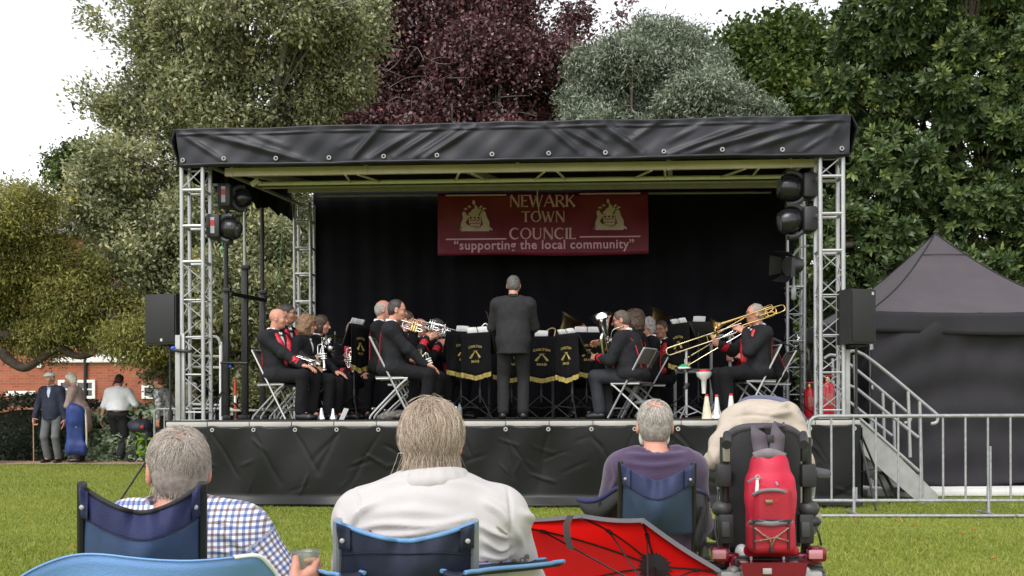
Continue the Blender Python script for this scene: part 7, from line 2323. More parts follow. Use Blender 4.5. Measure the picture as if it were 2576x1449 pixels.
drape(lady['jacket'], lady['root'], [([(888, 1228), (904, 1270), (893, 1340)], -.005, 4), ([(1276, 1226), (1284, 1290), (1279, 1410)], -.005, 4),
    ([(880, 1330), (901, 1289), (955, 1262)], .011, 10), ([(887, 1332), (969, 1318), (1081, 1323), (1190, 1302)], .009, 9), ([(905, 1342), (1015, 1346), (1150, 1326)], .008, 8), ([(1280, 1352), (1228, 1335), (1190, 1315)], .011, 8),
    ([(1282, 1370), (1250, 1380), (1212, 1358)], .011, 8), ([(1279, 1320), (1257, 1288), (1215, 1262)], .011, 11), ([(1030, 1206), (960, 1219), (905, 1240)], .006, 10), ([(1110, 1212), (1190, 1220), (1262, 1250)], .006, 11), ([(1315, 1290), (1349, 1318), (1362, 1365)], .012, 10),
    ([(960, 1250), (1060, 1240), (1160, 1258)], .004, 16), ([(935, 1290), (1040, 1285), (1130, 1295)], .005, 13), ([(850, 1290), (868, 1340), (852, 1400)], .008, 9), ([(1300, 1330), (1310, 1380), (1300, 1430)], .009, 9), ([(1205, 1395), (1245, 1405), (1285, 1392)], .009, 8), ([(1000, 1178), (1078, 1168), (1160, 1180)], -.006, 5)])
drape(m1['jacket'], m1['root'], [([(520, 1300), (560, 1330), (585, 1400)], -.004, 5), ([(540, 1340), (580, 1350), (625, 1390)], .009, 8), ([(530, 1380), (570, 1385), (610, 1410)], .009, 8), ([(300, 1255), (360, 1262), (420, 1290)], .005, 9), ([(530, 1310), (570, 1315), (605, 1345)], .006, 8)])
# printed flowers, laid onto the fleece
jk = lady['jacket']
dg = bpy.context.evaluated_depsgraph_get()
Wm = INV[lady['root']]
bvh = BVHTree.FromPolygons([Wm @ v.co for v in jk.data.vertices], [tuple(p.vertices) for p in jk.data.polygons])
camo = V((0, 0, CAMZ))
def onto(px, py):
    d = (at(px, py, 1.0) - camo).normalized()
    h = bvh.ray_cast(camo, d)
    return None if h[0] is None else h[0] + h[1] * .0018 - d * .0012
PR = {'r': mat('raspberry_print', (.28, .03, .075), rough=.9, var=.2, vscale=50), 'g': mat('sage_print', (.17, .17, .12), rough=.9, var=.3, vscale=50), 'p': mat('pink_print', (.55, .16, .24), rough=.9, var=.2, vscale=50)}
def flower(cx, cy, parts, m):
    mb = MB()
    for (dx, dy, a, b, ang) in parts:
        c, s = math.cos(R(ang)), math.sin(R(ang))
        ring = []
        for k in range(14):
            t = k / 14 * 2 * math.pi
            x, y = a * math.cos(t), b * math.sin(t) * (1 - .35 * math.cos(t))
            q = onto(cx + dx + x * c - y * s, cy + dy + x * s + y * c)
            if q is None: break
            ring.append(q)
        cc = onto(cx + dx, cy + dy)
        if len(ring) == 14 and cc is not None: mb.add(ring + [cc], [(i, (i + 1) % 14, 14) for i in range(14)])
    if mb.v: mb.build('flower_print', m, jk, world=True, smooth_=180)
flower(938, 1348, [(-14, -4, 12, 3.5, 25), (-4, -8, 10, 3, 60), (10, 2, 18, 6, 10), (2, 6, 14, 4, -10)], PR['r'])
flower(838, 1390, [(-4, -22, 16, 3, 65), (0, -12, 14, 3, 80), (3, 8, 12, 5, 70), (-2, -30, 9, 2, 55)], PR['r'])
flower(1208, 1417, [(0, 0, 16, 5, -5), (12, -3, 10, 3, -20)], PR['r'])
flower(1262, 1422, [(0, 0, 5, 12, 0)], PR['r'])
flower(1262, 1335, [(0, 0, 18, 3, 38), (4, 4, 12, 2, 20)], PR['g'])
flower(1318, 1410, [(0, 0, 11, 6, 30), (-14, 6, 10, 5, -10), (8, -10, 7, 5, 60), (-24, 0, 7, 4, 20)], PR['g'])
flower(1352, 1412, [(0, 0, 4, 16, 5), (6, 4, 3, 12, 12)], PR['p'])
# her chair
root = thing('camp_chair', (at(1020, 1350, 2.75).x, 2.8, 0), 0, 'navy camp chair with pale blue piping under the person in the white fleece', 'chair', 'folding camp chairs of the audience')
Pf = camp_back(root, (848, 1314), (1193, 1315), 1361, 1520, 2.74, .11, DARKNAVY, DARKNAVY, (.40, .20), trim=PALETRIM, lean=.08, sagpow=1.6)
fr = camp_frame(root, Pf, GREYTUBE, .36, 2.75, DARKNAVY, posts=.0125)
def armrest(pts, w0, m, m2, up=V((0, 0, 1))):
    top = bez(pts, 6)
    G = []
    for i, p in enumerate(top):
        t = (top[min(i + 1, len(top) - 1)] - top[max(i - 1, 0)]).normalized()
        s = t.cross(up).normalized()
        k = w0 * (1 if 2 < i < len(top) - 3 else .75)
        G.append([p + s * k * q + V((0, 0, -.012 * (1 - q * q))) for q in (-1, -.5, 0, .5, 1)])
    MB().sheet(G, (0, 0, .012)).build('armrest', m, root, world=True, smooth_=180)
    MB().tube([g[0] + V((0, 0, .008)) for g in G], .006, 6).build('arm_piping', m2, root, world=True, smooth_=180)
    MB().tube([g[-1] + V((0, 0, .008)) for g in G], .006, 6).build('arm_piping', m2, root, world=True, smooth_=180)
armrest([at(1140, 1447, 2.68), at(1200, 1436, 2.80), at(1300, 1427, 2.95), at(1395, 1416, 3.10)], .045, DARKNAVY, PALETRIM)
armrest([at(885, 1452, 2.68), at(850, 1442, 2.80), at(832, 1440, 2.95), at(826, 1442, 3.1)], .045, DARKNAVY, PALETRIM)

# --- pale blue chair nearest the camera
root = thing('camp_chair', (at(360, 1449, 2.05).x, 2.1, 0), 0, 'light blue camp chair back with white piping, nearest the camera', 'chair', 'folding camp chairs of the audience')
prof = [(20, 1478), (60, 1446), (110, 1420), (165, 1401), (215, 1394), (270, 1396), (330, 1403), (400, 1409), (470, 1411), (530, 1408), (590, 1402), (635, 1397), (658, 1402), (675, 1418), (690, 1436), (706, 1460)]
q = bez([V((x, y, 0)) for x, y in prof], 4)
G = []
for i, p in enumerate(q):
    u = i / (len(q) - 1)
    yy = 2.05 - .10 * math.sin(math.pi * u)
    top = at(p.x, p.y, yy)
    lowx = 60 + (640 - 60) * u
    G.append([top.lerp(at(lowx, 1640, yy + .10), t / 10) + V((0, .02 * math.sin(u * 7 + t * .5) * (t / 10), 0)) for t in range(11)])
MB().sheet(G, (0, .006, 0)).build('back_panel', LIGHTBLUE, root, world=True, smooth_=180)
MB().tube([g[0] for g in G[40:]], .004, 6).build('white_piping', mat('white_piping_fabric', (.75, .77, .82), rough=.7), root, world=True, smooth_=180)
MB().tube([g[0] for g in G[:41]], .0022, 6).build('blue_piping', LIGHTBLUE, root, world=True, smooth_=180)
for x, dxx in ((150, -1), (640, 1)):
    a = at(x, 1440, 2.08)
    MB().tube([a, V((a.x, 2.12, .40)), V((a.x, 2.05, .02))], .012, 8).build('post', BLACKMETAL, root, world=True)
    MB().tube([V((a.x, 2.12, .40)), V((a.x + dxx * .03, 2.55, .41)), V((a.x + dxx * .03, 2.6, .02))], .012, 8).build('leg', BLACKMETAL, root, world=True)
al, ar = at(150, 1440, 2.08).x, at(640, 1440, 2.08).x
MB().sheet([[V((al + (ar - al) * i / 8, 2.13 + .42 * j / 6, .40 - .03 * math.sin(math.pi * i / 8))) for j in range(7)] for i in range(9)], (0, 0, .006)).build('seat', LIGHTBLUE, root, world=True, smooth_=180)

# --- man in the purple fleece
def hair3(root, hc, hM):
    shell(root, hc, hM, SHELL_C, (0, -.045, .11), .05)
    def keep(p, g):
        d = np.linalg.norm(p - np.array((0, -.045, .1)), axis=1)
        return (p[:, 1] < .05 - .45 * np.maximum(-p[:, 2], 0)) & (p[:, 2] > -.045) & (g.random(len(p)) < np.clip((d - .02) / .05, .1, 1))
    strands(root, hc, hM, 6000, 7, .0065, (0, -.55, .83), keep, HAIR_C, grav=.6, lift=(.003, .009), rad=.001, jit=.3, seed=8)
PURPLEF = mat('dusky_purple_fleece', (.052, .030, .072), rough=.95, var=.12, vscale=12, bump=.35, bscale=200, sheen=.25)
c3 = at(1653, 1060, 4.88)
def collar3(root, T, hc, hM, H, pel):
    solid('collar', [cap(T(-.06, .0, .475), T(0, -.062, .49), .022), cap(T(.06, .0, .475), T(0, -.062, .49), .022), cap(T(-.06, .0, .475), T(-.05, .06, .47), .02), cap(T(.06, .0, .475), T(.05, .06, .47), .02)], PURPLEF, root, .006, .02)
    m3 = np.array(hM); gp = lambda p: np.array(hc) + m3 @ np.array(p, float)
    solid('beard', [ell(gp((0, .06, -.085)), (.055, .045, .04), m3), ell(gp((-.055, .03, -.06)), (.018, .03, .04), m3), ell(gp((.055, .03, -.06)), (.018, .03, .04), m3)], WHITEHAIR, root, .006, .02)
    MB().tube([gp((s * a, b, .0)) for s, a, b in ((-1, .079, -.03), (-1, .08, .04), (-1, .055, .09))], .0025, 6).build('spectacles', LENSFRAME, root)
p3 = person('bald crowned man with grey sides in a dusky purple fleece', (c3.x + .0, 4.95, 0), R(0), seat=c3.z - .655 - .10, lean=R(-2), neckl=.045, head=(R(-3), R(0), 0), sk=SK_PINK, jacket=PURPLEF, vneck=False, trousers=MATS['navy_slacks'], sw=.165, fat=.012, cuff=False, qv=.8, vox=.006, hairfn=hair3, folds2=[(.006, 20, 41, (1, 1, 1)), (.003, 45, 42, (1, 1, 1))],
            hands={1: (V((.15, .34, .62)), V((-.2, 1, -.1)), V((0, 0, -1)), .6), -1: (V((-.15, .34, .62)), V((.2, 1, -.1)), V((0, 0, -1)), .6)}, elbows={1: V((.45, -.3, -1)), -1: V((-.45, -.3, -1))}, extra=collar3)
drape(p3['jacket'], p3['root'], [([(1580, 1145), (1650, 1150), (1730, 1142)], .01, 7), ([(1560, 1130), (1600, 1128), (1640, 1140)], .008, 6), ([(1680, 1132), (1715, 1125), (1740, 1140)], .008, 6), ([(1540, 1160), (1552, 1200), (1535, 1240)], .009, 7), ([(1600, 1112), (1650, 1118), (1705, 1110)], .006, 6), ([(1570, 1165), (1640, 1175), (1720, 1165)], .008, 7)])
root = thing('camp_chair', (at(1653, 1300, 4.7).x, 4.75, 0), 0, 'faded blue camp chair with black arms under the man in the purple fleece', 'chair', 'folding camp chairs of the audience')
Pf = camp_back(root, (1561, 1163), (1746, 1166), 1208, 1345, 4.66, .14, mat('faded_navy_fabric', (.020, .030, .085), rough=.75, var=.15, bump=.2, bscale=200), mat('faded_blue_fabric', (.024, .048, .095), rough=.75, var=.2, vscale=5, bump=.2, bscale=200), (.24, .36), lean=.1, pocket=.13, sagpow=1.5)
fr = camp_frame(root, Pf, BLACKMETAL, .40, 4.7, BLACKFAB, posts=.013)
for s, pts in ((-1, [(1562, 1232), (1545, 1240), (1510, 1262), (1478, 1267), (1455, 1262)]), (1, [(1746, 1240), (1765, 1243), (1778, 1252), (1782, 1265)])):
    q = [at(x, y, 4.72 + .07 * i) for i, (x, y) in enumerate(pts)]
    top = bez(q, 5)
    G = []
    for i, p in enumerate(top):
        h = .015 + (.07 if s < 0 else .17) * math.sin(math.pi * min(i / (len(top) - 1) * .9 + .1, 1))
        G.append([p + V((0, .0, .0)), p + V((0, -.02, -h * .5)), p + V((0, .0, -h)), p + V((0, .06, -h * .9)), p + V((0, .08, -.0))])
    MB().sheet(G, (0, .006, 0)).build('arm_sling', BLACKFAB, root, world=True, smooth_=180)
    MB().tube([p + V((0, .02, .01)) for p in top], .012, 8).build('armrest', NAVYF, root, world=True, smooth_=180)
    e = top[len(top) // 2]
    MB().tube([e, V((e.x + .05 * -s, e.y + .05, .02))], .011, 8).build('arm_post', BLACKMETAL, root, world=True)
MB().sheet([[at(1748 + 30 * i / 5, 1275 + (105 + 10 * math.sin(i)) * j / 6, 4.75 + .02 * math.sin(i + j)) for j in range(7)] for i in range(6)], (0, .06, 0)).build('side_pouch', BLACKFAB, root, world=True, smooth_=180)

# --- open umbrella lying on the lawn
ua = V((-0.52938, -0.71254, -0.46048)).normalized()
hub = V((0.5785, 4.258, 0.5233))
tips = [at(*t) for t in ((1190, 1312, 3.80), (1462, 1303, 3.86), (1616, 1314, 3.93), (1806, 1440, 3.95), (1810, 1620, 3.90), (1640, 1760, 3.82), (1390, 1750, 3.76), (1200, 1560, 3.74))]
hub = at(1648, 1425, 4.06)
ua = V((-.22, -.96, -.12)).normalized()
UMR = mat('bright_red_umbrella', (.62, .006, .008), rough=.6, var=.06, vscale=4, bump=.1, bscale=120)
def sheer(m, k, c):
    n, l = m.node_tree.nodes, m.node_tree.links
    tr = n.new('ShaderNodeBsdfTranslucent'); tr.inputs['Color'].default_value = (*c, 1)
    mx = n.new('ShaderNodeMixShader'); mx.inputs[0].default_value = k
    l.new(n['Principled BSDF'].outputs[0], mx.inputs[1]); l.new(tr.outputs[0], mx.inputs[2]); l.new(mx.outputs[0], n['Material Output'].inputs['Surface'])
sheer(UMR, .55, (.9, .012, .01))
UMG = mat('grey_umbrella_edge', (.10, .094, .10), rough=.6, var=.1)
UMK = mat('black_umbrella_cloth', (.012, .008, .010), rough=.7, var=.2)
root = thing('umbrella', hub, 0, 'open red umbrella with grey edge and black frayed centre lying on the lawn', 'umbrella')
def ribpt(i, t):
    e = tips[i % 8] - hub
    ax = e.dot(ua)
    rad = e - ua * ax
    return hub + rad * math.sin(t * .9) / math.sin(.9) + ua * ax * (1 - math.cos(t * .9)) / (1 - math.cos(.9))
def gore(u, t):
    i = int(u) % 8
    f = u - int(u)
    a, b = ribpt(i, t), ribpt(i + 1, t)
    p = a.lerp(b, f)
    s = math.sin(math.pi * f)
    return p + ua * (.012 * s * t * t) + (hub - p) * (.03 * s * t)
for i in range(8):
    m = UMR
    G = [[gore(i + f / 10, .05 + .95 * t / 14) for t in range(15)] for f in range(11)]
    MB().sheet(G).build('panel', m, root, world=True, smooth_=180)
    G = [[gore(i + f / 10, 1.0), gore(i + f / 10, 1.0) - ua * .028 + (gore(i + f / 10, 1.0) - hub).normalized() * .012, gore(i + f / 10, 1.0) - ua * .06 + (gore(i + f / 10, 1) - hub).normalized() * .004] for f in range(11)]
    MB().sheet(G).build('edge_band', UMG, root, world=True, smooth_=180)
    MB().tube([ribpt(i, t / 12) + ua * .008 for t in range(13)], .0042, 6).build('rib', BLACKMETAL, root, world=True)
    j = ribpt(i, .6) + ua * .012
    MB().tube([j - (j - hub).normalized() * .012, j + (j - hub).normalized() * .012], .008, 6).build('joint', BLACKPLASTIC, root, world=True)
    MB().tube([j, hub + ua * .30], .0036, 6).build('stretcher', BLACKMETAL, root, world=True)
mb = MB()
gq = random.Random(4)
n = 46
ring = []
ax1 = ua.orthogonal().normalized(); ax2 = ua.cross(ax1)
for k in range(n):
    a = 2 * math.pi * k / n
    r = .052 * (1.0 + (.0 if k % 2 else gq.uniform(.12, .5)))
    ring.append(hub + (ax1 * math.cos(a) + ax2 * math.sin(a)) * r + ua * (.012 + .06 * (r / .45) ** 2))
mb.add(ring + [hub + ua * .03], [(k, (k + 1) % n, n) for k in range(n)])
mb.build('centre_patch', UMK, root, world=True, smooth_=180)
MB().tube([hub, hub + ua * .62], .007, 8).build('shaft', BLACKMETAL, root, world=True)
MB().lathe([(.0, .27), (.014, .275), (.016, .31), (0, .32)], hub, ua, 10).build('runner', BLACKPLASTIC, root, world=True)
MB().tube([hub + ua * .62, hub + ua * .72], .014, 10).build('handle', BLACKPLASTIC, root, world=True)
e0 = tips[0].lerp(tips[1], .90)
MB().sheet([[e0 + V((-.012, -.015, .012)), e0 + V((.012, -.015, .012))], [e0 + V((-.03, -.03, -.02)), e0 + V((-.004, -.03, -.02))], [e0 + V((-.026, -.03, -.07)), e0 + V((.0, -.03, -.07))], [e0 + V((-.012, -.025, -.11)), e0 + V((.012, -.025, -.115))]], (0, .002, 0)).build('strap', mat('dark_strap', (.05, .035, .035), rough=.8), root, world=True)
# --- black bag lying behind the umbrella
b = at(1502, 1302, 4.8)
root = thing('shoulder_bag', (b.x, 5.0, 0), 0, 'black shoulder bag on the lawn beside the faded blue camp chair', 'bag')
solid('body', [rbox((0, 0, .15), (.17, .09, .15), .06), rbox((0, -.08, .12), (.13, .04, .1), .03)], BLACKFAB, root, .01, .03, [(.006, 25, 3, (1, 1, 1))])
MB().tube(bez([(-.12, 0, .28), (-.05, -.02, .62), (.03, -.02, .66), (.13, 0, .28)], 6), .012, 7).build('strap', BLACKFAB, root)

# --- powered wheelchair, its user and the red rucksack
YW = 5.35
def wp(px, py, dy=0): return at(px, py, YW + dy)
BEIGE = mat('beige_anorak', (.42, .355, .295), rough=.8, var=.08, vscale=8, bump=.2, bscale=60)
cw = wp(1915, 1200)
pw = person('person in a beige anorak hunched forward in the powered wheelchair', (at(1925, 1200, 6.1).x, 5.78, 0), R(0), seat=.46, lean=R(48), neckl=.03, head=(0, R(-60), 0), sk=SK_PINK, jacket=BEIGE, cuff=False, shirt=None, vneck=False, trousers=MATS['grey_trousers'] if 'grey_trousers' in MATS else NAVYF, tie=None, sw=.20, fat=.03, hands={1: (V((.13, .78, .70)), V((-.1, 1, -.1)), V((0, 0, -1)), .7), -1: (V((-.13, .78, .70)), V((.1, 1, -.1)), V((0, 0, -1)), .7)}, elbows={1: V((0, -.2, -1)), -1: V((0, -.2, -1))}, hair='short', hairm=GREYHAIR)
rt_ = pw['root']
Wi = INV[rt_].inverted()
def wl3(px, py, dy): return Wi @ at(px, py, YW + dy)
S_ = lambda px: px / F * YW
an = [ell(wl3(1912, 1088, .44), (S_(112), .22, S_(78))), ell(wl3(1915, 1180, .46), (S_(108), .24, S_(110)), k=.08), ell(wl3(1908, 1047, .42), (S_(80), .2, S_(44)), k=.06), cap(wl3(1858, 1062, .40), wl3(1975, 1066, .40), S_(40), S_(40), k=.05)]
for s, pts in ((-1, [(1846, 1062, .38), (1812, 1112, .26), (1800, 1158, .22)]), (1, [(1990, 1062, .38), (2013, 1112, .28), (2018, 1160, .25)])):
    q = [wl3(*p) for p in pts]
    an += [cap(q[0], q[1], S_(30), S_(27), k=.06), cap(q[1], q[2], S_(27), S_(21), k=.04), cap(q[2], q[2] + V((-s * .03, .28, -.01)), S_(20), .045, k=.05)]
an_o = solid('anorak', an, BEIGE, rt_, .008, .05, [(.013, 16, 51, (.7, 1, 1.5)), (.008, 36, 52, (.7, 1, 1.5)), (.003, 75, 53, (1, 1, 1))])
drape(an_o, rt_, [([(1832, 1052), (1900, 1046), (1985, 1060)], -.006, 4), ([(1950, 1030), (1985, 1022), (2010, 1040)], .014, 7), ([(1935, 1048), (1985, 1042), (2020, 1070)], .014, 7), ([(1850, 1070), (1820, 1100), (1800, 1160)], .014, 8), ([(1838, 1090), (1825, 1130), (1822, 1170)], .012, 7), ([(1795, 1110), (1790, 1140), (1800, 1172)], .01, 7), ([(1870, 1035), (1910, 1028), (1950, 1034)], .010, 7), ([(1990, 1085), (2012, 1110), (2020, 1150)], .012, 8)])
hd_ = bez([wl3(1848, 1036, .42), wl3(1868, 1016, .44), wl3(1895, 1006, .46), wl3(1935, 1005, .46), wl3(1972, 1014, .42), wl3(2000, 1036, .38), wl3(2022, 1058, .36)], 3)
solid('rolled_hood', [cap(a, b, .019, .019) for a, b in zip(hd_, hd_[1:])], mat('slate_lining', (.10, .105, .16), rough=.85, var=.1, bump=.2), rt_, .007, .02, [(.005, 40, 3, (1, 1, 1))])

root = thing('powered_wheelchair', (cw.x, YW + .3, 0), 0, 'black and maroon powered wheelchair seen from behind with a red rucksack on its back', 'wheelchair')
SEATF = mat('black_seat_fabric', (.016, .015, .017), rough=.75, var=.2, vscale=10, bump=.2, bscale=80)
MAROON = mat('maroon_metallic', (.20, .006, .022), rough=.25, metal=.35, var=.1, coat=.5)
TYRE = mat('grey_rubber', (.10, .095, .09), rough=.9, var=.25, vscale=30)
# back rest: curved shell with padded rim
G = []
for i in range(25):
    u = i / 24
    x = 1833 + (2014 - 1833) * u
    ytop = 1076 + 26 * abs(2 * u - 1) ** 4
    G.append([wp(x, ytop + (1375 - ytop) * j / 12, .10 - .10 * (2 * u - 1) ** 2 * -1 * .9 - .03 * math.sin(math.pi * j / 12)) for j in range(13)])
MB().sheet(G, (0, .05, 0)).build('backrest', SEATF, root, world=True, smooth_=60)
MB().tube([g[0] + V((0, .02, 0)) for g in G], .026, 10).build('back_rim', mat('grey_piping_fabric', (.05, .045, .052), rough=.7), root, world=True, smooth_=180)
for s, xh, xp in ((-1, 1829, 1822), (1, 2021, 2030)):
    MB().tube([wp(xh, 1090, -.02), wp(xh, 1108, -.06), wp(xh + s, 1119, -.12)], [.018, .026, .024], 12).build('push_handle', BLACKPLASTIC, root, world=True)
    MB().box(wp(xh - s * -2, 1139, .0), (.032, .04, .09), bev=.006).build('recline_lever', mat('beige_metal', (.3, .27, .22), rough=.5) if s < 0 else BLACKMETAL, root, world=True)
    MB().tube([wp(xp, 1100, .05), wp(xp, 1300, .05), wp(xp - s * 4, 1395, .08)], .024, 10).build('back_cane', BLACKMETAL, root, world=True)
    MB().box(wp(xp + s * 2, 1196, .02), (.075, .06, .12), bev=.012).build('arm_bracket', BLACKPLASTIC, root, world=True)
    MB().tube([wp(xp + s * 6, 1205, .1), wp(xp + s * 14, 1205, .15)], .018, 8).build('arm_joint', GALV, root, world=True)
    MB().box(wp(1806 if s < 0 else 2048, 1192 if s < 0 else 1188, .30), (.085, .36, .05), bev=.02).build('armrest', SEATF if s < 0 else mat('grey_arm_pad', (.075, .07, .075), rough=.7), root, world=True)
    MB().tube([wp(1806 if s < 0 else 2048, 1200, .2), wp(1812 if s < 0 else 2044, 1250, .2), wp(1822 if s < 0 else 2030, 1262, .1)], .012, 8).build('arm_support', GALV, root, world=True)
    MB().ball(wp(xp + s * -3 - s * -8, 1280, .06), (.055, .05, .045), 14, 9).build('knuckle', mat('dark_grey_plastic', (.035, .035, .037), rough=.5), root, world=True)
    MB().box(wp(xp - s * 4, 1330, .02), (.075, .06, .15), bev=.01).build('actuator', BLACKPLASTIC, root, world=True)
    MB().box(wp(xp - s * 4, 1332, -.015), (.045, .02, .08), bev=.006).build('actuator_cover', mat('charcoal_plastic', (.04, .042, .045), rough=.45), root, world=True)
    # drive wheel, motor guard and castor arm
    xw = 1806 if s < 0 else 2056
    c = V((wp(xw, 1400).x, YW + .18, .19))
    MB().lathe([(.10, -.06), (.165, -.062), (.185, -.045), (.19, 0), (.185, .045), (.165, .062), (.10, .06)], c, (1, 0, 0), 36).build('tyre', TYRE, root, world=True, smooth_=50)
    tr = MB()
    for k in range(36):
        a = k / 36 * 2 * math.pi
        p0 = c + V((-.05, math.cos(a) * .188, math.sin(a) * .188)); p1 = c + V((.05, math.cos(a + .1) * .188, math.sin(a + .1) * .188)); pm = c + V((0, math.cos(a + .08) * .194, math.sin(a + .08) * .194))
        tr.tube([p0, pm, p1], .005, 4)
    tr.build('tread', mat('dark_rubber', (.05, .048, .045), rough=.9), root, world=True)
    MB().lathe([(.0, -.05), (.10, -.055), (.105, 0), (.10, .055), (0, .05)], c, (1, 0, 0), 24).build('rim', ALUDULL, root, world=True, smooth_=50)
    MB().box(wp(1809 if s < 0 else 2052, 1393, .0), (.085, .12, .07), bev=.015).build('rear_lamp_housing', MAROON, root, world=True)
    MB().box(wp(1809 if s < 0 else 2052, 1395, -.062), (.07, .012, .045), bev=.004).build('reflector', mat('pink_reflector', (.5, .2, .24), rough=.2, spec=.8), root, world=True)
    MB().box(wp(1832 if s < 0 else 2030, 1405, .05), (.11, .06, .06), bev=.012).build('side_fairing', MAROON, root, world=True)
    MB().tube([wp(1846 if s < 0 else 2014, 1400, .0), wp(1842 if s < 0 else 2018, 1450, -.02)], .02, 10).build('strut', MAROON, root, world=True)
    MB().box(wp(1838 if s < 0 else 2030, 1455, -.02), (.14, .08, .08), bev=.012).build('foot_plate', ALUDULL, root, world=True)
    MB().ball(wp(1845 if s < 0 else 2020, 1440, -.03), (.04, .03, .035), 12, 8).build('castor_cap', mat('black_white_plastic', (.5, .5, .5), rough=.4, col2=(.02, .02, .02), var=.2, vscale=18), root, world=True)
    MB().ball(wp(1866 if s < 0 else 1996, 1390 if s < 0 else 1396, .12), (.035, .05, .045), 14, 9).build('motor_end', mat('white_motor_cover', (.72, .72, .72), rough=.35), root, world=True)
MB().box(wp(1930, 1418, .02), (.36, .12, .07), bev=.012).build('battery_tray', BLACKPLASTIC, root, world=True)
MB().prism([(-.165, .07), (.165, .07), (.15, -.02), (.13, -.14), (-.13, -.14), (-.15, -.02)], wp(1931, 1440, .0), V((1, 0, 0)), V((0, 0, 1)), .14).build('rear_shroud', MAROON, root, world=True, smooth_=20)
MB().box(wp(1930, 1437, -.15), (.045, .008, .03), bev=.003).build('shroud_badge', mat('grey_badge', (.4, .36, .35), rough=.4), root, world=True)
for x in (1890, 1972): MB().tube([wp(x, 1398, -.06), wp(x + 1, 1404, -.065), wp(x - 1, 1412, -.06), wp(x - 2, 1404, -.065)], .005, 6, True).build('tie_down_loop', WHITEPAINT, root, world=True)
for x in (1895, 1985): MB().tube([wp(x - 22, 1420, -.05), wp(x, 1428, -.07), wp(x + 16, 1424, -.05)], .009, 6).build('frame_bar', BLACKMETAL, root, world=True)
MB().box(V((cw.x, YW + .42, .50)), (.44, .46, .07), bev=.02).build('seat', SEATF, root, world=True)
MB().box(V((cw.x, YW + .42, .30)), (.40, .55, .2), bev=.03).build('base', BLACKPLASTIC, root, world=True)
for s in (-1, 1):
    MB().lathe([(.05, -.03), (.095, -.03), (.1, 0), (.095, .03), (.05, .03)], V((cw.x + s * .24, YW + .75, .1)), (1, 0, 0), 24).build('castor', TYRE, root, world=True)
    MB().tube([V((cw.x + s * .2, YW + .6, .3)), V((cw.x + s * .24, YW + .75, .1))], .02, 8).build('castor_fork', MAROON, root, world=True)
for pts in ([(1808, 1230, .1), (1802, 1290, .05), (1800, 1340, .02), (1812, 1385, .0), (1832, 1398, -.02)], [(2040, 1310, .05), (2052, 1325, .0), (2060, 1345, -.02), (2066, 1372, 0)]):
    MB().tube(bez([wp(*p) for p in pts], 5), .006, 6).build('cable', BLACKPLASTIC, root, world=True)
b = wp(2042, 1312, .03)
MB().ball(b, (.05, .04, .03), 12, 8).build('cable_box', BLACKPLASTIC, root, world=True)

rr = thing('rucksack', wp(1940, 1394, -.12), 0, 'bright red rucksack with grey straps hanging on the wheelchair back', 'bag')
Ri = INV[rr].inverted()
RB = mat('crimson_nylon', (.50, .008, .042), rough=.55, var=.12, vscale=6, bump=.2, bscale=140)
RB2 = mat('deep_red_nylon', (.36, .006, .022), rough=.55, var=.12, vscale=6, bump=.2, bscale=140)
GT = mat('grey_webbing', (.20, .175, .19), rough=.8, var=.12, vscale=30)
DGT = mat('dark_grey_webbing', (.085, .07, .085), rough=.8, var=.12, vscale=30)
def rp_(px, py, dy): return Ri @ wp(px, py, dy)
solid('main_pouch', [cap(rp_(1936, 1190, -.05), rp_(1938, 1250, -.06), S_(48), S_(56)), rbox(rp_(1937, 1285, -.05), (S_(56), .085, S_(95)), .05, k=.05), cap(rp_(1918, 1160, -.06), rp_(1952, 1160, -.06), .05, .05, k=.05)], RB, rr, .007, .04, [(.006, 26, 3, (1, 1, .7)), (.003, 60, 4, (1, 1, 1))])
solid('upper_pocket', [rbox(rp_(1942, 1272, -.12), (S_(47), .055, S_(50)), .035)], RB2, rr, .006, .02, [(.003, 35, 6, (1, 1, 1))])
solid('lower_pocket', [rbox(rp_(1938, 1350, -.125), (S_(58), .06, S_(40)), .035), cap(rp_(1885, 1385, -.06), rp_(1995, 1385, -.06), .03, .03, k=.03)], RB2, rr, .006, .02, [(.003, 35, 7, (1, 1, 1))])
def strap(nm, pts, w_, m, par=rr, th=.005):
    q = bez([rp_(*p) for p in pts], 5)
    G = []
    for i, p in enumerate(q):
        t = (q[min(i + 1, len(q) - 1)] - q[max(i - 1, 0)]).normalized()
        s = t.cross(V((0, -1, 0))).normalized() if abs(t.y) < .95 else V((1, 0, 0))
        G.append([p - s * w_, p, p + s * w_])
    MB().sheet(G, (0, th, 0)).build(nm, m, par, smooth_=180)
strap('shoulder_strap', [(1904, 1090, .17), (1904, 1073, .12), (1906, 1074, .03), (1908, 1090, -.05), (1912, 1120, -.06), (1920, 1150, -.09)], S_(19), DGT)
strap('shoulder_strap', [(1960, 1090, .17), (1960, 1073, .12), (1958, 1074, .03), (1957, 1090, -.05), (1955, 1120, -.06), (1950, 1150, -.09)], S_(18), DGT)
strap('top_band', [(1897, 1150, -.09), (1935, 1140, -.125), (1975, 1152, -.09)], S_(12), GT)
strap('zip_band', [(1882, 1215, -.10), (1905, 1206, -.135), (1940, 1212, -.15), (1975, 1222, -.13), (1992, 1238, -.1)], S_(6), GT)
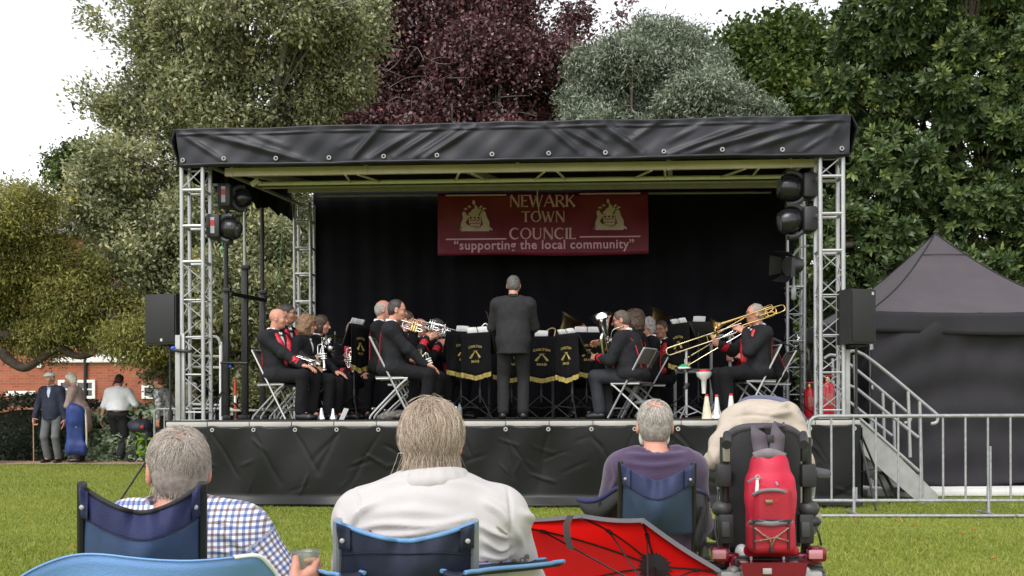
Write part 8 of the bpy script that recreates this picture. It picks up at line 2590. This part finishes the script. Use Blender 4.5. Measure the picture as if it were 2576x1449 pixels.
strap('pocket_zip', [(1893, 1246, -.16), (1920, 1234, -.185), (1965, 1234, -.185), (1992, 1250, -.16)], S_(4), GT)
strap('lower_zip', [(1884, 1318, -.16), (1900, 1313, -.195), (1940, 1318, -.20), (1980, 1313, -.195), (1997, 1318, -.16)], S_(6), GT)
MB().sheet([[rp_(x, 1310 + 3 * math.sin(i), -.20) for x in (1890, 1915, 1940, 1965, 1992)] for i in range(2)], (0, .003, .006)).build('lower_zip_teeth', BLACKFAB, rr)
cp = rp_(1938, 1105, -.05)
MB().box(cp, (.04, .02, .045), bev=.008).build('buckle', BLACKPLASTIC, rr)
MB().box(rp_(1935, 1262, -.182), (.036, .006, .018), bev=.002).build('badge', mat('bronze_badge', (.28, .22, .12), rough=.35, metal=.7), rr)
MB().tube([rp_(1905, 1204, -.155), rp_(1905, 1220, -.165), rp_(1904, 1237, -.165)], [.006, .009, .010], 8).build('zip_pull', mat('white_pull', (.72, .7, .7), rough=.4), rr)
MB().tube([rp_(1906 + 5.5 * math.cos(a), 1201 + 5.5 * math.sin(a), -.16) for a in [k * .7854 for k in range(8)]], .004, 6, True).build('zip_ring', ALUDULL, rr)
MB().tube([rp_(1952, 1212, -.16), rp_(1956, 1221, -.165)], .006, 6).build('zip_pull', GREYTUBE, rr)
cordm = mat('brown_elastic_cord', (.10, .05, .03), rough=.7, col2=(.3, .2, .14), var=.2, vscale=120)
for pts in ([(1898, 1328), (1920, 1345), (1940, 1356), (1960, 1346), (1984, 1328)], [(1898, 1362), (1925, 1358), (1950, 1352), (1984, 1362)], [(1915, 1342), (1936, 1356), (1942, 1376)], [(1966, 1342), (1948, 1356), (1940, 1376)]):
    MB().tube([rp_(x, y, -.198) for x, y in pts], .0042, 6).build('elastic_cord', cordm, rr, smooth_=180)
for x in (1897, 1984): MB().box(rp_(x, 1348, -.19), (.012, .012, .14), bev=.003).build('cord_strip', mat('dark_red_webbing', (.05, .008, .012), rough=.8), rr)
MB().box(rp_(1941, 1382, -.19), (.018, .016, .03), bev=.004).build('cord_lock', BLACKPLASTIC, rr)
